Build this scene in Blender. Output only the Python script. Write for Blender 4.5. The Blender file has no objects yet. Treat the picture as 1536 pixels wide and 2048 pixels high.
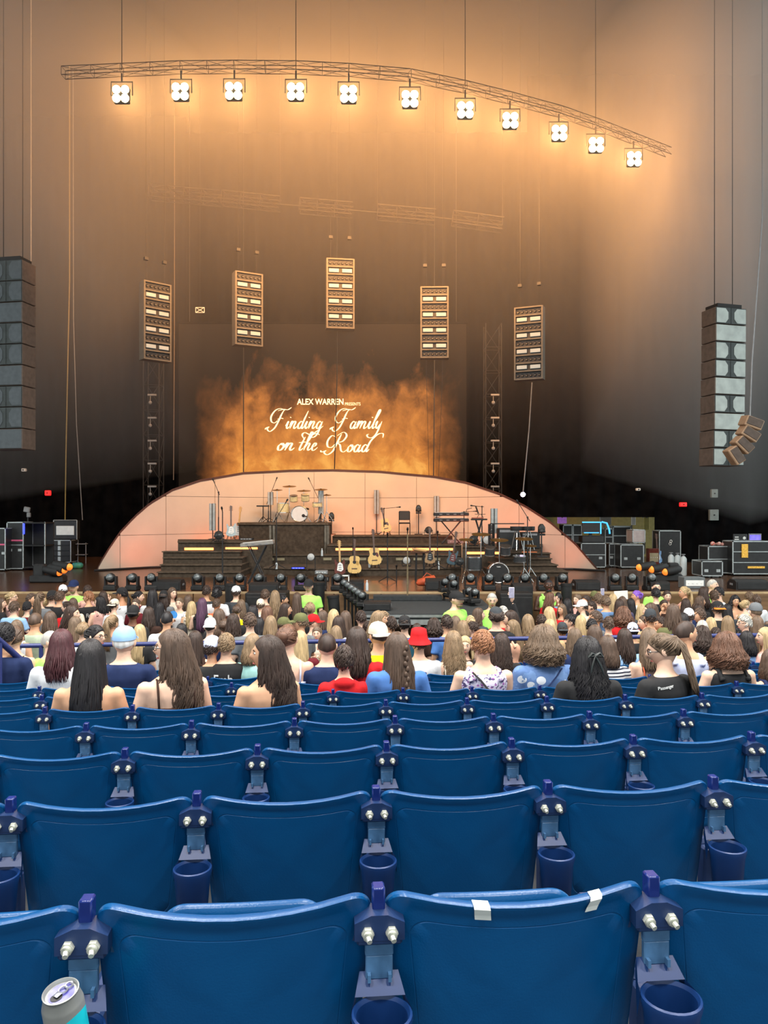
import bpy, math, random
from mathutils import Vector, Matrix, Euler
random.seed(7)
PI = math.pi
sc = bpy.context.scene
col = sc.collection

# ------------------------------------------------------------------ camera
F = 1540.0                 # focal length in pixels of the 1536 x 2048 frame
CX, CY = 768.0, 1024.0
CAMZ = 3.5                 # eye height above the pit floor
cam_data = bpy.data.cameras.new('camera')
cam_data.sensor_fit = 'VERTICAL'
cam_data.sensor_height = 36.0
cam_data.lens = F / 2048.0 * 36.0
cam_data.clip_start = 0.05
cam_data.clip_end = 300
cam = bpy.data.objects.new('camera', cam_data)
cam.location = (0, 0, CAMZ)
cam.rotation_euler = (PI / 2, 0, 0)
col.objects.link(cam)
sc.camera = cam

# ------------------------------------------------------------------ light, exposure
sc.view_settings.view_transform = 'Standard'
sc.view_settings.look = 'None'
sc.view_settings.gamma = 1.0
sc.view_settings.use_curve_mapping = False
sc.view_settings.exposure = 0.0
world = bpy.data.worlds.new('overcast_sky')
sc.world = world
world.use_nodes = True
_bg = world.node_tree.nodes['Background']
_bg.inputs['Color'].default_value = (0.86, 0.97, 0.98, 1)
_bg.inputs['Strength'].default_value = 1.5
sc.cycles.volume_bounces = 0
sc.cycles.max_bounces = 6
sc.cycles.diffuse_bounces = 3
sc.cycles.glossy_bounces = 2
sc.cycles.transmission_bounces = 3
sc.cycles.use_denoising = True
sc.cycles.use_adaptive_sampling = True
sc.cycles.adaptive_threshold = 0.02
sc.cycles.sample_clamp_indirect = 6.0

def lin(c):
    out = []
    for v in c[:3]:
        v = v / 255.0
        out.append(v / 12.92 if v <= 0.04045 else ((v + 0.055) / 1.055) ** 2.4)
    return out

# unseen fill lamps added over the seats to brighten the audience
for _x in (-9.0, -3.0, 3.0, 9.0):
    for _y in (-2.5, 4.0, 10.0):
        _l = bpy.data.lights.new('audience_fill', 'AREA')
        _l.shape = 'DISK'
        _l.size = 1.6
        _l.energy = 800
        _l.color = (1.0, 0.97, 0.92)
        _o = bpy.data.objects.new('audience_fill', _l)
        _o.location = (_x, _y, 14.0)
        col.objects.link(_o)

def at(px, py, Y):
    """pixel of the photograph + distance -> world point"""
    return Vector(((px - CX) / F * Y, Y, CAMZ - (py - CY) / F * Y))

def on_z(px, py, z):
    Y = (CAMZ - z) * F / (py - CY)
    return at(px, py, Y)

# ------------------------------------------------------------------ materials
MATS = {}
def mat(name, rgb, rough=0.6, metal=0.0, var=0.12, scale=8.0, emit=None, es=0.0, bump=0.0, bscale=60.0,
        coat=0.0, alpha=None, trans=0.0, stretch=None, rgb2=None, spec=0.5):
    if name in MATS:
        return MATS[name]
    m = bpy.data.materials.new(name)
    m.use_nodes = True
    nt = m.node_tree
    b = nt.nodes['Principled BSDF']
    c = lin(rgb)
    b.inputs['Roughness'].default_value = rough
    b.inputs['Metallic'].default_value = metal
    b.inputs['Specular IOR Level'].default_value = spec
    if coat:
        b.inputs['Coat Weight'].default_value = coat
        b.inputs['Coat Roughness'].default_value = 0.15
    if trans:
        b.inputs['Transmission Weight'].default_value = trans
    tc = nt.nodes.new('ShaderNodeTexCoord')
    vec = tc.outputs['Object']
    if stretch:
        mp = nt.nodes.new('ShaderNodeMapping')
        mp.inputs['Scale'].default_value = stretch
        nt.links.new(vec, mp.inputs['Vector'])
        vec = mp.outputs['Vector']
    if var or rgb2:
        nz = nt.nodes.new('ShaderNodeTexNoise')
        nz.inputs['Scale'].default_value = scale
        nz.inputs['Detail'].default_value = 4
        nt.links.new(vec, nz.inputs['Vector'])
        mx = nt.nodes.new('ShaderNodeMix')
        mx.data_type = 'RGBA'
        if rgb2:
            d = lin(rgb2)
            a = c
        else:
            a = [v * (1 - var) for v in c]
            d = [min(1, v * (1 + var) + 0.002) for v in c]
        mx.inputs[6].default_value = (*a, 1)
        mx.inputs[7].default_value = (*d, 1)
        rp = nt.nodes.new('ShaderNodeMapRange')
        rp.inputs[1].default_value = 0.3
        rp.inputs[2].default_value = 0.7
        nt.links.new(nz.outputs['Fac'], rp.inputs[0])
        nt.links.new(rp.outputs[0], mx.inputs[0])
        nt.links.new(mx.outputs[2], b.inputs['Base Color'])
    else:
        b.inputs['Base Color'].default_value = (*c, 1)
    if bump:
        n2 = nt.nodes.new('ShaderNodeTexNoise')
        n2.inputs['Scale'].default_value = bscale
        nt.links.new(vec, n2.inputs['Vector'])
        bp = nt.nodes.new('ShaderNodeBump')
        bp.inputs['Strength'].default_value = bump
        bp.inputs['Distance'].default_value = 0.01
        nt.links.new(n2.outputs['Fac'], bp.inputs['Height'])
        nt.links.new(bp.outputs['Normal'], b.inputs['Normal'])
    if emit:
        b.inputs['Emission Color'].default_value = (*lin(emit), 1)
        b.inputs['Emission Strength'].default_value = es
    MATS[name] = m
    return m

# ------------------------------------------------------------------ mesh builder
class MB:
    def __init__(self):
        self.v = []
        self.f = []
        self.fm = []
        self.M = Matrix.Identity(4)
        self.mi = 0
    def add(self, vs, fs):
        o = len(self.v)
        M = self.M
        self.v.extend([tuple(M @ Vector(p)) for p in vs])
        for f in fs:
            self.f.append(tuple(i + o for i in f))
            self.fm.append(self.mi)
        return self
    def box(self, c, s, rot=None, taper=1.0):
        x, y, z = s[0] / 2, s[1] / 2, s[2] / 2
        t = taper
        vs = [(-x, -y, -z), (x, -y, -z), (x, y, -z), (-x, y, -z), (-x * t, -y * t, z), (x * t, -y * t, z), (x * t, y * t, z), (-x * t, y * t, z)]
        R = Euler(rot).to_matrix() if rot is not None else None
        vs = [((R @ Vector(p)) if R else Vector(p)) + Vector(c) for p in vs]
        return self.add(vs, [(3, 2, 1, 0), (4, 5, 6, 7), (0, 1, 5, 4), (1, 2, 6, 5), (2, 3, 7, 6), (3, 0, 4, 7)])
    def bbox(self, c, s, b=0.01, rot=None):
        """box with chamfered edges"""
        x, y, z = s[0] / 2, s[1] / 2, s[2] / 2
        b = min(b, x * .9, y * .9, z * .9)
        vs = []
        idx = {}
        for sx in (-1, 1):
            for sy in (-1, 1):
                for sz in (-1, 1):
                    idx[(sx, sy, sz)] = len(vs)
                    vs += [(sx * x, sy * (y - b), sz * (z - b)), (sx * (x - b), sy * y, sz * (z - b)), (sx * (x - b), sy * (y - b), sz * z)]
        fs = []
        I = lambda a, b_, c_, k: idx[(a, b_, c_)] + k
        for s_ in (-1, 1):
            q = [(-1, -1), (1, -1), (1, 1), (-1, 1)]
            for k, mk in ((0, lambda a, b_: (s_, a, b_)), (1, lambda a, b_: (a, s_, b_)), (2, lambda a, b_: (a, b_, s_))):
                f = [I(*mk(a, b_), k) for a, b_ in q]
                flip = (s_ == 1) if k != 1 else (s_ == -1)
                fs.append(tuple(f if flip else f[::-1]))
        for a in (-1, 1):
            for b_ in (-1, 1):
                fs.append((I(a, b_, -1, 0), I(a, b_, 1, 0), I(a, b_, 1, 1), I(a, b_, -1, 1)))
                fs.append((I(a, -1, b_, 0), I(a, 1, b_, 0), I(a, 1, b_, 2), I(a, -1, b_, 2)))
                fs.append((I(-1, a, b_, 1), I(1, a, b_, 1), I(1, a, b_, 2), I(-1, a, b_, 2)))
        for a in (-1, 1):
            for b_ in (-1, 1):
                for c_ in (-1, 1):
                    fs.append((I(a, b_, c_, 0), I(a, b_, c_, 1), I(a, b_, c_, 2)))
        R = Euler(rot).to_matrix() if rot is not None else None
        vs = [((R @ Vector(p)) if R else Vector(p)) + Vector(c) for p in vs]
        return self.add(vs, fs)
    def tube(self, pts, rad, n=8, cap=True, flat=1.0):
        pts = [Vector(p) for p in pts]
        if not hasattr(rad, '__len__'):
            rad = [rad] * len(pts)
        vs, fs = [], []
        up = Vector((0, 0, 1))
        prev = None
        for i, p in enumerate(pts):
            d = (pts[min(i + 1, len(pts) - 1)] - pts[max(i - 1, 0)])
            if d.length < 1e-9:
                d = Vector((0, 0, 1))
            d.normalize()
            if prev is None:
                a = d.cross(up)
                if a.length < 0.05:
                    a = d.cross(Vector((1, 0, 0)))
            else:
                a = prev - d * prev.dot(d)
                if a.length < 1e-6:
                    a = d.cross(up)
            a.normalize()
            prev = a
            b = d.cross(a)
            for k in range(n):
                t = 2 * PI * k / n
                vs.append(p + a * (math.cos(t) * rad[i]) + b * (math.sin(t) * rad[i] * flat))
        for i in range(len(pts) - 1):
            for k in range(n):
                k2 = (k + 1) % n
                fs.append((i * n + k, i * n + k2, (i + 1) * n + k2, (i + 1) * n + k))
        if cap:
            fs.append(tuple(range(n - 1, -1, -1)))
            o = (len(pts) - 1) * n
            fs.append(tuple(o + k for k in range(n)))
        return self.add(vs, fs)
    def cyl(self, p0, p1, r0, r1=None, n=12):
        return self.tube([p0, p1], [r0, r0 if r1 is None else r1], n)
    def ball(self, c, r, n=12, m=8, rot=None):
        if not hasattr(r, '__len__'):
            r = (r, r, r)
        R = Euler(rot).to_matrix() if rot is not None else Matrix.Identity(3)
        vs, fs = [], []
        c = Vector(c)
        vs.append(c + R @ Vector((0, 0, r[2])))
        for i in range(1, m):
            a = PI * i / m
            for k in range(n):
                t = 2 * PI * k / n
                vs.append(c + R @ Vector((r[0] * math.sin(a) * math.cos(t), r[1] * math.sin(a) * math.sin(t), r[2] * math.cos(a))))
        vs.append(c + R @ Vector((0, 0, -r[2])))
        for k in range(n):
            fs.append((0, 1 + k, 1 + (k + 1) % n))
        for i in range(m - 2):
            for k in range(n):
                k2 = (k + 1) % n
                fs.append((1 + i * n + k, 1 + (i + 1) * n + k, 1 + (i + 1) * n + k2, 1 + i * n + k2))
        o = 1 + (m - 2) * n
        for k in range(n):
            fs.append((o + k, len(vs) - 1, o + (k + 1) % n))
        return self.add(vs, fs)
    def lathe(self, prof, n=20, axis=None, org=(0, 0, 0)):
        """prof: list of (r, h); axis: direction of h"""
        ax = Vector(axis if axis is not None else (0, 0, 1)).normalized()
        q = Vector((0, 0, 1)).rotation_difference(ax).to_matrix()
        vs, fs = [], []
        for r, h in prof:
            for k in range(n):
                t = 2 * PI * k / n
                vs.append(Vector(org) + q @ Vector((r * math.cos(t), r * math.sin(t), h)))
        for i in range(len(prof) - 1):
            for k in range(n):
                k2 = (k + 1) % n
                fs.append((i * n + k, i * n + k2, (i + 1) * n + k2, (i + 1) * n + k))
        fs.append(tuple(range(n - 1, -1, -1)))
        o = (len(prof) - 1) * n
        fs.append(tuple(o + k for k in range(n)))
        return self.add(vs, fs)
    def prism(self, poly, y0, y1):
        """polygon in (x, z), extruded in y"""
        n = len(poly)
        vs = [(p[0], y0, p[1]) for p in poly] + [(p[0], y1, p[1]) for p in poly]
        fs = [tuple(range(n)), tuple(range(2 * n - 1, n - 1, -1))]
        for i in range(n):
            j = (i + 1) % n
            fs.append((j, i, n + i, n + j))
        return self.add(vs, fs)
    def slab(self, poly, z0, z1):
        """polygon in (x, y), extruded in z"""
        n = len(poly)
        vs = [(p[0], p[1], z0) for p in poly] + [(p[0], p[1], z1) for p in poly]
        fs = [tuple(range(n - 1, -1, -1)), tuple(range(n, 2 * n))]
        for i in range(n):
            j = (i + 1) % n
            fs.append((i, j, n + j, n + i))
        return self.add(vs, fs)
    def mesh(self, name, m, smooth=None):
        me = bpy.data.meshes.new(name)
        me.from_pydata(self.v, [], self.f)
        ms = m if isinstance(m, (list, tuple)) else [m]
        for q in ms:
            me.materials.append(q)
        if len(ms) > 1:
            me.polygons.foreach_set('material_index', self.fm)
        me.update()
        import bmesh
        bm = bmesh.new()
        bm.from_mesh(me)
        bmesh.ops.recalc_face_normals(bm, faces=bm.faces)
        bm.to_mesh(me)
        bm.free()
        if smooth is not None:
            me.polygons.foreach_set('use_smooth', [True] * len(me.polygons))
            if smooth < 179:
                me.set_sharp_from_angle(angle=math.radians(smooth))
        return me
    def build(self, name, m, parent=None, smooth=None, loc=None, rz=0.0):
        o = bpy.data.objects.new(name, self.mesh(name, m, smooth))
        col.objects.link(o)
        if parent is not None:
            o.parent = parent
        if loc is not None:
            o.location = loc
        if rz:
            o.rotation_euler = (0, 0, rz)
        return o

def inst(me, name, parent=None, loc=(0, 0, 0), rot=(0, 0, 0), scale=None):
    o = bpy.data.objects.new(name, me)
    col.objects.link(o)
    o.parent = parent
    o.location = loc
    o.rotation_euler = rot
    if scale is not None:
        o.scale = (scale,) * 3 if not hasattr(scale, '__len__') else scale
    return o

def tag(o, label, cat, group=None):
    o['label'] = label
    o['category'] = cat
    if group:
        o['group'] = group
    return o

def thing(name, label, cat, loc=(0, 0, 0), rz=0.0, group=None, scale=None):
    o = bpy.data.objects.new(name, None)
    o.empty_display_size = 0.1
    col.objects.link(o)
    o.location = loc
    o.rotation_euler = (0, 0, rz)
    if scale:
        o.scale = (scale,) * 3
    return tag(o, label, cat, group)

def struct(o):
    o['kind'] = 'structure'
    return o

def kids_copy(src, dst):
    """copies the parts (and sub-parts) of one thing under another"""
    for ch in list(src.children):
        c = ch.copy()
        col.objects.link(c)
        c.parent = dst
        for g in list(ch.children):
            d = g.copy()
            col.objects.link(d)
            d.parent = c

def light(kind, name, loc, energy, rgb, **kw):
    l = bpy.data.lights.new(name, kind)
    l.energy = energy
    l.color = lin(rgb)
    for k, v in kw.items():
        if k != 'aim':
            setattr(l, k, v)
    o = bpy.data.objects.new(name, l)
    col.objects.link(o)
    o.location = loc
    if 'aim' in kw:
        d = Vector(kw['aim']) - Vector(loc)
        o.rotation_euler = d.to_track_quat('-Z', 'Y').to_euler()
    return o
# ------------------------------------------------------------------ setting: floors, walls, ceiling
STAGE_Z = 1.6
TH = math.radians(5.0)                      # the seat rows are turned against the view
U = Vector((math.cos(TH), math.sin(TH), 0))
V = Vector((-math.sin(TH), math.cos(TH), 0))
ROW_D, ROW_DROP = 0.875, 0.127
ROW1_D, ROW1_Z = 1.49, 1.964                 # distance of the first row, height of its floor
LAST_ROW = 10
def row_floor(n):
    return ROW1_Z - ROW_DROP * (n - 1)
def floor_z(Y):
    """height of the ground under a person at distance Y"""
    if Y < 9.8:
        n = int((Y - 1.0) / ROW_D)
        return row_floor(max(n, 0))
    return max(0.0, 0.62 - (Y - 9.8) * 0.11)

M_conc = mat('concrete_floor', (34, 35, 38), rough=0.9, var=0.2, scale=3, bump=0.3)
M_curtain = mat('black_drape', (9, 9, 10), rough=1.0, var=0.25, scale=2, spec=0.0)
M_dark = mat('dark_ceiling', (9, 8, 8), rough=0.95, var=0.2, scale=1.5, spec=0.1)

# terraces under the seats, then the sloping floor down to the pit
b = MB()
prof = []
for n in range(-3, LAST_ROW + 2):
    y0 = ROW1_D + ROW_D * (n - 1) - 0.32
    prof += [(y0, row_floor(n)), (y0 + ROW_D, row_floor(n))]
prof += [(prof[-1][0] + 0.02, 0.62), (15.5, 0.0), (34.0, 0.0)]
vs, fs = [], []
for i, (y, z) in enumerate(prof):
    for s in (-16, 16):
        p = U * s + V * y
        vs.append((p.x, p.y, z))
for i in range(len(prof) - 1):
    fs.append((2 * i, 2 * i + 1, 2 * i + 3, 2 * i + 2))
b.add(vs, fs)
struct(b.build('floor', M_conc))

# pavilion ceiling over stage and audience
b = MB()
b.box((-3.5, 14, 20.4), (38, 44, 0.3))
struct(b.build('ceiling', M_dark))

def drape(name, x0, x1, Y, z0, z1, amp=0.06, wave=0.7):
    b = MB()
    n = max(4, int(abs(x1 - x0) / wave * 6))
    vs, fs = [], []
    for i in range(n + 1):
        x = x0 + (x1 - x0) * i / n
        y = Y + amp * math.sin(i / 6 * 2 * PI) + 0.5 * amp * math.sin(i / 6 * 2 * PI * 0.37 + 1)
        vs += [(x, y, z0), (x, y, z1)]
    for i in range(n):
        fs.append((2 * i, 2 * i + 2, 2 * i + 3, 2 * i + 1))
    b.add(vs, fs)
    return b.build(name, M_curtain, smooth=180)

struct(drape('wall_back', -16, 7.0, 34.0, 0, 20.3))
struct(drape('wall_right', 5.5, 19, 29.5, 3.3, 20.3))      # hangs above the loading area on the right
struct(drape('wall_wing', 10.3, 19, 29.3, 1.6, 3.6))
b = MB(); b.box((11, 36.5, 3.5), (10, 0.3, 7))
struct(b.build('wall_rear', mat('ochre_wall', (150, 138, 84), rough=0.8)))
struct(drape('wall_left', -20, -8.4, 32.6, 0, 20.3))

# unseen walls added to keep daylight off the haze, with gaps beside the stage
b = MB(); b.box((-20.2, 29, 10), (0.3, 14, 20)); struct(b.build('wall_lightblock_stage_left', M_dark))
b = MB(); b.box((-20.2, 2, 13.2), (0.3, 20, 14.4)); struct(b.build('wall_lightblock_left', M_dark))
b = MB(); b.box((13.4, 2, 13.2), (0.3, 20, 14.4)); struct(b.build('wall_lightblock_right', M_dark))
b = MB(); b.box((-2, -8, 15.2), (36.4, 0.3, 10.4)); struct(b.build('wall_lightblock_rear', M_dark))
# ------------------------------------------------------------------ seats
M_seat = mat('blue_seat_plastic', (0, 66, 116), rough=0.30, var=0.1, scale=5, bump=0.06, bscale=260, rgb2=(2, 75, 127), spec=0.4)
M_steel = mat('blue_painted_iron', (26, 48, 88), rough=0.35, var=0.15, scale=14)
M_post = mat('gloss_blue_post', (18, 38, 104), rough=0.25, var=0.1, scale=20)
M_plate = mat('blue_grey_strap', (66, 104, 142), rough=0.42, var=0.25, scale=25)
M_cup = mat('blue_cup_plastic', (8, 46, 98), rough=0.4, var=0.12, scale=10)
M_bolt = mat('zinc_bolt', (206, 208, 196), rough=0.35, metal=0.5, var=0.15, scale=40)

def rrect(w_top, w_bot, h, r, n=10):
    """rounded outline in (x, z), z from 0 to h; half widths at top and bottom"""
    pts = []
    cs = [(w_bot - r, r, -90, 0, w_bot), (w_top - r, h - r, 0, 90, w_top), (-(w_top - r), h - r, 90, 180, w_top), (-(w_bot - r), r, 180, 270, w_bot)]
    for i, (cx, cz, a0, a1, _) in enumerate(cs):
        for k in range(n + 1):
            a = math.radians(a0 + (a1 - a0) * k / n)
            pts.append((cx + r * math.cos(a), cz + r * math.sin(a)))
        nx = cs[(i + 1) % 4]
        e0 = pts[-1]
        a = math.radians(nx[2])
        e1 = (nx[0] + r * math.cos(a), nx[1] + r * math.sin(a))
        for k in range(1, 8):
            pts.append((e0[0] + (e1[0] - e0[0]) * k / 8, e0[1] + (e1[1] - e0[1]) * k / 8))
    return pts

def shell(out, rings_b, rings_f, place):
    """out: outline; rings: (scale, offset) behind and in front; place(x, z, off) -> point"""
    vs, fs = [], []
    cx = 0
    cz = sum(p[1] for p in out) / len(out)
    n = len(out)
    allr = rings_b + rings_f[::-1]
    vs.append(place(cx, cz, rings_b[0][1]))
    for s, off in allr[1:-1]:
        for x, z in out:
            # inset by an even margin rather than by a scale
            vs.append(place(cx + (x - cx) * s[0], cz + (z - cz) * s[1], off))
    vs.append(place(cx, cz, rings_f[0][1]))
    m = len(allr) - 2
    for k in range(n):
        fs.append((0, 1 + k, 1 + (k + 1) % n))
    for i in range(m - 1):
        for k in range(n):
            k2 = (k + 1) % n
            fs.append((1 + i * n + k, 1 + (i + 1) * n + k, 1 + (i + 1) * n + k2, 1 + i * n + k2))
    o = 1 + (m - 1) * n
    for k in range(n):
        fs.append((o + k, len(vs) - 1, o + (k + 1) % n))
    return vs, fs

SEAT_W, SEAT_TOP, SEAT_BOT = 0.253, 0.83, 0.43
def back_place(x, z, off):
    h = SEAT_TOP - SEAT_BOT
    q = 1 - (x / SEAT_W) ** 2
    zz = SEAT_BOT + z - 0.021 * q * max(0, z / h) ** 2
    yy = -0.044 * q - 0.10 * z
    # lip rolled to the rear along the top edge
    t = max(0, (z / h - 0.93) / 0.07)
    yy -= 0.010 * t * t * (1 if off < 0 else 0.3)
    return (x, yy + off, zz)
out = rrect(SEAT_W, 0.225, SEAT_TOP - SEAT_BOT, 0.045)
def sc2(a):   # margin in metres -> scale pair
    return (1 - a / SEAT_W, 1 - a / 0.2)
rb = [((0, 0), -0.012), (sc2(0.16), -0.012), (sc2(0.075), -0.012), (sc2(0.049), -0.012), (sc2(0.048), -0.0112), (sc2(0.0468), -0.0112), (sc2(0.0458), -0.012), (sc2(0.036), -0.012), (sc2(0.030), -0.012), (sc2(0.022), -0.0122), (sc2(0.008), -0.0125), (sc2(0.002), -0.009), ((1, 1), -0.003)]
rf = [((0, 0), 0.008), (sc2(0.15), 0.008), (sc2(0.05), 0.008), (sc2(0.012), 0.012), (sc2(0.003), 0.010), ((1, 1), 0.005)]
b = MB(); b.add(*shell(out, rb, rf, back_place))
ME_BACK = b.mesh('backrest', M_seat, smooth=30)

# folded-up seat pan in front of the backrest
outp = rrect(0.175, 0.205, 0.36, 0.06)
def pan_place(x, z, off):
    q = 1 - (x / 0.22) ** 2
    return (x, 0.07 + 0.06 * (z / 0.36) - 0.015 * q + off, 0.378 + z * 0.98)
rbp = [((0, 0), -0.01), ((.6, .6), -0.012), ((.9, .9), -0.012), ((.97, .97), -0.010), ((1, 1), -0.004)]
rfp = [((0, 0), 0.02), ((.6, .6), 0.02), ((.9, .9), 0.016), ((.97, .97), 0.010), ((1, 1), 0.004)]
b = MB(); b.add(*shell(outp, rbp, rfp, pan_place))
ME_PAN_UP = b.mesh('seat_pan', M_seat, smooth=50)
def pan_down_place(x, z, off):
    q = 1 - (x / 0.22) ** 2
    return (x, 0.03 + z, 0.44 - 0.02 * q - off + 0.03 * z)
b = MB(); b.add(*shell(outp, rbp, rfp, pan_down_place))
ME_PAN_DOWN = b.mesh('seat_pan', M_seat, smooth=50)
b = MB()
for s in (-1, 1):
    b.tube([(s * 0.20, 0.0, 0.46), (s * 0.20, 0.06, 0.42), (s * 0.19, 0.10, 0.42)], 0.014, 6)
b.box((0, 0.05, 0.40), (0.40, 0.03, 0.03))
ME_HINGE = b.mesh('hinge_bar', M_steel, smooth=40)

# iron standard between two seats: post, shoulder, bolts, strap, cup holder
y0 = -0.075
b = MB(); b.bbox((0, -0.050, 0.806), (0.024, 0.03, 0.062), 0.003); ME_POST = b.mesh('post', M_post, smooth=40)
b = MB()
b.prism([(-0.046, 0.752), (0.046, 0.752), (0.046, 0.784), (0.015, 0.798), (-0.015, 0.798), (-0.046, 0.784)], y0 - 0.012, y0 + 0.035)
b.bbox((0, y0 + 0.004, 0.757), (0.084, 0.03, 0.03), 0.004)
b.box((-0.054, y0 + 0.03, 0.752), (0.022, 0.02, 0.030)); b.box((0.054, y0 + 0.03, 0.752), (0.022, 0.02, 0.030))
ME_SHOULDER = b.mesh('shoulder', M_steel, smooth=30)
b = MB()
b.cyl((0, y0 - 0.011, 0), (0, y0 - 0.020, -0.001), 0.0115, n=6)
b.cyl((0, y0 - 0.020, -0.001), (0, y0 - 0.026, -0.002), 0.009, n=12)
b.cyl((0, y0 - 0.026, -0.002), (0.002, y0 - 0.036, -0.005), 0.005, n=8)
ME_BOLT = b.mesh('bolt', M_bolt, smooth=35)
b = MB()
b.bbox((0, y0 + 0.006, 0.733), (0.052, 0.014, 0.030), 0.002)
b.bbox((0, y0 + 0.006, 0.697), (0.050, 0.014, 0.044), 0.002)
b.box((-0.019, y0 - 0.002, 0.682), (0.006, 0.02, 0.014)); b.box((0.019, y0 - 0.002, 0.682), (0.006, 0.02, 0.014))
ME_STRAP = b.mesh('strap', M_plate, smooth=30)
# cup holder: collar plate that turns into a ring, open cup below
b = MB()
N = 28
cy, R0 = y0 - 0.060, 0.046
rr = [(R0, 0.646), (R0 + 0.004, 0.653), (R0 + 0.008, 0.651), (R0 + 0.009, 0.643), (R0 + 0.004, 0.623), (R0 - 0.003, 0.533), (R0 - 0.012, 0.521), (0.001, 0.519), (0.001, 0.526), (R0 - 0.014, 0.527), (R0 - 0.008, 0.537), (R0, 0.646)]
vs, fs = [], []
for r, z in rr:
    for k in range(N):
        a = 2 * PI * k / N
        vs.append((r * math.cos(a), cy + r * math.sin(a), z))
for i in range(len(rr) - 1):
    for k in range(N):
        fs.append((i * N + k, i * N + (k + 1) % N, (i + 1) * N + (k + 1) % N, (i + 1) * N + k))
b.add(vs, fs)
# collar plate from the strap to the ring
b.add([(-0.036, y0 + 0.010, 0.685), (0.036, y0 + 0.010, 0.685), (0.054, cy + 0.01, 0.651), (-0.054, cy + 0.01, 0.651),
       (-0.036, y0 + 0.016, 0.663), (0.036, y0 + 0.016, 0.663), (0.056, cy + 0.02, 0.603), (-0.056, cy + 0.02, 0.603),
       (0.046, cy + 0.040, 0.656), (-0.046, cy + 0.040, 0.656)],
      [(0, 1, 8, 9), (1, 5, 6, 2, 8), (4, 0, 9, 3, 7), (0, 4, 5, 1)])
ME_CUP = b.mesh('cup_holder', M_cup, smooth=45)
b = MB()
b.bbox((0, -0.005, 0.30), (0.035, 0.05, 0.60), 0.006)
b.bbox((0, 0.02, 0.012), (0.09, 0.16, 0.024), 0.006)
b.bbox((0, 0.17, 0.60), (0.045, 0.34, 0.028), 0.012)      # arm rest
ME_LEG = b.mesh('leg_standard', M_steel, smooth=35)
b = MB(); b.bbox((0, -0.03, 0.47), (0.075, 0.03, 0.035), 0.004); ME_LOW = b.mesh('lower_clamp', M_steel, smooth=30)

ORD = ['first', 'second', 'third', 'fourth', 'fifth', 'sixth', 'seventh', 'eighth', 'ninth', 'tenth', 'eleventh', 'twelfth', 'thirteenth',
       'fourteenth', 'fifteenth', 'sixteenth', 'seventeenth', 'eighteenth', 'nineteenth', 'twentieth']
ROWNAME = {1: 'nearest row', 2: 'second row', 3: 'third row', 4: 'fourth row', 5: 'fifth row', 6: 'sixth row', 7: 'seventh row', 8: 'eighth row', 9: 'ninth row', 10: 'row by the railing'}
PITCH = 0.53
ALONG = {1: -0.415, 2: -0.882, 3: -0.771, 4: -1.176, 5: -1.677}
def row_point(n, s):
    return U * s + V * (ROW1_D + ROW_D * (n - 1))
SEATS = {}
def make_rows():
    for n in range(1, LAST_ROW + 1):
        a0 = ALONG.get(n, -1.677 + 0.21 * (n - 5))
        # bracket positions a0 + k * PITCH that fall in the frame
        ks = []
        for k in range(-40, 41):
            p = row_point(n, a0 + k * PITCH)
            x = CX + F * p.x / p.y
            if -0.62 * PITCH * F / p.y < x < 1536 + 0.62 * PITCH * F / p.y:
                ks.append(k)
        zf = row_floor(n)
        seats = [k for k in range(ks[0] - 1, ks[-1] + 1)]
        vis = []
        for k in seats:
            p = row_point(n, a0 + (k + 0.5) * PITCH)
            hw = 0.5 * PITCH * F / p.y
            x = CX + F * p.x / p.y
            if x + hw > 2 and x - hw < 1534:
                vis.append(k)
        for i, k in enumerate(vis):
            p = row_point(n, a0 + (k + 0.5) * PITCH)
            lab = '%s blue tip-up seat from the left, %s' % (ORD[i], ROWNAME[n])
            t = thing('stadium_seat', lab, 'seat', (p.x, p.y, zf), TH, 'blue stadium seats')
            t.name = 'stadium_seat'
            inst(ME_BACK, 'backrest', t)
            SEATS[(n, i)] = (p, t)
            pan = inst(ME_PAN_UP, 'seat_pan', t)
            inst(ME_HINGE, 'hinge_bar', t)
        j = 0
        for k in ks:
            p = row_point(n, a0 + k * PITCH)
            x = CX + F * p.x / p.y
            if not (-60 < x < 1596):
                continue
            lab = '%s iron seat bracket from the left, %s' % (ORD[j], ROWNAME[n])
            j += 1
            t = thing('seat_bracket', lab, 'seat bracket', (p.x, p.y, zf), TH, 'brackets between the stadium seats')
            inst(ME_POST, 'post', t)
            inst(ME_LEG, 'leg_standard', t)
            sh = inst(ME_SHOULDER, 'shoulder', t)
            if n <= 7:
                for s in (-0.022, 0.022):
                    inst(ME_BOLT, 'bolt', sh, (s, 0, 0.768))
                inst(ME_STRAP, 'strap', t)
            if n <= 5:
                c = inst(ME_CUP, 'cup_holder', t)
                lo = inst(ME_LOW, 'lower_clamp', t)
                if n <= 2:
                    for s in (-0.022, 0.022):
                        inst(ME_BOLT, 'bolt', lo, (s, 0.042, 0.472))
make_rows()
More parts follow.
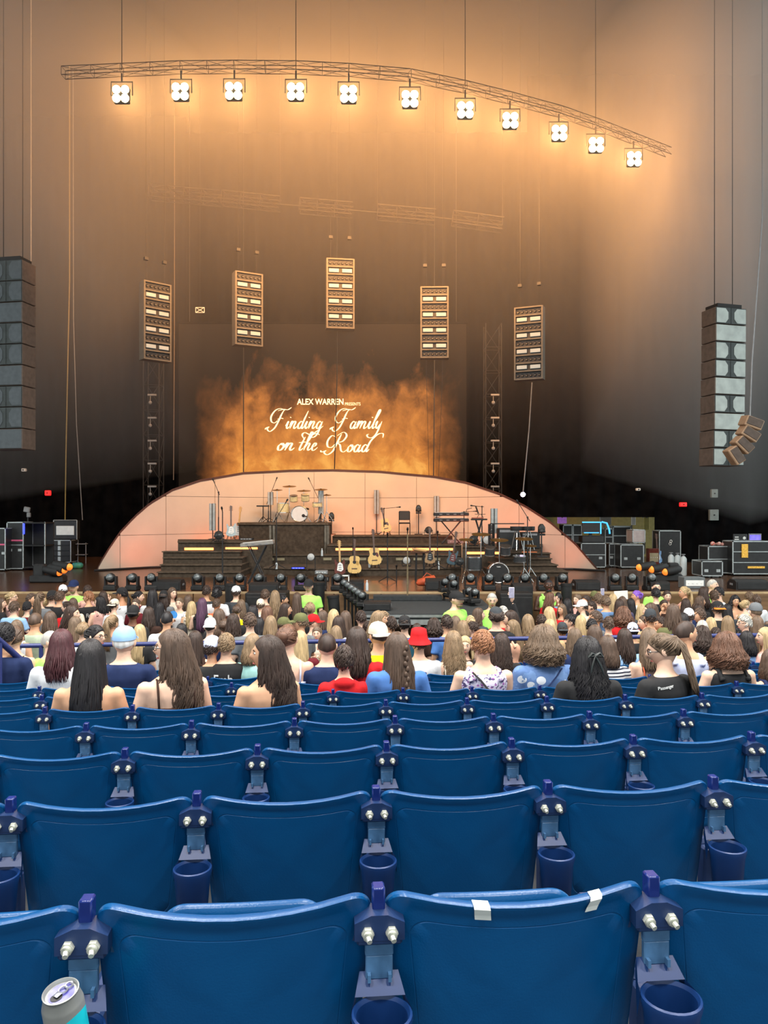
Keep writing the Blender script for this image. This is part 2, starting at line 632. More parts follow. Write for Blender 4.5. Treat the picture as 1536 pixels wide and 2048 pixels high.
# ------------------------------------------------------------------ stage deck, thrust, arch, risers
M_blk = mat('matt_black', (20, 20, 21), rough=0.6, var=0.25, scale=6)
M_gear = mat('gear_black', (30, 31, 32), rough=0.45, var=0.25, scale=9)
M_grey = mat('mid_grey', (120, 122, 124), rough=0.5, var=0.15)
M_alu = mat('case_alloy_edge', (176, 182, 182), rough=0.35, metal=0.6, var=0.15, scale=12)
M_chrome = mat('chrome', (200, 200, 198), rough=0.18, metal=0.95, var=0.1)
M_white = mat('white_paint', (225, 226, 222), rough=0.6, var=0.06)
M_wood = mat('stage_wood', (84, 58, 40), rough=0.22, var=0.3, scale=2.2, stretch=(1, 9, 1), bump=0.05)
M_fascia = mat('fascia_wood', (112, 84, 56), rough=0.5, var=0.28, scale=2, stretch=(0.6, 1, 6))
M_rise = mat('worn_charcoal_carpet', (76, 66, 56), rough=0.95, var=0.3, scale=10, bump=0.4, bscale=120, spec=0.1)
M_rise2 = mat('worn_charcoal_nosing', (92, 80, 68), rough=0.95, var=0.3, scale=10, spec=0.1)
M_strip = mat('amber_led', (255, 140, 70), emit=(255, 128, 66), es=5.0, var=0.4, scale=9)
M_arch = mat('pale_arch_panel', (198, 182, 164), rough=0.85, var=0.05, scale=1.3)
M_rim = mat('arch_rim', (70, 40, 30), rough=0.6)
M_beige = mat('beige_vent', (150, 140, 112), rough=0.7, var=0.15)
M_glass = mat('lamp_glass', (92, 98, 100), rough=0.15, var=0.5, scale=30, coat=0.5)
M_red = mat('exit_red', (255, 40, 40), emit=(255, 30, 30), es=2.2, var=0)
M_blue_led = mat('blue_led', (40, 60, 255), emit=(40, 50, 255), es=5, var=0)
M_amber = mat('amber_lens', (255, 150, 60), emit=(255, 110, 30), es=0.9, var=0.3, scale=14)

b = MB()
b.box((1.0, 25.6, 0.8), (31, 14.4, 1.6))
st = struct(b.build('floor_stage', M_wood))
b = MB(); b.box((1.0, 18.385, 1.575), (31, 0.05, 0.05)); b.build('edge_trim', mat('pale_edge', (176, 150, 112), rough=0.5), st)
# wooden boards on the front of the stage
for i in range(26):
    x0 = -13.5 + i * 1.12
    b = MB(); b.bbox((x0 + 0.55, 18.375, 0.78), (1.10, 0.04, 1.53), 0.008)
    b.build('fascia_board', M_fascia, st)

# thrust
t = thing('stage_thrust', 'low black carpeted thrust deck in front of the stage', 'platform', (0.6, 16.9, 0))
M_deck = mat('black_carpet', (44, 48, 50), rough=0.9, var=0.2, scale=14, bump=0.2)
b = MB(); b.box((0.33, 0, 1.38), (2.75, 2.72, 0.12)); b.build('deck', M_deck, t)
b = MB(); b.box((0.33, -1.38, 1.40), (2.75, 0.03, 0.05)); b.box((0.33, -1.39, 1.28), (2.75, 0.04, 0.10)); b.build('front_rail', M_alu, t)
b = MB()
b.box((-0.05, 1.13, 1.50), (1.6, 0.4, 0.10)); b.build('step', M_deck, t)
for x in (-0.95, -0.2, 0.7, 1.6):
    b = MB(); b.cyl((x, -1.2, 0), (x, -1.2, 1.3), 0.025); b.build('leg', M_alu, t)
b = MB()
for x in (-0.95, -0.2, 0.7):
    b.cyl((x + 0.08, -1.2, 0.75), (x + 0.55, -1.2, 1.28), 0.018, n=6)
b.build('brace', M_alu, t)

# the arch: a shallow bowed wall with a half-ellipse outline
AX0, AX1 = -9.25, 6.9
AC, AH = (AX0 + AX1) / 2, (AX1 - AX0) / 2
def arch_y(x):
    return 30.0 - 5.0 * min(1.0, ((x - AC) / AH) ** 2)
OUT = [(195, 1142), (212, 1108), (240, 1067), (270, 1035), (300, 1009), (345, 982), (400, 963), (487, 948), (580, 943), (668, 942), (760, 945), (868, 955), (932, 967), (1000, 990), (1050, 1014), (1100, 1046), (1150, 1089), (1180, 1124), (1195, 1142)]
ARC = []
for px, py in OUT:
    x = (px - CX) / F * 26
    for _ in range(12):
        x = (px - CX) / F * arch_y(x)
    ARC.append((x, CAMZ - (py - CY) / F * arch_y(x)))
ARC[0] = (ARC[0][0], STAGE_Z); ARC[-1] = (ARC[-1][0], STAGE_Z)
def arch_top(x):
    if x <= ARC[0][0] or x >= ARC[-1][0]:
        return STAGE_Z
    for (xa, za), (xb, zb) in zip(ARC, ARC[1:]):
        if xa <= x <= xb:
            return za + (zb - za) * (x - xa) / (xb - xa)
arch = thing('arch_backdrop', 'wide salmon-lit half-moon arch wall behind the band risers', 'backdrop', (0, 0, 0))
seams_px = [150, 240, 332, 430, 527, 628, 730, 833, 936, 1038, 1130, 1250]
def seam_x(px):
    x = (px - CX) / F * 27
    for _ in range(12):
        x = (px - CX) / F * arch_y(x)
    return x
xs = [seam_x(p) for p in seams_px]
xs[0], xs[-1] = ARC[0][0], ARC[-1][0]
zs = [STAGE_Z, 2.72, 4.05, 5.4]
for a, c in zip(xs, xs[1:]):
    for z0, z1 in zip(zs, zs[1:]):
        n = 14
        cols = []
        for i in range(n + 1):
            x = a + 0.006 + (c - a - 0.012) * i / n
            zt = min(z1 - 0.006, arch_top(x))
            if zt > z0 + 0.008:
                cols.append((x, z0 + 0.006, zt))
        if len(cols) < 2:
            continue
        b = MB(); vs = []; fs = []
        for x, zl, zh in cols:
            y = arch_y(x)
            vs += [(x, y, zl), (x, y, zh), (x, y + 0.06, zl), (x, y + 0.06, zh)]
        for i in range(len(cols) - 1):
            o = 4 * i
            fs += [(o, o + 4, o + 5, o + 1), (o + 2, o + 3, o + 7, o + 6), (o + 1, o + 5, o + 7, o + 3), (o, o + 2, o + 6, o + 4)]
        b.add(vs, fs)
        b.build('panel', M_arch, arch, smooth=30)
b = MB(); vs = []; fs = []
for i in range(121):
    x = ARC[0][0] + (ARC[-1][0] - ARC[0][0]) * i / 120
    zt = arch_top(x); y = arch_y(x)
    vs += [(x, y - 0.03, zt - 0.01), (x, y - 0.03, zt + 0.07), (x, y + 0.14, zt + 0.07), (x, y + 0.14, zt - 0.01)]
for i in range(120):
    o = 4 * i
    for k in range(4):
        fs.append((o + k, o + (k + 1) % 4, o + 4 + (k + 1) % 4, o + 4 + k))
b.add(vs, fs); b.build('rim', M_rim, arch)
b = MB(); vs = []; fs = []
for i in range(61):
    x = ARC[0][0] + 0.02 + (ARC[-1][0] - ARC[0][0] - 0.04) * i / 60
    y = arch_y(x)
    zt = max(STAGE_Z + .01, arch_top(x) - 0.05)
    vs += [(x, y + 0.07, STAGE_Z), (x, y + 0.07, zt), (x, y + 0.12, zt), (x, y + 0.12, STAGE_Z)]
for i in range(60):
    o = 4 * i
    for k in range(4):
        fs.append((o + k, o + (k + 1) % 4, o + 4 + (k + 1) % 4, o + 4 + k))
b.add(vs, fs); b.build('back_frame', M_blk, arch)
b = MB(); b.tube([(ARC[0][0] + 0.05, 24.6, 1.63), (-7.9, 26.0, 1.63), (-6.6, 26.6, 1.64), (-6.0, 26.9, 1.63)], 0.04, 6)
b.build('cable_left', M_blk, arch)
b = MB(); b.tube([(ARC[-1][0] + 0.1, 24.5, 1.63), (6.2, 25.2, 1.63), (5.4, 25.4, 1.63), (4.6, 24.4, 1.63)], 0.04, 6)
b.build('cable_right', M_blk, arch)

# risers -----------------------------------------------------------------
def curved(x0, x1, yf, bow, yb, n=16):
    """plan outline: bowed front edge from x0 to x1, straight back"""
    pts = []
    for i in range(n + 1):
        x = x0 + (x1 - x0) * i / n
        q = (2 * i / n - 1)
        pts.append((x, yf + bow * q * q))
    return pts + [(x1, yb), (x0, yb)]
def px_x(px, Y):
    return (px - CX) / F * Y
def tier(name, label, plan, z0, z1, nose=0.035, led=None, over=0.05, vents=None, cat='riser'):
    t = thing(name, label, cat, (0, 0, 0))
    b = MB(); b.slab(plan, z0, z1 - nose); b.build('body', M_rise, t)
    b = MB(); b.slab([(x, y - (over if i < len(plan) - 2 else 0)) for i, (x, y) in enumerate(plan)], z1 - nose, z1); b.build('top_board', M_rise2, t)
    return t
def front_strip(t, pts, z, h, m, name, gap=0.012):
    b = MB(); vs = []; fs = []
    for x, y in pts:
        vs += [(x, y - gap, z - h / 2), (x, y - gap, z + h / 2), (x, y + 0.004, z + h / 2), (x, y + 0.004, z - h / 2)]
    for i in range(len(pts) - 1):
        o = 4 * i
        for k in range(4):
            fs.append((o + k, o + (k + 1) % 4, o + 4 + (k + 1) % 4, o + 4 + k))
    fs += [(0, 1, 2, 3), tuple(len(vs) - 4 + k for k in range(4))]
    b.add(vs, fs)
    return b.build(name, m, t)

p1 = curved(px_x(523, 23), px_x(925, 23), 22.9, 0.5, 24.9)
tier('low_riser', 'lowest curved charcoal riser across the stage centre, bottles on it', p1, STAGE_Z, 1.82)
p2 = curved(px_x(535, 25.1), px_x(920, 25.1), 25.1, -0.15, 25.72)
t2 = tier('vent_riser', 'curved riser with a row of beige vents below the amber strip', p2, STAGE_Z, 2.11)
for px in (541, 562, 655, 691, 724, 757, 800, 835, 872, 905):
    x = px_x(px, 25.1)
    i = (x - p2[0][0]) / (p2[16][0] - p2[0][0]) * 2 - 1
    b = MB(); b.bbox((x, 25.1 - 0.15 * i * i - 0.008, 1.965), (0.27, 0.03, 0.085), 0.006); b.build('vent', M_beige, t2)
p3 = curved(px_x(655, 25.9), px_x(922, 25.9), 25.9, -0.15, 27.35)
t3 = tier('amber_strip_riser', 'curved riser with a long glowing amber strip, keyboards standing on it', p3, STAGE_Z, 2.4)
front_strip(t3, [(x, y) for x, y in p3[:17] if px_x(667, 25.9) < x < px_x(906, 25.9)], 2.25, 0.075, M_strip, 'led_strip')
p4 = curved(px_x(665, 27.4), px_x(905, 27.4), 27.4, 0.0, 28.9)
t4 = tier('top_riser', 'topmost narrow riser before the arch, chair standing on it', p4, STAGE_Z, 2.65)

# left platform with steps
def block(name, label, poly_px, Y0, Y1, z0, z1, cat='riser'):
    x0, x1 = poly_px
    return tier(name, label, [(px_x(x0, Y0), Y0), (px_x(x1, Y0), Y0), (px_x(x1, Y1), Y1), (px_x(x0, Y1), Y1)], z0, z1, cat=cat)
tl = block('side_platform', 'square charcoal platform left of the drum riser, electric guitars on it', (356, 545), 24.2, 26.3, STAGE_Z, 2.57)
front_strip(tl, [(px_x(369, 24.2), 24.2), (px_x(427, 24.2), 24.2)], 2.34, 0.075, M_strip, 'led_strip')
front_strip(tl, [(px_x(451, 24.2), 24.2), (px_x(515, 24.2), 24.2)], 2.36, 0.06, M_strip, 'led_strip')
ts = thing('stage_steps', 'broad charcoal steps at the left end of the risers', 'steps', (0, 0, 0))
for k, (xa, xb, Y0, z) in enumerate([(316, 480, 22.4, 1.76), (322, 482, 22.9, 1.94), (328, 484, 23.4, 2.12), (326, 480, 23.9, 2.28)]):
    b = MB(); b.slab([(px_x(xa, Y0), Y0), (px_x(xb, Y0), Y0), (px_x(xb, Y0) - 0.0, 24.15), (px_x(xa, Y0), 24.15)], STAGE_Z, z - 0.03)
    s_ = b.build('step', M_rise, ts)
    b = MB(); b.slab([(px_x(xa, Y0) - 0.03, Y0 - 0.05), (px_x(xb, Y0) + 0.03, Y0 - 0.05), (px_x(xb, Y0) + 0.03, 24.15), (px_x(xa, Y0) - 0.03, 24.15)], z - 0.03, z)
    b.build('tread', M_rise2, s_)
tr = block('side_platform', 'charcoal platform right of centre with a short amber strip, amplifiers on it', (925, 1085), 24.6, 27.3, STAGE_Z, 2.4)
front_strip(tr, [(px_x(934, 24.6), 24.6), (px_x(1004, 24.6), 24.6)], 2.19, 0.075, M_strip, 'led_strip')
front_strip(tr, [(px_x(1044, 24.6), 24.6), (px_x(1074, 24.6), 24.6)], 2.19, 0.06, M_strip, 'led_strip')
ts = thing('stage_steps', 'charcoal steps going down at the right end of the risers', 'steps', (0, 0, 0))
for k, (xa, xb, Y0, z) in enumerate([(985, 1136, 22.6, 1.76), (990, 1114, 23.1, 1.92), (1000, 1102, 23.6, 2.08), (1010, 1100, 24.1, 2.22)]):
    b = MB(); b.slab([(px_x(xa, Y0), Y0), (px_x(xb, Y0), Y0), (px_x(xb, Y0), 24.55), (px_x(xa, Y0), 24.55)], STAGE_Z, z - 0.03)
    s_ = b.build('step', M_rise, ts)
    b = MB(); b.slab([(px_x(xa, Y0) - 0.03, Y0 - 0.05), (px_x(xb, Y0) + 0.03, Y0 - 0.05), (px_x(xb, Y0) + 0.03, 24.55), (px_x(xa, Y0) - 0.03, 24.55)], z - 0.03, z)
    b.build('tread', M_rise2, s_)
# drum riser
DZ = 3.12
plan = [(px_x(480, 27.0), 26.8), (px_x(541, 26.3), 26.35), (px_x(654, 26.3), 26.35), (px_x(662, 27.4), 27.3), (px_x(662, 29), 29.0), (px_x(480, 29), 29.0)]
td = thing('drum_riser', 'tall brown drum riser with chrome corner columns', 'riser', (0, 0, 0))
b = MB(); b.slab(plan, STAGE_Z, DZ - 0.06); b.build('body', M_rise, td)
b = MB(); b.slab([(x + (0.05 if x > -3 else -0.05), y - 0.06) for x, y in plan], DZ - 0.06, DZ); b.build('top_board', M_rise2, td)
for px in (541, 548, 651, 656):
    b = MB(); b.cyl((px_x(px, 26.3), 26.27, 2.06), (px_x(px, 26.3), 26.27, DZ - 0.08), 0.055, n=12); b.build('corner_column', mat('dull_column', (120, 112, 100), rough=0.35, metal=0.6, var=0.3, scale=8), td, smooth=40)

# warm light washing the arch from the foot and from above (rows of floor washes behind the risers)
for i, (x, e) in enumerate([(-7.0, 38), (-5.6, 34), (-3.6, 19), (-1.2, 19), (1.2, 19), (3.4, 34), (4.8, 38)]):
    y = arch_y(x) - (2.3 if abs(x + 1.2) > 4.4 else 1.1)
    light('AREA', 'arch_floor_wash', (x, y, STAGE_Z + (0.15 if abs(x + 1) > 4.5 else 1.0)), e, (255, 104, 50), shape='RECTANGLE', size=2.2, size_y=0.2, aim=(x, y + 1.2, STAGE_Z + 2.2))
for x in (-5.5, -1.2, 3.2):
    light('SPOT', 'arch_top_wash', (x, 22.5, 9.2), 115, (255, 226, 200), shadow_soft_size=0.3, spot_size=math.radians(46), spot_blend=0.8, aim=(x, 27.5, 2.9))

# ------------------------------------------------------------------ screen with flames and title
SY = 31.5
def sx_(px): return (px - CX) / F * SY
def sz_(py): return CAMZ - (py - CY) / F * SY
ms = bpy.data.materials.new('led_screen_flames'); ms.use_nodes = True
nt = ms.node_tree; bs = nt.nodes['Principled BSDF']
bs.inputs['Base Color'].default_value = (0.012, 0.011, 0.01, 1); bs.inputs['Roughness'].default_value = 0.9; bs.inputs['Specular IOR Level'].default_value = 0.0
tc = nt.nodes.new('ShaderNodeTexCoord'); sep = nt.nodes.new('ShaderNodeSeparateXYZ'); nt.links.new(tc.outputs['Object'], sep.inputs[0])
def math_node(op, a, b_=None, c_=None, clamp=False):
    n = nt.nodes.new('ShaderNodeMath'); n.operation = op; n.use_clamp = clamp
    for i, v in enumerate((a, b_, c_)):
        if v is None: continue
        if isinstance(v, (int, float)): n.inputs[i].default_value = v
        else: nt.links.new(v, n.inputs[i])
    return n.outputs[0]
def noise(scale, detail, stretch, dist=0.0, off=(0, 0, 0)):
    mp = nt.nodes.new('ShaderNodeMapping'); mp.inputs['Scale'].default_value = stretch; mp.inputs['Location'].default_value = off
    nt.links.new(tc.outputs['Object'], mp.inputs['Vector'])
    n = nt.nodes.new('ShaderNodeTexNoise'); n.inputs['Scale'].default_value = scale; n.inputs['Detail'].default_value = detail; n.inputs['Distortion'].default_value = dist
    n.inputs['Roughness'].default_value = 0.62
    nt.links.new(mp.outputs[0], n.inputs['Vector']); return n.outputs['Fac']
X, Z = sep.outputs[0], sep.outputs[2]            # object origin = bottom centre of the screen
n1 = noise(0.62, 6, (1, 1, 0.7), 0.3)
n2 = noise(1.35, 6, (1, 1, 0.8), 0.35, (3, 0, 1))
# ragged upper limit of the flames
zl = math_node('ADD', math_node('MULTIPLY', math_node('SUBTRACT', n1, 0.5), 6.5), 7.75)
hmask = math_node('MULTIPLY', math_node('SUBTRACT', zl, Z), 0.6, clamp=True)
xa = math_node('ABSOLUTE', math_node('SUBTRACT', X, 0.25))
vmask = math_node('MULTIPLY', math_node('SUBTRACT', math_node('ADD', 5.0, math_node('MULTIPLY', n2, 0.9)), xa), 0.55, clamp=True)
body = math_node('ADD', math_node('MULTIPLY', math_node('SUBTRACT', n2, 0.34), 1.15, clamp=True), math_node('MULTIPLY', math_node('SUBTRACT', 6.2, Z), 0.13, clamp=True))
fac = math_node('MULTIPLY', math_node('MULTIPLY', hmask, vmask), math_node('ADD', body, 0.32), clamp=True)
ramp = nt.nodes.new('ShaderNodeValToRGB')
cr = ramp.color_ramp
cr.elements[0].position = 0.0; cr.elements[0].color = (*lin((16, 12, 8)), 1)
cr.elements[1].position = 1.0; cr.elements[1].color = (*lin((250, 176, 84)), 1)
for pos, c in ((0.3, (124, 72, 34)), (0.55, (188, 112, 50)), (0.8, (224, 140, 62))):
    e = cr.elements.new(pos); e.color = (*lin(c), 1)
nt.links.new(fac, ramp.inputs[0])
nt.links.new(ramp.outputs[0], bs.inputs['Emission Color']); bs.inputs['Emission Strength'].default_value = 1.0
scr = thing('led_screen', 'tall stage screen showing orange flames and a tour title', 'screen', ((sx_(357) + sx_(933)) / 2, SY, STAGE_Z))
W = (sx_(933) - sx_(357))
b = MB(); b.box((0, 0.06, 4.8), (W, 0.08, 9.6)); b.build('display', ms, scr)
b = MB()
for s in (-1, 1):
    b.box((s * (W / 2 + 0.04), 0.06, 4.8), (0.08, 0.16, 9.6))
b.box((0, 0.06, 9.64), (W + .16, 0.16, 0.08))
b.build('frame', M_curtain, scr)
b = MB(); b.cyl((-W / 2 + .4, .2, 9.6), (-W / 2 + .4, .2, 18.6), 0.02, n=6); b.cyl((W / 2 - .4, .2, 9.6), (W / 2 - .4, .2, 18.6), 0.02, n=6); b.build('hang_wire', M_blk, scr)
OX, OZ = scr.location.x, scr.location.z
M_title = mat('title_glow', (255, 240, 200), emit=(255, 236, 186), es=0.95, var=0)
def text_mesh(body, size, px, py, shear=0.0, width_px=None, bold=0.0, m=M_title, name='lettering'):
    cu = bpy.data.curves.new('tmp', 'FONT'); cu.body = body; cu.size = 1.0; cu.shear = shear; cu.offset = bold
    ob = bpy.data.objects.new('tmp', cu); col.objects.link(ob)
    bpy.context.view_layer.update()
    me = bpy.data.meshes.new_from_object(ob.evaluated_get(bpy.context.evaluated_depsgraph_get()))
    bpy.data.objects.remove(ob); bpy.data.curves.remove(cu)
    xs_ = [v.co.x for v in me.vertices]; ys_ = [v.co.y for v in me.vertices]
    return me, min(xs_), max(xs_), min(ys_), max(ys_)
def screen_text(body, px0, px1, py_base, py_top, bold=0.0):
    me, a, b_, c, d = text_mesh(body, 1, 0, 0, bold=bold)
    for v in me.vertices:
        px = px0 + (v.co.x - a) / (b_ - a) * (px1 - px0)
        py = py_base + (v.co.y - c) / (d - c) * (py_top - py_base)
        v.co = (sx_(px) - OX, -0.012, sz_(py) - OZ)
    me.materials.clear(); me.materials.append(M_title)
    o = bpy.data.objects.new('lettering', me); col.objects.link(o); o.parent = scr
    return o
screen_text('ALEX WARREN', 594, 687, 809.5, 797.5, bold=0.02)['label'] = 'words ALEX WARREN in pale capitals'
screen_text('PRESENTS', 690, 721, 811, 805)['label'] = 'small word PRESENTS'

# script lettering drawn as brush strokes: (x, y, half-width) in a letter box, x-height 1, slanted
def cr_spline(pts, n=7):
    out = []
    P = [pts[0]] + list(pts) + [pts[-1]]
    for i in range(1, len(P) - 2):
        for k in range(n):
            t = k / n
            q = []
            for d in range(len(P[i])):
                p0, p1, p2, p3 = P[i - 1][d], P[i][d], P[i + 1][d], P[i + 2][d]
                q.append(0.5 * ((2 * p1) + (-p0 + p2) * t + (2 * p0 - 5 * p1 + 4 * p2 - p3) * t * t + (-p0 + 3 * p1 - 3 * p2 + p3) * t ** 3))
            out.append(q)
    out.append(list(pts[-1]))
    return out
# stroke points: (x, y); thickness from direction (broad nib: downstrokes thick)
GL = {
 'F': (1.5, [[(-.75, .25), (-.95, -.05), (-.55, -.35), (0, .1), (.35, 1.0), (.6, 1.9), (.85, 2.45)], [(.95, 2.35), (.3, 2.6), (-.35, 2.35), (-.75, 1.6), (-.6, .95), (-.15, .75), (.2, 1.05)], [(.0, 2.3), (.7, 2.5), (1.3, 2.45), (1.75, 2.75)], [(.15, 1.2), (.6, 1.35), (.95, 1.3)], [(-.75, .25), (-1.1, .1), (-1.25, -.1)]]),
 'R': (1.75, [[(-.8, .2), (-1.0, -.1), (-.55, -.35), (0, .1), (.3, 1.0), (.55, 1.9), (.7, 2.3)], [(.1, 1.9), (-.45, 2.1), (-.85, 1.4), (-.7, .7), (-.2, .6), (.1, 1.0)], [(.2, 2.1), (.9, 2.55), (1.35, 2.1), (1.0, 1.4), (.4, 1.2), (.75, .9), (1.0, .2), (1.35, .0), (1.75, .35)], [(-.8, .2), (-1.3, .0), (-1.5, .2)]]),
 'i': (.55, [[(-.1, .35), (.2, .95), (.08, .35), (.2, .02), (.5, .35)], [(.36, 1.42), (.40, 1.5)]]),
 'n': (1.0, [[(-.1, .4), (.12, .95), (.2, .8), (.0, .02)], [(.05, .3), (.4, .92), (.62, .85), (.5, .3), (.62, .02), (.95, .35)]]),
 'd': (.95, [[(.6, .75), (.35, .95), (.05, .55), (.1, .08), (.35, .08), (.62, .7)], [(1.05, 2.3), (.72, 1.2), (.55, .3), (.65, .02), (.9, .35)]]),
 'D': (.95, [[(.6, .75), (.35, .95), (.05, .55), (.1, .08), (.35, .08), (.62, .7)], [(2.3, 1.85), (2.25, 2.35), (1.75, 2.35), (1.25, 1.9), (.85, 1.3), (.6, .4), (.65, .02), (.9, .35)]]),
 'g': (.95, [[(.6, .75), (.35, .95), (.05, .55), (.1, .08), (.35, .08), (.62, .75)], [(.72, .95), (.55, .2), (.3, -.7), (-.1, -1.1), (-.45, -1.0), (-.1, -.55), (.4, -.15), (.9, .35)]]),
 'a': (.95, [[(.6, .75), (.35, .95), (.05, .55), (.1, .08), (.35, .08), (.62, .75)], [(.72, .95), (.55, .3), (.65, .02), (.95, .35)]]),
 'm': (1.5, [[(-.1, .4), (.12, .95), (.2, .8), (.0, .02)], [(.05, .3), (.4, .92), (.58, .85), (.42, .02)], [(.48, .3), (.82, .92), (1.05, .85), (.95, .3), (1.05, .02), (1.45, .35)]]),
 'l': (.5, [[(-.1, .3), (.4, 1.3), (.75, 2.25), (.6, 2.4), (.3, 1.4), (.1, .35), (.2, .02), (.5, .35)]]),
 'L': (.5, [[(1.9, 2.45), (1.75, 2.8), (1.25, 2.65), (.8, 2.1), (.4, 1.3), (.1, .35), (.2, .02), (.5, .35)]]),
 'y': (.95, [[(-.1, .5), (.12, .95), (.05, .3), (.25, .05), (.55, .6)], [(.75, .95), (.55, .2), (.25, -.7), (-.2, -1.15), (-.75, -1.1), (-.95, -.8), (-.7, -.7)], [(.2, -.7), (.6, -.1), (.95, .3)]]),
 'Y': (.95, [[(-.1, .5), (.12, .95), (.05, .3), (.25, .05), (.55, .6)], [(.75, .95), (.55, .2), (.25, -.7), (-.2, -1.15), (-.75, -1.1), (-.95, -.8), (-.7, -.7)]]),
 'o': (.8, [[(.4, .95), (.08, .6), (.1, .1), (.35, .05), (.6, .45), (.5, .9), (.3, .85), (.5, .7), (.85, .8)]]),
 't': (.65, [[(.55, 1.75), (.3, 1.0), (.1, .3), (.2, .02), (.6, .35)], [(-.15, 1.0), (.3, 1.06), (.75, 1.1)]]),
 'T': (.65, [[(.55, 1.75), (.3, 1.0), (.1, .3), (.2, .02), (.6, .35)], [(-.15, 1.0), (.3, 1.06), (.75, 1.1)], [(.5, 1.4), (.1, 2.0), (.4, 2.3), (1.2, 2.0), (1.9, 2.2), (2.3, 2.0)]]),
 'h': (.95, [[(-.05, .4), (.45, 1.4), (.75, 2.2), (.55, 2.35), (.3, 1.4), (.0, .02)], [(.08, .35), (.4, .92), (.62, .85), (.48, .3), (.6, .02), (.95, .35)]]),
 'e': (.75, [[(-.05, .4), (.4, .6), (.48, .9), (.28, .93), (.06, .5), (.15, .05), (.4, .05), (.75, .4)]]),
 'x': (.7, [[(.1, .9), (.5, .1)]]), 'r': (.7, [[(.1, .9), (.0, .02)], [(.05, .5), (.5, .95)]]), 'P': (1.3, [[(.5, 2.2), (.2, 0)], [(.1, 2.0), (.9, 2.4), (1.1, 1.7), (.3, 1.1)]]),
 'E': (1.3, [[(1.0, 2.1), (.5, 2.3), (.2, 1.8), (.5, 1.3), (.1, .8), (.2, .1), (.9, .2)]]), 'b': (.8, [[(.3, 2.1), (.05, .1), (.5, .1), (.5, .8), (.1, .8)]]),
 's': (.7, [[(.5, .9), (.2, .8), (.45, .4), (.1, .05)]]), 'S': (.7, [[(.5, .9), (.2, .8), (.45, .4), (.1, .05)]]),
}
def brush(b, pts, u, wmin, wmax, depth):
    sp = cr_spline(pts)
    vs, fs = [], []
    for i, p in enumerate(sp):
        a = sp[max(0, i - 1)]; c = sp[min(len(sp) - 1, i + 1)]
        dx, dy = c[0] - a[0], c[1] - a[1]
        l = math.hypot(dx, dy) or 1
        dx, dy = dx / l, dy / l
        end = min(1, 3.2 * min(i, len(sp) - 1 - i) / len(sp) + 0.35)
        w = (wmin + (wmax - wmin) * max(0, -dy if i < 0 else abs(dy)) ** 1.5) * end
        nx, ny = -dy * w, dx * w
        vs += [u(p[0] + nx, p[1] + ny, 0), u(p[0] - nx, p[1] - ny, 0)]
    for i in range(len(sp) - 1):
        o = 2 * i
        fs.append((o, o + 1, o + 3, o + 2))
    b.add(vs, fs)
def script(word, px0, px1, py_base, xh, place, b, slant=0.32, wmin=0.035, wmax=0.115):
    total = sum(GL[c][0] for c in word)
    k = (px1 - px0) / total
    x = 0
    for c in word:
        adv, strokes = GL[c]
        for s_ in strokes:
            brush(b, s_, lambda X_, Y_, d, x=x: place(px0 + (x + X_) * k + Y_ * xh * slant * 0.6, py_base - Y_ * xh, d), wmin, wmax, 0)
        x += adv
def on_screen(px, py, d):
    return (sx_(px) - OX, -0.014, sz_(py) - OZ)
for word, a, c, base, label in (('Finding', 549, 646, 857.5, 'script word Finding'), ('FamilY', 678, 764, 857.5, 'script word Family'), ('on', 554, 589, 901, 'script word on'), ('The', 597, 634, 901, 'script word the'), ('RoaD', 665, 738, 904, 'script word Road')):
    b = MB(); script(word, a, c, base, 15.5, on_screen, b)
    o = b.build('lettering', M_title, scr); o['label'] = label
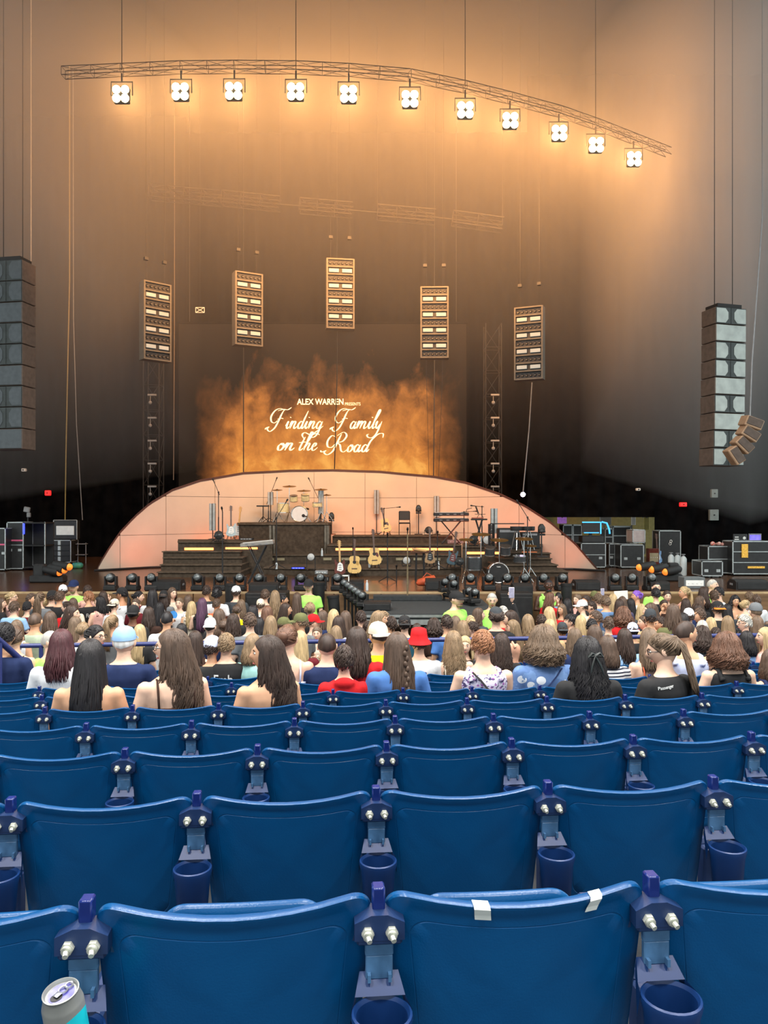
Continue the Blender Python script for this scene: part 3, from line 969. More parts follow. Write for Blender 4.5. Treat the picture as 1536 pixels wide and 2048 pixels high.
# ------------------------------------------------------------------ hanging gear over the stage
M_colframe = mat('column_frame', (92, 88, 80), rough=0.6, var=0.12, spec=0.2)
M_colside = mat('column_side', (88, 84, 76), rough=0.7, var=0.12)
M_win = mat('column_window', (130, 134, 128), rough=0.4, var=0.12, scale=3, emit=(226, 228, 214), es=0.22)
ROOF = 20.24
def light_column(px, py_top, py_bot, Y, yaw, label, lit):
    top = at(px, py_top, Y); bot = at(px, py_bot, Y)
    H = top.z - bot.z
    w, d = 0.9, 0.34
    t = thing('light_column', label, 'stage light', (bot.x, Y, bot.z), math.radians(yaw), 'hanging lattice light columns')
    b = MB(); b.box((0, d / 2 + 0.02, H / 2), (w - 0.02, d - 0.04, H - 0.04)); b.build('body', M_blk, t)
    b = MB()
    for s in (-1, 1):
        b.box((s * (w / 2 - 0.005), d / 2, H / 2), (0.014, d, H))
    b.box((0, d / 2, H - 0.007), (w, d, 0.014)); b.box((0, d / 2, 0.007), (w, d, 0.014)); b.build('side_plate', M_colside, t)
    b = MB()
    for s in (-1, 1):
        b.box((s * (w / 2 - 0.025), -0.015, H / 2), (0.05, 0.03, H))
    b.build('stile', M_colframe, t)
    n = 9
    for k in range(n + 1):
        b = MB(); b.box((0, -0.012, 0.02 + (H - 0.04) * k / n), (w - 0.1, 0.03, 0.045)); b.build('rail', M_colframe, t)
    for k in range(n):
        z = 0.02 + (H - 0.04) * (k + 0.5) / n
        if k % 2 == 1:
            for s in (-1, 1):
                b = MB(); b.bbox((s * 0.21, 0.0, z), (0.32, 0.03, 0.12), 0.01); b.build('window', M_win, t)
        else:
            b = MB()
            for q in range(6):
                b.lathe([(0.045, 0), (0.04, 0.012), (0.025, 0.004)], 8, (0, -1, 0), (-0.33 + q * 0.132, 0.015, z))
            b.build('lens_row', M_gear, t, smooth=40)
    b = MB()
    for s in (-0.3, 0.3):
        b.cyl((s, d / 2, H), (s, d / 2, ROOF - bot.z), 0.005, n=6)
        b.box((s, d / 2, H + 0.72), (0.12, 0.12, 0.09))
    b.build('hoist_wire', M_blk, t)
light_column(315, 565, 721, 24.0, 40, 'leftmost hanging light column, turned to show its left side', 1)
light_column(498, 545, 691, 24.3, 27, 'hanging light column left of the flames, slightly turned', 1)
light_column(681, 517, 657, 24.6, 8, 'middle and highest hanging light column above the title', 1)
light_column(869, 573, 716, 24.6, -2, 'hanging light column facing straight out, right of the title', 1)
light_column(1057, 613, 759, 24.0, -22, 'rightmost hanging light column, turned to show its right side', 1)

def truss(b, p0, p1, s=0.3, step=0.5, r=0.024, tri=False):
    """box truss between two points"""
    p0, p1 = Vector(p0), Vector(p1)
    d = (p1 - p0); L = d.length; d.normalize()
    a = d.cross(Vector((0, 0, 1)))
    if a.length < 0.1:
        a = d.cross(Vector((0, 1, 0)))
    a.normalize(); c = d.cross(a)
    cor = [(a * x + c * y) * (s / 2) for x, y in ((-1, -1), (1, -1), (1, 1), (-1, 1))]
    for q in cor:
        b.cyl(p0 + q, p1 + q, r, n=6)
    n = max(1, int(L / step))
    for i in range(n):
        u0, u1 = p0 + d * (L * i / n), p0 + d * (L * (i + 1) / n)
        for k in range(4):
            b.cyl(u0 + cor[k], u1 + cor[(k + 1) % 4], r * 0.6, n=4)
            b.cyl(u0 + cor[k], u0 + cor[(k + 1) % 4], r * 0.6, n=4)

M_truss = mat('truss_alloy', (40, 38, 35), rough=0.6, metal=0.2, var=0.15)
M_trussd = mat('black_truss', (14, 13, 12), rough=0.7, metal=0.1, var=0.15)
LAMPS = [(241, 187), (360, 182), (467, 181), (591, 182), (697, 187), (820, 197), (931, 219), (1021, 240), (1119, 265), (1193, 289), (1269, 317)]
TR_Z = 13.3
def lamp_pt(px, py):
    return at(px, py, (TR_Z - CAMZ) * F / (CY - py))
t = thing('lighting_truss', 'curved black truss carrying the row of glowing blinders', 'truss', (0, 0, 0))
pts = [lamp_pt(*l) + Vector((0, 0.09, 0.60)) for l in LAMPS]
pts = [pts[0] * 2 - pts[1]] + pts + [pts[-1] * 2 - pts[-2]]
for i in range(len(pts) - 1):
    b = MB(); truss(b, pts[i], pts[i + 1], 0.2, 0.5, 0.009); b.build('truss_section', M_trussd, t)
b = MB()
for i in (1, 4, 7, 10):
    b.cyl(pts[i], (pts[i].x, pts[i].y, ROOF), 0.01, n=6)
b.build('hang_wire', M_trussd, t)
# second truss further back and two lattice towers
t = thing('lighting_truss', 'faint straight truss crossing above the hanging light columns', 'truss', (0, 0, 0))
for a, c in (((300, 384), (440, 397)), ((445, 396), (560, 408)), ((600, 411), (705, 420)), ((755, 424), (870, 434)), ((905, 436), (1005, 450))):
    b = MB(); truss(b, at(*a, 26.6), at(*c, 26.6), 0.4, 0.6, 0.022); b.build('truss_section', M_truss, t)
b = MB()
for px, py in ((300, 384), (560, 408), (755, 424), (1005, 450)):
    p = at(px, py, 26.6); b.cyl(p, (p.x, p.y, ROOF), 0.01, n=6)
b.tube([at(px, py, 26.6) for px, py in ((300, 384), (440, 396), (560, 408), (705, 420), (870, 434), (1005, 450))], 0.02, 6)
b.build('hang_wire', M_truss, t)
for px, yt, yb, label in ((307, 722, 1010, 'dark lattice tower left of the screen'), (985, 650, 1004, 'dark lattice tower right of the screen')):
    t = thing('lattice_tower', label, 'truss', (px_x(px, 30.6), 30.6, 0))
    x0 = 0
    b = MB(); truss(b, (0, 0, STAGE_Z), (0, 0, CAMZ - (yt - CY) / F * 30.6), 0.62, 0.9, 0.022); b.build('mast', M_trussd, t)
    for k in range(6):
        z = STAGE_Z + 2.0 + k * 0.9
        b = MB(); b.bbox((0.05, -0.35, z), (0.34, 0.1, 0.07), 0.01); b.ball((-0.02, -0.36, z - 0.3), 0.07, 8, 6); b.cyl((-0.02, -0.36, z - 0.28), (-0.02, -0.36, z), 0.015, n=6); b.build('fixture', M_grey, t)

# main loudspeaker arrays
M_pa = mat('speaker_grille', (150, 158, 154), rough=0.45, var=0.15, scale=4)
M_paf = mat('speaker_front', (46, 52, 52), rough=0.6, var=0.2)
M_pab = mat('speaker_side', (78, 66, 58), rough=0.7, var=0.2)
def pa(label, px, Y, y_tops, w_px, yaw, kinds, lean=0.0, M_pa=M_pa, name='line_array'):
    top = at(px, y_tops[0], Y)
    t = thing(name, label, 'loudspeaker', (top.x, Y, 0), math.radians(yaw), 'main loudspeaker arrays')
    w = w_px / F * Y
    for i, (ya, yb) in enumerate(zip(y_tops, y_tops[1:])):
        z1, z0 = CAMZ - (ya - CY) / F * Y, CAMZ - (yb - CY) / F * Y
        h = z1 - z0 - 0.02
        ox = lean * (i / len(y_tops)) ** 1.6
        c = (ox, 0.3, (z0 + z1) / 2)
        b = MB(); b.bbox(c, (w, 0.6, h), 0.015); cab = b.build('cabinet', M_pab, t, smooth=30)
        b = MB()
        if kinds[i % len(kinds)] == 'h':
            for s in (-1, 1):
                hw = w * 0.21
                poly = [(ox + s * (w / 2 - 0.02), -h * .44), (ox + s * (w / 2 - 0.02), h * .44), (ox + s * (w * 0.19), h * .44), (ox + s * (w * 0.10), h * .2), (ox + s * (w * 0.10), -h * .2), (ox + s * (w * 0.19), -h * .44)]
                b.prism([(x, z + c[2]) for x, z in poly], -0.02, 0.01)
            b.build('grille', M_pa, cab)
            b = MB(); b.box((ox, -0.004, c[2]), (w * 0.99, 0.012, h * 0.98)); b.box((ox, -0.01, c[2]), (0.012, 0.03, h * .95)); b.build('horn', M_paf, cab)
        else:
            b.bbox((ox, -0.008, c[2]), (w * 0.97, 0.03, h * 0.94), 0.008); b.build('grille', M_pa, cab)
    b = MB(); b.box((0, 0.3, top.z + 0.06), (w * 0.8, 0.5, 0.10)); b.build('fly_bar', M_trussd, t)
    b = MB(); b.cyl((-w * .3, 0.3, top.z + 0.1), (-w * .3, 0.3, ROOF), 0.012, n=6); b.cyl((w * .3, 0.3, top.z + 0.1), (w * .3, 0.3, ROOF), 0.012, n=6); b.build('chain', M_trussd, t)
pa('tall grey loudspeaker array hanging at the right edge', 1462, 21.5, [615, 649, 684, 720, 755, 790, 826, 861, 896, 932], 72, 16, ['h', 'f', 'h', 'h', 'f'], lean=-0.12)
pa('dark loudspeaker array cut off at the left edge', 12, 21.0, [520, 562, 604, 646, 688, 730, 772, 814, 857, 899], 72, -10, ['h', 'h', 'f'], M_pa=mat('dark_grille', (66, 72, 76), rough=0.5, var=0.15))
# small curved array on the right
t = thing('front_fill_array', 'short curved tan loudspeaker array low at the right edge', 'loudspeaker', at(1488, 880, 20.2))
for i in range(4):
    a = math.radians(20 + i * 12)
    px, py = [(1502, 846), (1496, 868), (1484, 890), (1468, 911)][i]
    p = at(px, py, 20.2) - t.location
    b = MB(); b.bbox(p, (0.46, 0.45, 0.27), 0.02, rot=(0.1, a, 0)); cb = b.build('cabinet', mat('tan_speaker', (150, 122, 96), rough=0.7, var=0.15), t, smooth=30)
    b = MB(); b.bbox(p + Vector((0, -0.235, 0)), (0.4, 0.02, 0.2), 0.006, rot=(0.1, a, 0)); b.build('grille', M_pab, cb)
p = at(1500, 832, 20.2) - t.location
b = MB(); b.tube([p, p + Vector((0.05, 0, 1.4)), p + Vector((0.32, 0.0, 5.2))], 0.018, 6); b.cyl(p + Vector((0.32, 0.0, 5.2)), p + Vector((0.32, 0, ROOF - t.location.z - p.z)), 0.012, n=6); b.build('chain', M_grey, t)

# cables in front of the screen and at the left
def line(name, label, pts, Y, r, m, cat='cable'):
    pp = [at(x, y, Y) for x, y in pts]
    if pts[0][1] < 200: pp[0].z = ROOF + .1
    b = MB(); b.tube(pp, r, 6)
    return tag(b.build(name, m, smooth=60), label, cat)
def hang(px, y0, y1, label, Y=30.8, r=0.022, m=None, x1=None):
    top = at(px, y0, Y)
    b = MB(); b.tube([(top.x, Y, ROOF), top, at(x1 if x1 else px, y1, Y)], [0.006, r, r], 6)
    tag(b.build('hanging_cable', m or M_blk, smooth=60), label, 'cable')
hang(487, 735, 944, 'thick black cable in front of the flames, left one')
hang(674, 757, 938, 'black cable crossing the title letters', x1=669)
hang(869, 742, 953, 'thick black cable in front of the flames, right one', x1=867)
hang(853, 755, 952, 'thin wire just left of the right black cable', r=0.008, x1=858)
hang(885, 745, 957, 'thin wire just right of the right black cable', r=0.008, x1=877)
M_yel = mat('yellow_cable', (128, 112, 62), rough=0.6)
line('hanging_cable', 'yellow cable hanging down to the open drawer case', [(139, 150), (139, 560), (136, 700), (132, 900), (130, 1045)], 28.9, 0.022, M_yel)
line('hanging_cable', 'grey cable beside the yellow one, leaning right', [(146, 150), (147, 640), (153, 850), (165, 1040)], 29.2, 0.016, M_grey)
line('hanging_cable', 'thin grey wire right of the left loudspeaker array', [(62, 150), (62, 560), (64, 870)], 24.0, 0.016, M_grey)
line('hanging_cable', 'thin grey wire left of the screen edge', [(349, 150), (349, 640), (347, 960)], 30.2, 0.018, mat('brown_cable', (92, 78, 62), rough=0.6))
line('hanging_cable', 'cable from the rightmost light column down to the small spot lamp', [(1064, 765), (1058, 860), (1046, 985)], 26.5, 0.02, M_grey)
# small bright spot lamp above the arch on the right
p = at(1046, 989, 26.5)
t = thing('spot_lamp', 'small spot lamp shining violet-white above the arch', 'stage light', p)
b = MB(); b.lathe([(0.10, 0), (0.10, 0.1), (0.07, 0.22)], 12, (0, 1, 0.2)); b.build('housing', M_gear, t, smooth=40)
b = MB(); b.lathe([(0.085, 0.0), (0.06, 0.02), (0.0, 0.03)], 12, (0, -1, -0.2)); b.build('lens', mat('violet_white', (240, 235, 255), emit=(225, 215, 255), es=14, var=0), t, smooth=60)
# small white box sign
p = at(400, 620, 30.4)
t = thing('bow_tie_frame', 'tiny pale frame hanging between the first two light columns', 'frame', p)
b = MB()
for a, c in (((-.17, -.1), (.17, -.1)), ((-.17, .1), (.17, .1)), ((-.17, -.1), (-.17, .1)), ((.17, -.1), (.17, .1)), ((-.17, .1), (0, 0)), ((.17, .1), (0, 0)), ((-.17, -.1), (0, 0)), ((.17, -.1), (0, 0))):
    b.cyl((a[0], 0, a[1]), (c[0], 0, c[1]), 0.014, n=6)
b.build('outline', M_white, t)
b = MB(); b.cyl((0, 0, 0.1), (0, 0, ROOF - p.z), 0.005, n=4); b.build('wire', M_blk, t)
# cameras, lamps and boxes on the side walls
def wall_box(name, label, px, py, Y, w, h, m, cat, d=0.15):
    p = at(px, py, Y)
    t = thing(name, label, cat, p)
    b = MB(); b.bbox((0, 0, 0), (w / F * Y, d, h / F * Y), 0.015); b.build('casing', m, t)
    return t, Y
M_wbox = mat('wall_box_grey', (112, 122, 120), rough=0.6)
for nm, lb, px, py, Y, w, h, m, cat in (
    ('exit_sign', 'small red exit sign on the dark left side', 96, 986, 32.3, 10, 10, M_red, 'sign'),
    ('exit_sign', 'small red exit sign on the dark right side', 1366, 1009, 29.2, 13, 8, M_red, 'sign'),
    ('wall_lamp', 'small white lamp box on the left drape', 48, 940, 32.3, 8, 6, M_white, 'lamp'),
    ('wall_lamp', 'small white lamp box on the right drape', 1276, 979, 29.2, 8, 5, M_white, 'lamp'),
    ('wall_cabinet', 'upper of two grey boxes on the right drape', 1428, 987, 29.2, 13, 17, M_wbox, 'box'),
    ('wall_cabinet', 'lower and larger of two grey boxes on the right drape', 1427, 1030, 29.2, 18, 22, M_wbox, 'box')):
    t, Y = wall_box(nm, lb, px, py, Y, w, h, m, cat)
    b = MB(); b.box((0, 0.1, 0), (0.05, 0.4, 0.05)); b.build('bracket', M_blk, t)
# ------------------------------------------------------------------ instruments and gear on the stage
ZS = STAGE_Z
M_tan = mat('spruce_top', (214, 176, 104), rough=0.3, var=0.15, scale=6, stretch=(8, 1, 1))
M_maple = mat('maple_neck', (196, 156, 100), rough=0.4, var=0.12)
M_brown = mat('dark_walnut', (74, 46, 30), rough=0.35, var=0.2)
M_burst = mat('red_brown_body', (92, 40, 30), rough=0.25, var=0.3)
M_teal = mat('teal_guitar', (44, 72, 84), rough=0.3, var=0.2)
M_seaf = mat('pale_blue_guitar', (158, 178, 184), rough=0.28, var=0.1)
M_cream = mat('cream_shell', (206, 196, 150), rough=0.4, var=0.2, scale=12)
M_head = mat('drum_head', (206, 212, 214), rough=0.5, var=0.05)
M_cym = mat('bronze_cymbal', (128, 96, 52), rough=0.35, metal=0.6, var=0.2)
M_orange = mat('orange_bag', (176, 72, 34), rough=0.7, var=0.25)
M_bott = mat('clear_bottle', (196, 204, 206), rough=0.2, var=0.1)
M_tubel = mat('led_tube_face', (168, 168, 164), rough=0.25, metal=0.3, var=0.2, scale=5)

def bp(px, py, z=ZS):
    """point on a horizontal surface of height z seen at a pixel"""
    return on_z(px, py, z)

AC_BODY = [(0, 0), (.12, .01), (.185, .06), (.205, .15), (.185, .23), (.15, .28), (.135, .33), (.15, .40), (.155, .45), (.12, .50), (.04, .515)]
EL_BODY = [(0, 0), (.10, .005), (.155, .05), (.165, .13), (.135, .20), (.125, .26), (.145, .33), (.15, .42), (.12, .44), (.085, .36), (.03, .33)]
def guitar(label, px, py, z, body, kind='acoustic', L=1.02, rz=0.0, tilt=0.0, guard=None, neck=None, Y=None):
    p = bp(px, py, z) if Y is None else at(px, py, Y)
    t = thing('acoustic_guitar' if kind == 'acoustic' else 'electric_guitar', label, 'guitar', p, rz)
    out = AC_BODY if kind == 'acoustic' else EL_BODY
    poly = [(x, h) for x, h in out] + [(-x, h) for x, h in out[::-1]]
    poly = poly[:-1] if poly[-1][0] == 0 else poly
    M0 = Matrix.Translation((0, 0, 0.10)) @ Matrix.Rotation(tilt, 4, 'Y') @ Matrix.Rotation(-0.16, 4, 'X') 
    th = 0.10 if kind == 'acoustic' else 0.045
    sc_ = [(a, c) for i, (a, c) in enumerate(poly) if i == 0 or poly[i - 1] != (a, c)]
    b = MB(); b.M = M0; b.prism(sc_, -th / 2, th / 2); bd = b.build('body', body, t, smooth=30)
    top = L - 0.20
    b = MB(); b.M = M0; b.box((0, -th / 2 - 0.008, (0.36 + top) / 2), (0.052, 0.028, top - 0.36)); b.build('neck', neck or M_brown, t)
    b = MB(); b.M = M0; b.prism([(-.03, top), (.03, top), (.04, top + .18), (-.035, top + .2)], -th / 2 - 0.02, -th / 2)
    for k in range(3):
        for s in (-1, 1):
            b.cyl((s * .03, -th / 2 - .01, top + .04 + k * .05), (s * .065, -th / 2 - .01, top + .04 + k * .05), 0.008, n=6)
    b.build('headstock', neck or M_brown, t)
    if kind == 'acoustic':
        b = MB(); b.M = M0; b.lathe([(0.052, 0), (0.052, 0.004), (0.0, 0.004)], 16, (0, -1, 0), (0, -th / 2, 0.33)); b.build('soundhole', M_blk, bd)
        b = MB(); b.M = M0; b.prism([(.04, .28), (.10, .22), (.13, .28), (.10, .36), (.05, .38)], -th / 2 - .004, -th / 2); b.build('pickguard', guard or M_brown, bd)
        b = MB(); b.M = M0; b.box((0, -th / 2 - .008, .14), (.16, .016, .025)); b.build('bridge', M_brown, bd)
    else:
        b = MB(); b.M = M0; b.prism([(-.09, .12), (.03, .08), (.10, .14), (.08, .30), (.0, .36), (-.06, .30)], -th / 2 - .005, -th / 2); b.build('pickguard', guard or M_white, bd)
        b = MB(); b.M = M0
        for h in (.15, .21, .27):
            b.box((0, -th / 2 - .01, h), (.08, .014, .018))
        b.build('pickup', M_chrome, bd)
    b = MB()
    for s in (-1, 1):
        b.tube([(s * .02, .08, .45), (s * .12, .12, .02), (s * .16, -.10, .01)], 0.012, 6)
        b.tube([(s * .10, .10, .12), (s * .10, -.10, .10), (s * .10, -.11, .14)], 0.01, 6)
    b.tube([(0, .08, .45), (0, .28, .01)], 0.012, 6)
    b.build('stand', M_gear, t)
    return t

guitar('electric guitar with rosy brown body and maple neck, leftmost of the front guitars', 680, 1156, ZS, M_burst, 'electric', L=1.0, rz=0.25, neck=M_maple)
guitar('blond acoustic guitar with pale pickguard on the stage floor', 709, 1154, ZS, M_tan, 'acoustic', guard=mat('amber_guard', (178, 136, 60), rough=0.3))
guitar('blond acoustic guitar with dark pickguard, tallest in the middle of the stage', 750, 1137, 1.82, M_tan, 'acoustic', L=1.08, guard=M_burst, tilt=-0.06)
guitar('small blond acoustic guitar leaning by the boom microphone', 774, 1070, 2.65, M_tan, 'acoustic', L=0.95, tilt=-0.22)
guitar('brown bass guitar standing behind the small centre table', 860, 1134, 1.82, mat('natural_bass', (150, 116, 76), rough=0.3, var=0.2), 'electric', L=1.12, guard=M_blk)
guitar('teal electric guitar leaning on the right of centre', 903, 1136, 1.82, M_teal, 'electric', L=1.02, tilt=0.16, guard=mat('dark_red', (90, 30, 26)))
guitar('pale blue electric guitar on the left platform', 462, 1079, 2.57, M_seaf, 'electric', L=1.06, rz=0.2)
guitar('white and cream electric guitar beside the pale blue one', 476, 1077, 2.57, M_head, 'electric', L=1.04, rz=-0.15, neck=M_maple, tilt=0.05)
guitar('dark electric guitar leaning on the blue-lit road case', 84, 1129, ZS, mat('sunburst', (140, 86, 40), rough=0.3, var=0.4), 'electric', L=1.0, tilt=-0.12, neck=M_maple)
guitar('blue-white electric guitar standing before the right road cases', 1315, 1132, ZS, mat('sky_guitar', (120, 160, 205), rough=0.3, var=0.3), 'electric', L=1.05, guard=M_white)

def mic_stand(label, px, py, z, h, boom=None, base='tripod', Y=None, m=None, wrap=None):
    p = bp(px, py, z) if Y is None else at(px, py, Y)
    t = thing('microphone_stand', label, 'microphone stand', p)
    m = m or M_gear
    b = MB(); b.cyl((0, 0, 0.02), (0, 0, h), 0.014, n=8); b.cyl((0, 0, .1), (0, 0, h * .5), 0.02, n=8); b.build('pole', m, t)
    if base == 'tripod':
        for k in range(3):
            a = k * 2 * PI / 3 + .5
            b = MB(); b.tube([(0, 0, .16), (.28 * math.cos(a), .28 * math.sin(a), .012)], 0.012, 6); b.build('leg', m, t)
    else:
        b = MB(); b.lathe([(.0, 0), (.16, 0), (.16, .02), (.03, .05)], 18); b.build('base_plate', m if base == 'round' else M_beige, t, smooth=40)
    top = Vector((0, 0, h))
    if boom:
        e = Vector((boom[0], boom[2] if len(boom) > 2 else 0, h + boom[1]))
        b = MB(); b.cyl(Vector((-boom[0] * .3, 0, h - boom[1] * .3)), e, 0.010, n=6); b.ball((0, 0, h), 0.03, 8, 6); b.build('boom', m, t)
        top = e
        d = (e - Vector((0, 0, h))).normalized()
    else:
        d = Vector((0, -.5, .6)).normalized()
    b = MB(); b.tube([top, top + d * .10, top + d * .11, top + d * .17], [0.012, 0.016, 0.028, 0.022], 8); b.build('microphone', M_blk, t, smooth=50)
    return t
mic_stand('microphone stand on a straight pole by the left platform lamp', 437, 1083, 2.57, 1.55, boom=(-0.12, 0.28))
mic_stand('boom microphone over the small acoustic guitar', 768, 1070, 2.65, 0.98, boom=(0.45, 0.04))
mic_stand('microphone stand wrapped with dry flowers at the stage edge', 815, 1199, 1.45, 1.55, base='pale', m=mat('flower_pole', (110, 96, 70), rough=0.8, var=0.4, scale=40))
mic_stand('microphone stand standing before the keyboard on the left', 553, 1138, 1.82, 1.5, boom=(0.25, 0.42))
mic_stand('tall thin microphone stand left of the middle guitar', 706, 1128, 1.82, 1.05)
mic_stand('microphone stand right of the middle guitar', 775, 1165, ZS, 1.2)
mic_stand('microphone stand left of the steps, at the stage front', 445, 1168, ZS, 1.9)
mic_stand('microphone stand with a ring of bulbs near the keyboards', 875, 1140, 1.82, 1.0)
mic_stand('microphone stand behind the teal guitar', 928, 1088, 2.4, 1.1, boom=(0.3, 0.02))
mic_stand('microphone stand at the laptop table', 964, 1090, 2.4, 1.28, boom=(-0.22, 0.02))
mic_stand('overhead boom microphone left of the drums', 537, 1044.6, DZ, 0.85, boom=(0.26, 0.66), Y=None)
mic_stand('overhead boom microphone right of the drums', 640, 1044.6, DZ, 0.75, boom=(-0.36, 0.75))
mic_stand('microphone stand right of the front drum kit', 1055, 1160, ZS, 1.75, boom=(-0.22, 0.35))
mic_stand('microphone stand rising out of the crowd at the thrust', 793, 1262, 0.4, 1.6)

def led_tube(label, px, y0, y1, ybase, z):
    p = bp(px, ybase, z)
    t = thing('led_tube_stand', label, 'stage light', p, 0, 'pairs of upright light tubes')
    Y = p.y
    z0, z1 = (ybase - y1) / F * Y, (ybase - y0) / F * Y
    for s in (-1, 1):
        b = MB(); b.cyl((s * .055, -.03, z0), (s * .055, -.03, z1), 0.05, n=10); b.build('tube', M_tubel, t, smooth=40)
    b = MB(); b.bbox((0, .04, (z0 + z1) / 2), (.2, .06, z1 - z0), .01); b.build('housing', M_blk, t)
    b = MB(); b.cyl((0, .04, .02), (0, .04, z0), .018, n=8); b.lathe([(.0, 0), (.15, 0), (.15, .02), (.02, .04)], 14); b.build('stand', M_gear, t)
led_tube('upright light tubes on the left platform', 425, 1007, 1061, 1079, 2.57)
led_tube('short light tubes half hidden left of the drums', 541, 984, 1010, 1044.6, DZ)
led_tube('tall light tubes right of the drums', 642, 979, 1028, 1044.6, DZ)
led_tube('light tubes left of the small acoustic guitar', 753, 980, 1028, 1068, 2.65)
led_tube('light tubes behind the big keyboard', 873, 992, 1034, 1069, 2.65)
led_tube('light tubes right of the laptop table', 988, 1017, 1066, 1096, 2.4)

def round_lamp(label, px, py, r, z, lit=False, rz=0.0, stand=0.0):
    p = bp(px, py, z)
    t = thing('round_flood_lamp', label, 'stage light', p, rz)
    h = r + 0.07 + stand
    b = MB(); b.lathe([(r, 0), (r * 1.02, r * .5), (r * .6, r * 1.0), (0.02, r * 1.15)], 18, (0, 1, -.1), (0, -r * .4, h)); b.build('shell', M_gear, t, smooth=50)
    b = MB(); b.lathe([(r * .92, 0), (r * .8, .03), (0, .06)], 18, (0, -1, .1), (0, -r * .4, h)); b.build('lens', mat('lit_flood', (170, 172, 170), emit=(240, 238, 230), es=0.12, var=0.1) if lit else M_gear2, t, smooth=60)
    b = MB(); b.tube([(-r * 1.1, 0, h), (-r * 1.1, 0, .03), (r * 1.1, 0, .03), (r * 1.1, 0, h)], .014, 6)
    b.cyl((-r * .9, -.12, .015), (-r * .9, .14, .015), .015, n=6); b.cyl((r * .9, -.12, .015), (r * .9, .14, .015), .015, n=6); b.build('yoke', M_gear, t)
M_gear2 = mat('dark_lens', (52, 54, 54), rough=0.25, var=0.4, scale=14)
round_lamp('dark round flood lamp on the left platform front', 438, 1084, 0.14, 2.57)
round_lamp('lit round flood lamp beside the front electronics', 622, 1140, 0.11, 1.82, lit=True, stand=.2)
round_lamp('round flood lamp with pale lens behind the flower stand', 813, 1133, 0.12, 1.82, lit=True)
round_lamp('dark round flood lamp on the top riser', 857, 1071, 0.13, 2.65)
round_lamp('dark round flood lamp under the laptop table', 947, 1092, 0.14, 2.4)
round_lamp('bright round flood lamp with white lens by the laptop table', 974, 1093, 0.14, 2.4, lit=True)
round_lamp('round flood lamp right of the teal guitar', 919, 1136, 0.13, 1.82)

def pole_lamp(label, px, y0, ybase, z):
    p = bp(px, ybase, z); Y = p.y; h = (ybase - y0) / F * Y
    t = thing('pole_lamp', label, 'stage light', p)
    b = MB(); b.cyl((0, 0, .02), (0, 0, h - .22), .02, n=8); b.bbox((0, 0, .015), (.3, .3, .03), .005); b.build('stand', M_gear, t)
    b = MB(); b.lathe([(.11, 0), (.10, .16), (.05, .24)], 14, (0, .2, 1), (0, -.02, h - .24)); b.box((0, .03, h - .30), (.2, .12, .06)); b.build('head', M_blk, t, smooth=40)
    b = MB(); b.lathe([(.09, 0), (.0, .01)], 14, (0, -1, 0), (0, -.10, h - .12)); b.build('lens', M_gear2, t)
pole_lamp('pole lamp just right of the drum riser', 663, 1025, 1069, 2.65)
pole_lamp('slim pole lamp right of the empty chair', 837, 1010, 1069, 2.65)
pole_lamp('pole lamp on a stand at the right steps', 1083, 1048, 1114, 2.22)

# keyboards on X stands
def keyboard(label, px0, px1, ytop, ybase, z, double=False, m=M_gear, tilt=0.0, keys=True, rz=0.0):
    p = bp((px0 + px1) / 2, ybase, z); Y = p.y
    w = (px1 - px0) / F * Y; h = (ybase - ytop) / F * Y
    t = thing('keyboard', label, 'keyboard', p, rz)
    lv = [h - .06] + ([h - .26] if double else [])
    for i, hh in enumerate(lv):
        b = MB(); b.bbox((0, 0, hh), (w, .34, .11), .02, rot=(0, tilt, 0)); bd = b.build('body', m if i == 0 else M_gear, t, smooth=30)
        b = MB(); b.box((0, .06, hh + .06), (w * .9, .13, .012), rot=(0, tilt, 0)); b.build('keys', M_white, bd)
        b = MB()
        for k in range(4):
            b.box((-w * .3 + k * w * .2, -.175, hh), (w * .08, .01, .03), rot=(0, tilt, 0))
        b.build('socket', M_grey, bd)
    top = lv[-1] - .06
    for y in (-.12, .12):
        for s in (-1, 1):
            b = MB(); b.tube([(s * w * .26, y, .02), (-s * w * .26, y, top)], .018, 6); b.build('stand_leg', M_gear, t)
    b = MB()
    for s in (-1, 1):
        b.cyl((s * w * .26, -.2, .02), (s * w * .26, .2, .02), .016, n=6); b.cyl((s * w * .26, -.18, top), (s * w * .26, .18, top), .016, n=6)
    b.build('stand_bar', M_gear, t)
    return t
keyboard('keyboard with pinkish end cheek on a crossed stand at the front left', 482, 548, 1083, 1166, ZS, m=mat('silver_grey', (138, 134, 128), rough=0.4), tilt=-0.10)
t = keyboard('big two-tier keyboard on a wide crossed stand at the right', 867, 937, 1025, 1088, 2.4, double=True)
b = MB(); b.tube([(.48, 0, 1.0), (.55, 0, 1.2), (.72, -.02, 1.24)], .012, 6); b.build('gooseneck', M_gear, t)
# laptop table
p = bp(958, 1092, 2.4)
t = thing('laptop_table', 'narrow folding table with keypad at the right, open laptop on it', 'table', p)
b = MB(); b.bbox((0, 0, .86), (.50, .34, .05), .01); b.build('top', M_gear, t)
for y in (-.12, .12):
    for s in (-1, 1):
        b = MB(); b.tube([(s * .15, y, 0), (-s * .10, y, .84)], .016, 6); b.build('leg', M_gear, t)
b = MB(); b.bbox((-.05, 0, .905), (.36, .2, .03), .006); b.build('keypad', mat('red_keypad', (150, 70, 56), rough=0.5, var=0.4, scale=30), t)
t = thing('laptop', 'open dark laptop on a riser above the keypad', 'laptop', p + Vector((.04, .04, .95)))
b = MB(); b.box((0, 0, .08), (.32, .22, .015)); b.build('base', M_gear, t)
b = MB(); b.box((-.10, .0, .22), (.015, .3, .26), rot=(0, -.35, 0)); b.build('lid', M_gear, t)
b = MB()
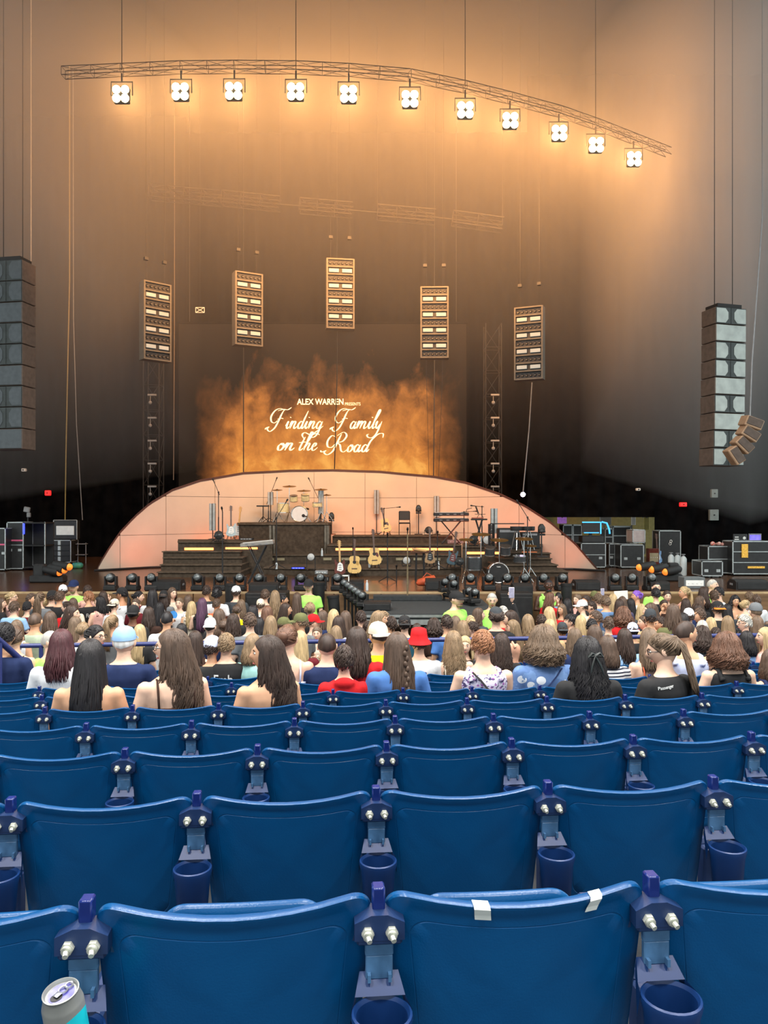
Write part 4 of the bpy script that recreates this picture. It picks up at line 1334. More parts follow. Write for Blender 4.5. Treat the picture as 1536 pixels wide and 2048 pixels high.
for s in (-1, 1):
    b.tube([(s * .1, -.08, -.03), (s * .04, .0, .07)], .008, 6)
b.build('riser', M_gear, t)

# chair
p = bp(809, 1070, 2.65)
t = thing('orchestra_chair', 'empty black orchestra chair on the top riser', 'chair', p)
b = MB(); b.bbox((0, .16, .72), (.40, .04, .34), .04, rot=(-.12, 0, 0)); b.build('backrest', M_blk, t, smooth=40)
b = MB(); b.bbox((0, -.02, .44), (.42, .38, .05), .02); b.build('seat', M_blk, t, smooth=40)
for sx in (-1, 1):
    for sy in (-1, 1):
        b = MB(); b.tube([(sx * .20, sy * .16, 0), (sx * .20, sy * .15, .44 if sy < 0 else .86)], .013, 6); b.build('leg', M_blk, t)

# drum kits
def drum(b, c, r, d, ax): b.lathe([(r, 0), (r, d)], 20, ax, c)
def drum_kit(label, px, py, z, shell, head, bass_r, sc, front_label=None, mirror=1):
    p = bp(px, py, z)
    t = thing('drum_kit', label, 'drum kit', p, 0, None, sc)
    b = MB(); drum(b, (0, -.2, bass_r + .02), bass_r, .42, (0, 1, 0)); bd = b.build('bass_drum', shell, t, smooth=40)
    b = MB(); b.lathe([(bass_r * .95, 0), (bass_r * .95, .01), (0, .012)], 24, (0, -1, 0), (0, -.2, bass_r + .02)); b.build('front_head', head, bd)
    b = MB()
    for k in range(24):
        a, c = 2 * PI * k / 24, 2 * PI * (k + 1) / 24
        b.cyl((bass_r * math.cos(a), -.205, bass_r + .02 + bass_r * math.sin(a)), (bass_r * math.cos(c), -.205, bass_r + .02 + bass_r * math.sin(c)), .017, n=6)
    b.build('hoop', M_chrome, bd)
    b = MB(); b.lathe([(.06, 0), (.0, .006)], 14, (0, -1, 0), (mirror * bass_r * .5, -.212, bass_r * .85)); b.tube([(mirror * bass_r * .5, -.2, bass_r * .85), (mirror * bass_r * .95, -.32, bass_r * .75)], .02, 6); b.build('port_microphone', M_blk, bd)
    for x, y, h, r, d, tl in ((-.22, -.05, .78, .14, .2, .3), (.20, -.05, .80, .15, .22, .3), (-.62 * mirror, .05, .36, .20, .34, 0), (.62 * mirror, .12, .58, .18, .15, .1)):
        b = MB(); drum(b, (x, y, h), r, d, (0, -tl, 1)); dr = b.build('drum', shell, t, smooth=40)
        b = MB(); ax = Vector((0, -tl, 1)).normalized(); b.lathe([(r * .98, 0), (0, .008)], 20, ax, Vector((x, y, h)) + ax * d); b.build('drum_head', M_head, dr)
        b = MB()
        for e in (0.0, d):
            b.lathe([(r * 1.04, -.012), (r * 1.04, .012)], 20, ax, Vector((x, y, h)) + ax * e)
        b.build('hoop', M_chrome, dr)
    for x, y, h, r in ((-.85, .1, 1.18, .20), (-.42, .25, 1.32, .26), (.10, .35, 1.16, .26), (.75, .15, 1.2, .25), (.95, .3, 1.0, .18)):
        b = MB(); b.lathe([(r, 0), (r * .6, .012), (.04, .025), (.03, .04), (0, .042)], 20, (0, -.18, 1), (x * mirror, y, h)); cy = b.build('cymbal', M_cym, t, smooth=60)
        b = MB(); b.cyl((x * mirror, y, .35), (x * mirror, y, h + .06), .012, n=6)
        for k in range(3):
            a = 2 * PI * k / 3
            b.cyl((x * mirror, y, .4), (x * mirror + .26 * math.cos(a), y + .26 * math.sin(a), .01), .012, n=6)
        b.build('cymbal_stand', M_chrome, t)
    b = MB(); b.lathe([(.16, .46), (.17, .50), (.12, .54)], 14, (0, 0, 1), (.1, .7, 0)); b.cyl((.1, .7, .02), (.1, .7, .47), .02, n=8); b.build('stool', M_blk, t, smooth=40)
    return t
drum_kit('cream drum kit with white bass drum on the tall riser', 600, 1044.8, DZ, M_cream, M_head, .29, 1.0)
dk = drum_kit('dark drum kit with black bass drum head at the stage front', 995, 1166, ZS, mat('dark_shell', (52, 54, 56), rough=0.25, var=0.2), M_blk, .27, .98, mirror=1)
me, a, b_, c, d = text_mesh('TAMA', 1, 0, 0, bold=0.02)
for v in me.vertices:
    v.co = (-.055 + (v.co.x - a) / (b_ - a) * .11, -.214, .27 + .17 + (v.co.y - c) / (d - c) * .03)
me.materials.clear(); me.materials.append(M_white)
o = bpy.data.objects.new('lettering', me); col.objects.link(o)
o.parent = [c_ for c_ in dk.children if c_.name.startswith('bass_drum')][0]
# percussion pad stand left of the drums, laptop-like tray
p = bp(526, 1044.6, DZ)
t = thing('percussion_pad', 'flat percussion pad on a tripod left of the drums', 'percussion pad', p)
b = MB(); b.bbox((0, 0, .60), (.44, .3, .05), .01); b.build('pad', M_gear, t)
b = MB(); b.cyl((0, 0, .1), (0, 0, .6), .016, n=6); b.build('pole', M_gear, t)
for k in range(3):
    a = 2 * PI * k / 3 + .4
    b = MB(); b.cyl((0, 0, .22), (.22 * math.cos(a), .22 * math.sin(a), .01), .013, n=6); b.build('leg', M_gear, t)
# amplifier and steel pans on the right platform
p = bp(1043, 1099, 2.4)
t = thing('amplifier_stack', 'pair of black amplifiers on the right platform', 'amplifier', p + Vector((0, .5, 0)))
for x, w, h in ((-.32, .62, .62), (.33, .55, .5)):
    b = MB(); b.bbox((x, 0, h / 2), (w, .4, h), .02); cb = b.build('cabinet', M_blk, t)
    b = MB(); b.box((x, -.205, h * .42), (w * .88, .012, h * .7)); b.build('grille', M_gear, cb)
    b = MB(); b.box((x, -.205, h * .86), (w * .88, .014, h * .12)); b.build('panel', M_grey, cb)
t = thing('steel_frame', 'small black truss frame beside the amplifiers', 'frame', p + Vector((-.8, .45, 0)))
for s in (-1, 1):
    b = MB(); truss(b, (s * .02 - .02, 0, 0), (s * .02 - .02, 0, .74), .12, .14, .012); b.build('ladder' if s < 0 else 'post', M_blk, t)
b = MB(); b.box((.45, 0, .75), (1.0, .16, .03)); b.build('top_bar', M_blk, t)
for i, (px, dx, lb) in enumerate(((1034, 0, 'left one of two small drums on chrome legs before the amplifiers'), (1056, 0, 'right one of two small drums on chrome legs before the amplifiers'))):
    p2 = bp(px, 1100, 2.4)
    t = thing('snare_stand', lb, 'drum', p2)
    b = MB(); b.lathe([(.19, .56), (.20, .60), (.20, .68), (.0, .685)], 16); b.build('drum', M_gear, t, smooth=40)
    for k in range(3):
        a = 2 * PI * k / 3 + .3
        b = MB(); b.cyl((.05 * math.cos(a), .05 * math.sin(a), .58), (.2 * math.cos(a), .2 * math.sin(a), 0), .013, n=6); b.build('leg', M_chrome, t)

# centre table with papers, small electronics, bottles, bags
p = bp(840, 1160, ZS)
t = thing('instrument_table', 'narrow dark table with an instrument case, right of the flower stand', 'table', p)
b = MB(); b.bbox((0, 0, .78), (.50, .4, .05), .01); b.build('top', M_brown, t)
for sx in (-1, 1):
    for sy in (-1, 1):
        b = MB(); b.tube([(sx * .12, sy * .14, 0), (sx * .10, sy * .12, .77)], .025, 6); b.build('leg', M_blk, t)
b = MB(); b.bbox((-.02, 0, .84), (.40, .2, .06), .02, rot=(0, .16, 0)); b.build('wooden_box', M_maple, t)
def bottle(label, px, py, z, m=M_bott):
    p = bp(px, py, z)
    t = thing('water_bottle', label, 'bottle', p, 0, 'water bottles on the stage')
    b = MB(); b.lathe([(.0, 0), (.034, 0), (.034, .15), (.028, .17), (.014, .20), (.014, .215)], 12); b.build('body', m, t, smooth=50)
    b = MB(); b.lathe([(.017, .215), (.017, .24), (0, .242)], 10); b.build('cap', M_white, t)
for lb, px, py, z in (('bottle at the foot of the microphone stand, left of centre', 553, 1138, 1.82), ('bottle beside the drum riser corner', 644, 1112, 2.11), ('bottle left of the middle acoustic guitar', 739, 1135, 1.82),
                      ('bottle left of the teal guitar', 877, 1139, 1.82), ('bottle by the black monitor at the thrust', 734, 1180, ZS)):
    bottle('clear water ' + lb, px, py, z)
def gear_box(name, label, px, py, z, w, h, d, m, cat, panel=None, rz=0.0):
    p = bp(px, py, z)
    t = thing(name, label, cat, p, rz)
    b = MB(); b.bbox((0, 0, h / 2), (w, d, h), .012); bd = b.build('casing', m, t)
    b = MB(); b.box((0, -d / 2 - .004, h * .5), (w * .84, .012, h * .5)); b.build('panel', panel or M_grey, t)
    b = MB()
    for k in range(4):
        b.cyl((-w * .3 + k * w * .2, -d / 2 - .025, h * .5), (-w * .3 + k * w * .2, -d / 2 - .005, h * .5), .012, n=8)
    b.build('knob', M_white, t)
    return t
gear_box('effects_unit', 'upper silver effects unit left of the front guitars', 643, 1148, 1.82, .34, .10, .25, M_grey, 'electronics', M_alu)
gear_box('effects_unit', 'lower silver effects unit with white cables, left of the front guitars', 645, 1162, ZS, .36, .14, .25, M_gear, 'electronics', M_alu)
gear_box('pedal_board', 'flat pedal board with blue lights on the low riser', 597, 1138, 1.82, .42, .07, .25, M_gear, 'electronics', M_blue_led)
gear_box('pedal_board', 'flat black pedal board on the left platform', 493, 1080, 2.57, .45, .07, .25, M_gear, 'electronics')
gear_box('effects_unit', 'pale electronics with knobs under the big keyboard', 910, 1087, 2.4, .55, .13, .25, M_grey, 'electronics')
t = thing('duffel_bag', 'orange cloth bag lying beside the black monitor', 'bag', bp(852, 1176, ZS), 0.3)
b = MB(); b.tube([(-.24, 0, .10), (-.18, 0, .14), (.0, 0, .17), (.2, 0, .2), (.26, 0, .16)], [.05, .11, .15, .15, .06], 12, flat=.8); b.build('sack', M_orange, t, smooth=60)
b = MB(); b.tube([(-.1, -.05, .27), (0, -.05, .38), (.12, -.05, .32)], .012, 6); b.build('handle', M_orange, t)
t = thing('equipment_bag', 'teal and green plastic bag near the drawer case', 'bag', bp(155, 1137, ZS))
b = MB(); b.bbox((0, 0, .10), (.36, .22, .2), .06); b.build('sack', mat('teal_bag', (60, 140, 140), rough=0.5, rgb2=(70, 130, 70), scale=9), t, smooth=50)
b = MB(); b.tube([(-.08, -.02, .19), (0, -.02, .27), (.08, -.02, .19)], .01, 6); b.build('handle', M_teal, t)

# moving heads along the stage front
def moving_head_meshes():
    b = MB(); b.bbox((0, 0, .05), (.26, .24, .10), .02); base = b.mesh('base', M_gear, 30)
    b = MB()
    for s in (-1, 1):
        b.bbox((s * .115, 0, .19), (.035, .12, .22), .012)
    b.box((0, 0, .10), (.24, .10, .03))
    yoke = b.mesh('yoke', M_gear, 30)
    b = MB(); b.ball((0, 0, .26), (.095, .11, .105), 14, 10); head = b.mesh('head', M_gear, 60)
    b = MB(); b.lathe([(.075, 0), (.065, .025), (0, .04)], 14, (0, -1, .25), (0, -.085, .285)); lens = b.mesh('lens', M_glass, 60)
    return base, yoke, head, lens
MH = moving_head_meshes()
def moving_head(label, loc, sc=1.0, rz=0.0):
    t = thing('moving_head', label, 'stage light', loc, rz, 'small moving heads along the stage edge', sc)
    for me in MH:
        inst(me, me.name.split('.')[0], t)
xs_front = [222, 266, 303, 397, 440, 480, 520, 562, 603, 641, 676, 905, 941, 977, 1015, 1050, 1086, 1123, 1229, 1263, 1300]
for i, px in enumerate(xs_front):
    moving_head('%s small moving head from the left on the stage front edge' % (ORD + ['twenty-first'])[i], bp(px, 1180.5, ZS), 1.15, random.uniform(-.3, .3))
for i in range(6):
    p = at(690 + i * 7.2, 1186 + i * 5.4, 18.1 - i * .30)
    moving_head('%s lamp from the top in the slanting row left of the thrust' % ORD[i], p, 0.9, -.4)
for i, (px, py, Yq) in enumerate(((888, 1184, 17.9), (906, 1188, 17.6), (936, 1203, 17.1), (948, 1206, 16.85))):
    moving_head('%s lamp from the left in the slanting row right of the thrust' % ORD[i], at(px, py, Yq), 0.9, .4)
def ramp_rail(label, pts, zb=0.0):
    t = thing('lamp_rail', label, 'rail', (0, 0, 0))
    b = MB(); b.tube(pts, .05, 6); b.build('bar', M_blk, t)
    for p in pts:
        b = MB(); b.cyl((p[0], p[1], zb), p, .03, n=6); b.build('leg', M_blk, t)
ramp_rail('black sloping rail under the lamps left of the thrust', [tuple(at(690 + i * 7.2, 1186 + i * 5.4, 18.1 - i * .30) - Vector((0, 0, .06))) for i in range(6)])
ramp_rail('black rail under the lamps right of the thrust', [tuple(at(px, py, Y) - Vector((0, 0, .06))) for px, py, Y in ((888, 1184, 17.9), (906, 1188, 17.6), (936, 1203, 17.1), (948, 1206, 16.85))], 1.44)

# monitors, subwoofers, bins before the stage
def wedge(label, x0, x1, y0, y1, z=ZS, Y=None, depth=.5):
    cx = (x0 + x1) / 2
    p = bp(cx, y1, z) if Y is None else at(cx, y1, Y)
    Y = p.y; w = (x1 - x0) / F * Y; h = (y1 - y0) / F * Y
    t = thing('floor_monitor', label, 'loudspeaker', p + Vector((0, depth / 2, 0)))
    b = MB(); b.M = Matrix.Rotation(PI / 2, 4, 'Z')
    b.prism([(-depth / 2, 0), (depth / 2, 0), (depth / 2, h * .55), (depth * .15, h), (-depth * .35, h * .96), (-depth / 2, h * .8)], -w / 2, w / 2)
    b.build('cabinet', M_blk, t)
    b = MB(); b.bbox((0, -depth / 2 - .008, h * .42), (w * .9, .02, h * .66), .006); b.build('grille', M_gear, t)
    b = MB()
    for s in (-1, 1):
        b.bbox((s * (w / 2 + .005), 0, h * .5), (.015, .14, .05), .004)
    b.build('handle', M_grey, t)
wedge('black floor monitor at the far left of the stage edge', 303, 361, 1160, 1181)
wedge('black floor monitor left of the lime guard', 497, 556, 1166, 1186, Y=18.0)
wedge('black floor monitor below the front guitars', 693, 727, 1160, 1180)
wedge('black floor monitor by the orange bag', 852, 890, 1158, 1181)
wedge('black floor monitor left of the dark-shirted guard with raised arm', 1027, 1066, 1168, 1190, Y=18.0)
wedge('black floor monitor on the stage edge right of the arch end', 1152, 1201, 1161, 1181)
wedge('black floor monitor between the right guards', 1302, 1340, 1163, 1182)
wedge('long black floor monitor at the far right of the stage edge', 1472, 1536, 1160, 1180)
def sub(label, x0, x1, y0, Y):
    cx = (x0 + x1) / 2; p = at(cx, y0, Y); w = (x1 - x0) / F * Y
    t = thing('subwoofer', label, 'loudspeaker', (p.x, Y, 0))
    b = MB(); b.bbox((0, .35, p.z / 2), (w, .7, p.z), .02); b.build('cabinet', M_blk, t)
    b = MB(); b.bbox((0, -.008, p.z / 2), (w * .94, .02, p.z * .9), .01); b.build('grille', M_gear, t)
sub('wide black subwoofer before the stage, left of the lime guard', 490, 572, 1186, 17.4)
sub('wide black subwoofer before the stage, behind the grey-haired guard', 1000, 1066, 1187, 17.4)
wedge('low black monitor on the front left corner of the thrust', 727, 782, 1204, 1222, z=1.44)
def bin_(label, px, y0, y1, w, Y, lean=0.0, z0=None):
    top = at(px, y0, Y); r = w / 2 / F * Y
    t = thing('tapered_bin', label, 'bin', (top.x, Y, 0))
    b = MB(); b.lathe([(r * .72, 0), (r, top.z), (r * .92, top.z), (r * .9, top.z - .08), (0, top.z - .08)], 22, (lean, 0, 1)); b.build('body', M_gear, t, smooth=40)
    b = MB(); b.lathe([(r * 1.06, top.z - .05), (r * 1.06, top.z)], 22, (lean, 0, 1)); b.build('rim', M_blk, t)
bin_('black tapered bin behind the lime guard left of the thrust', 637, 1164, 1200, 26, 18.05)
bin_('grey tapered bin leaning by the lamp row left of the thrust', 681, 1190, 1228, 24, 16.8, -.1)
bin_('black tapered bin right of the man with arms folded', 1133, 1167, 1195, 22, 18.05)
bin_('black tapered bin behind the man in the white cap', 461, 1167, 1200, 22, 18.05)
t = thing('cable_trunk', 'white wire crate on the stage edge left of the thrust', 'crate', bp(691, 1180, ZS))
b = MB()
for x in (-.08, .08):
    for y in (-.08, .08):
        b.box((x, y, .18), (.02, .02, .36))
for h in (.01, .18, .35):
    for s in (-1, 1):
        b.box((0, s * .08, h), (.18, .02, .02)); b.box((s * .08, 0, h), (.02, .18, .02))
b.build('frame', M_white, t)
b = MB(); b.bbox((0, 0, .10), (.12, .12, .12), .01); b.build('box', M_glass, t)

# road cases at both sides
def road_case(label, x0, x1, y0, yb, z=ZS, depth=.7, latches=True, m=M_gear, band=None, rz=0.0, shelves=0, drawers=0, name='road_case', Y=None):
    cx = (x0 + x1) / 2
    p = bp(cx, yb, z) if Y is None else at(cx, yb, Y)
    Y = p.y; w = (x1 - x0) / F * Y; h = (yb - y0) / F * Y
    t = thing(name, label, 'case', p + Vector((0, depth / 2, 0)), rz)
    b = MB(); b.box((0, 0, h / 2 + .04), (w - .02, depth - .02, h - .1)); b.build('body', m, t)
    e = .03
    b = MB()
    for sx in (-1, 1):
        for sy in (-1, 1):
            b.box((sx * (w / 2 - e / 2), sy * (depth / 2 - e / 2), h / 2 + .04), (e, e, h - .08))
        for zz in (.08, h):
            b.box((sx * (w / 2 - e / 2), 0, zz - e / 2), (e, depth, e))
    for sy in (-1, 1):
        for zz in (.08, h):
            b.box((0, sy * (depth / 2 - e / 2), zz - e / 2), (w, e, e))
    b.build('edging', M_alu, t)
    for k in range(shelves):
        zz = .08 + (h - .08) * (k + 1) / (shelves + 1)
        b = MB(); b.box((0, -depth / 2 - .003, zz), (w - .04, .02, .022)); b.build('seam_rail', M_alu, t)
    for k in range(drawers):
        hh = (h - .1) / drawers
        b = MB(); b.bbox((0, -depth / 2 - .004, .09 + hh * (k + .5)), (w - .07, .03, hh - .03), .006); dw = b.build('drawer', m, t)
        b = MB(); b.bbox((0, -depth / 2 - .022, .09 + hh * (k + .5)), (w * .12, .02, hh * .8), .005); b.build('label_plate', mat('pale_plate', (170, 188, 190), rough=0.5), dw)
    if latches:
        for s in (-1, 1):
            b = MB(); b.bbox((s * w * .28, -depth / 2 - .005, h * .42), (.12, .02, .09), .01); b.build('latch', M_alu, t)
    if band:
        b = MB(); b.box((0, -depth / 2 - .006, h * .62), (w - .06, .012, .05)); b.build('tape_band', band, t)
    b = MB()
    for sx in (-1, 1):
        for sy in (-1, 1):
            b.lathe([(.035, -.015), (.035, .015)], 10, (1, 0, 0), (sx * (w / 2 - .06), sy * (depth / 2 - .06), .035))
    b.build('castor', M_blk, t)
    return t, w, h
M_pink = mat('pink_tape', (208, 92, 130), rough=0.6)
t, w, h = road_case('tall black flight case with pink tape, at the left of the stage', 13, 47, 1044, 1141, band=M_pink, shelves=1, rz=0.0)
b = MB(); b.box((w / 2 + .02, -.37, h * .86), (.05, .03, .34)); b.build('blue_lamp', M_blue_led, t)
b = MB(); b.box((w / 2 + .35, 0, h / 2 + .02), (.68, .7, .04)); b.box((w / 2 + .35, 0, h * .98), (.70, .7, .04)); b.box((w / 2 + .35, .33, h / 2 + .04), (.68, .03, h - .1)); b.box((w / 2 + .35, 0, .10), (.68, .7, .04)); b.build('shelf', M_blk, t)
b = MB(); b.box((w / 2 + .69, -.33, h / 2 + .04), (.03, .03, h - .08)); b.build('upright', M_alu, t)
road_case('black flight case with pink tape cut off at the left edge', -8, 11, 1056, 1143, band=M_pink)
t, w, h = road_case('black drawer case with pale label plates, left of the arch', 96, 142, 1080, 1128, drawers=4, latches=False, name='drawer_case')
z0 = h
b = MB(); b.bbox((.08, .12, z0 + .36), (.86, .30, .70), .02); ld = b.build('lid', M_gear, t)
b = MB()
for a, c in (((-.35, 0), (-.35, .72)), ((.51, 0), (.51, .72)), ((-.35, .72), (.51, .72))):
    b.cyl((a[0], -.04, z0 + a[1]), (c[0], -.04, z0 + c[1]), .018, n=6)
b.build('lid_edging', M_alu, t)
b = MB(); b.bbox((.08, -.045, z0 + .34), (.66, .03, .34), .01); b.build('lid_screen', mat('pale_screen', (196, 204, 202), rough=0.4, emit=(190, 200, 200), es=0.15), t)
t = thing('utility_shelf', 'thin grey metal shelf right of the drawer case', 'shelf', bp(155, 1128, ZS) + Vector((0, .4, 0)))
for x in (-.15, .15):
    b = MB(); b.cyl((x, 0, 0), (x, 0, .76), .016, n=6); b.build('post', M_grey, t)
for zz in (.32, .72):
    b = MB(); b.box((0, 0, zz), (.34, .3, .02)); b.build('board', M_grey, t)
light('AREA', 'case_lamp_glow', at(84, 1062, 26.2) + Vector((0, -.2, .0)), 4, (60, 70, 255), shape='RECTANGLE', size=.05, size_y=.35, aim=at(90, 1100, 26.4))
b = MB(); b.cyl(at(81, 1054, 26.4), at(81, 1072, 26.4), .03, n=8)
t = thing('light_bar', 'glowing blue light bar beside the tall flight case', 'light', at(81, 1141, 26.4) )
t.location.z = ZS
b = MB(); b.cyl((0, 0, 1.15), (0, 0, 1.55), .035, n=8); b.cyl((0, 0, .62), (0, 0, .95), .03, n=8); b.build('tube', M_blue_led, t)
b = MB(); b.cyl((0, .05, 0), (0, .05, 1.56), .02, n=6); b.build('pole', M_gear, t)

def triple(label, pts, zb, body_dx):
    p = bp(*zb)
    t = thing('triple_wash_light', label, 'stage light', p)
    Y = p.y
    b = MB(); b.bbox((body_dx * .25, .15, .10), (.9, .4, .2), .04); b.bbox((body_dx * .6, .2, .3), (.3, .25, .4), .04); b.build('base', M_gear, t, smooth=30)
    for px, py in pts:
        q = at(px, py, Y - .1) - p
        b = MB(); b.lathe([(.10, 0), (.115, .1), (.10, .45), (.06, .5)], 14, (body_dx, .25, .12), q + Vector((body_dx * .02, 0, 0))); hd = b.build('head', M_blk, t, smooth=40)
        b = MB(); b.lathe([(.095, 0), (.07, .03), (0, .045)], 14, (-body_dx, -.25 - .9, -.12), q); b.build('lens', M_amber, hd, smooth=60)
triple('three-headed wash light with orange lenses at the left stage edge', [(118, 1145), (128, 1140), (138, 1134)], (105, 1166), -0.7)
triple('three-headed wash light with orange lenses at the right stage edge', [(1279, 1135), (1304, 1139), (1331, 1144)], (1320, 1163), 0.7)

# right side
road_case('black road case with a blue-lit mixing desk on it', 1162, 1212, 1086, 1138, shelves=1, Y=None)
t, w, h = road_case('open-framed case left of the tall black case', 1218, 1240, 1087, 1135, shelves=1)
road_case('tall black case with silver edges and two latches', 1241, 1288, 1089, 1138, shelves=0)
road_case('pale panelled case standing on the tall black cases', 1265, 1291, 1059, 1089, Y=27.0, m=mat('pink_grey_panel', (168, 158, 156), rough=0.5), latches=False)
t, w, h = road_case('big tilted black case lid with a figure-eight sticker', 1318, 1362, 1061, 1131, latches=False)
b = MB()
for k in range(2):
    c = Vector((.0 + .03 * k, -.36, h * .62 + k * .09))
    for q in range(14):
        a, e = 2 * PI * q / 14, 2 * PI * (q + 1) / 14
        b.cyl(c + Vector((.04 * math.cos(a), 0, .045 * math.sin(a))), c + Vector((.04 * math.cos(e), 0, .045 * math.sin(e))), .010, n=4)
b.build('sticker', M_white, t)
gear_box('guitar_amplifier', 'brown guitar amplifier left of the blue-white guitar', 1305, 1132, ZS, .36, .62, .3, M_burst, 'amplifier', M_beige)
for i, (px, w, y0, y1, lb) in enumerate(((1347, 12, 1106, 1138, 'left one of the pale grey gas cylinders'), (1360, 13, 1109, 1140, 'middle pale grey gas cylinder, leaning'), (1372, 13, 1113, 1152, 'right and tallest of the pale grey cylinders'))):
    p = bp(px, y1, ZS) if i == 2 else bp(px, 1148, ZS)
    r = w / 2 / F * p.y; hh = (y1 - y0) / F * p.y + (0.1 if i < 2 else 0)
    t = thing('gas_cylinder', lb, 'cylinder', p + Vector((0, .2, 0)))
    b = MB(); b.lathe([(r * .9, 0), (r, .03), (r, hh - .08), (r * .6, hh - .02), (.03, hh)], 16); b.build('tank', mat('pale_tank', (176, 184, 184), rough=0.5), t, smooth=40)
    b = MB(); b.lathe([(.03, hh), (.03, hh + .04)], 10); b.lathe([(.06, hh + .04), (.06, hh + .06)], 12); b.build('valve', M_grey, t)
gear_box('storage_crate', 'grey storage box with white label at the right stage edge', 1383, 1176, ZS, .52, .28, .4, mat('grey_crate', (96, 102, 104), rough=0.6), 'box', M_white)
t, w, h = road_case('black amplifier rack with silver latches right of the cylinders', 1403, 1446, 1122, 1156)
gear_box('mixing_unit', 'white-edged rack unit on top of the amplifier rack', 1430, 1123, ZS + .36, .85, .20, .4, M_gear, 'electronics', M_alu)
t, w, h = road_case('long open rack with amber lights at the right edge', 1465, 1545, 1082, 1152, shelves=2, latches=False)
b = MB(); b.box((-w * .2, -.37, h * .72), (.18, .03, .40)); b.box((.1, -.37, h * .25), (.5, .03, .06)); b.build('amber_panel', mat('dim_amber', (190, 150, 60), emit=(200, 150, 50), es=0.5, var=0.5, scale=26), t)
t, w, h = road_case('black work case with an open tool tray, right side', 1416, 1462, 1092, 1150, shelves=1, latches=False)
b = MB(); b.ball((-.1, -.1, h + .06), .07, 10, 8); b.ball((.1, -.1, h + .06), .06, 10, 8); b.bbox((.2, 0, h + .04), (.3, .2, .08), .02); b.build('tools', mat('white_red_tools', (200, 190, 180), rough=0.5, rgb2=(200, 70, 50), scale=14), t)
# blue-lit desk
t = thing('mixing_desk', 'glowing blue monitor desk left of the right road cases', 'mixing desk', bp(1187, 1138, ZS) + Vector((0, .3, (1138 - 1086) / F * 25.7)))
b = MB(); b.bbox((0, 0, .12), (.72, .5, .22), .02); b.build('console', M_gear, t)
b = MB(); b.box((-.05, -.2, .52), (.6, .06, .36)); b.box((-.05, -.1, .30), (.1, .06, .2)); b.build('monitor', M_gear, t)
b = MB(); b.box((-.05, -.235, .69), (.62, .02, .04)); b.box((.26, -.235, .50), (.04, .02, .40)); b.box((-.05, -.235, .34), (.5, .02, .03)); b.build('glow_edge', mat('cyan_led', (70, 180, 255), emit=(70, 180, 255), es=1.0, var=0), t)
b = MB(); b.tube([(.33, -.1, .70), (.5, -.1, .66), (.58, -.1, .45), (.6, -.1, .3)], .03, 6); b.build('lamp_arm', mat('cyan_led', (70, 180, 255)), t)
t = thing('laptop', 'laptop with a violet screen at the right edge', 'laptop', at(1514, 1086.5, 25.0))
b = MB(); b.bbox((0, 0, .01), (.42, .3, .02), .004); b.build('base', M_grey, t)
b = MB(); b.bbox((0, .14, .16), (.42, .02, .30), .004); ld = b.build('lid', M_grey, t)
b = MB(); b.box((0, .125, .16), (.36, .01, .22)); b.build('display', mat('violet_screen', (110, 100, 200), emit=(120, 110, 220), es=0.8, var=0.5, scale=10), ld)
t = thing('screen_monitor', 'small dark screen with white marks, right side', 'monitor', at(1480, 1086.5, 25.0))
b = MB(); b.bbox((0, 0, .17), (.46, .05, .26), .01); b.box((0, 0, .02), (.2, .15, .03)); b.build('casing', M_gear, t)
b = MB(); b.lathe([(.05, 0), (.03, .008)], 12, (0, -1, 0), (.13, -.026, .17)); b.box((-.12, -.03, .2), (.12, .008, .03)); b.box((-.12, -.03, .13), (.14, .008, .03)); b.build('marks', M_white, t)
# far wall things behind the right opening
def panel_thing(name, label, x0, x1, y0, y1, Y, m, cat):
    a, c = at(x0, y1, Y), at(x1, y0, Y)
    t = thing(name, label, cat, (a.x, Y, a.z))
    b = MB(); b.bbox(((c.x - a.x) / 2, 0, (c.z - a.z) / 2), (c.x - a.x, .08, c.z - a.z), .01); b.build('board', m, t)
    b = MB(); b.box(((c.x - a.x) / 2, .2, (c.z - a.z) * .9), (.06, .5, .06)); b.build('bracket', M_grey, t)
    b = MB(); b.box(((c.x - a.x) / 2, .25, (c.z - a.z) * .5 - a.z / 2 + ZS / 2 - .0), (.05, .05, max(.1, (c.z - a.z) + a.z - ZS))); b.build('post', M_grey, t)
panel_thing('wall_board', 'pale grey board in the lit opening at the right rear', 1200, 1222, 1029, 1050, 34.5, mat('pale_board', (150, 160, 160), rough=0.6), 'board')
panel_thing('wall_board', 'white board strip in the lit opening at the right rear', 1263, 1271, 1031, 1050, 34.5, M_white, 'board')
panel_thing('wall_board', 'yellowish board at the right end of the lit opening', 1288, 1298, 1032, 1060, 34.5, mat('ochre_board', (170, 160, 90), rough=0.6), 'board')
panel_thing('wall_board', 'small violet-lit screen at the left of the opening', 1115, 1133, 1033, 1047, 34.5, mat('violet_dim', (120, 90, 140), emit=(150, 100, 190), es=0.5, var=0.4), 'board')
for i, (x0, x1, y0, y1, lb) in enumerate(((1126, 1145, 1049, 1090, 'dark equipment rack half behind the arch end'), (1146, 1164, 1049, 1090, 'dark equipment rack left of the blue desk'), (1226, 1262, 1052, 1086, 'dark bench rack behind the tall cases'), (1210, 1226, 1056, 1086, 'small dark rack with white sockets'))):
    t, w, h = road_case(lb, x0, x1, y0, y1, Y=31.0, shelves=2, latches=False, name='equipment_rack')
    t.location.z = ZS + 0.0
    t.scale = (1, 1, ((y1 - y0) / F * 31.0 + at(0, y1, 31.0).z - ZS) / ((y1 - y0) / F * 31.0))
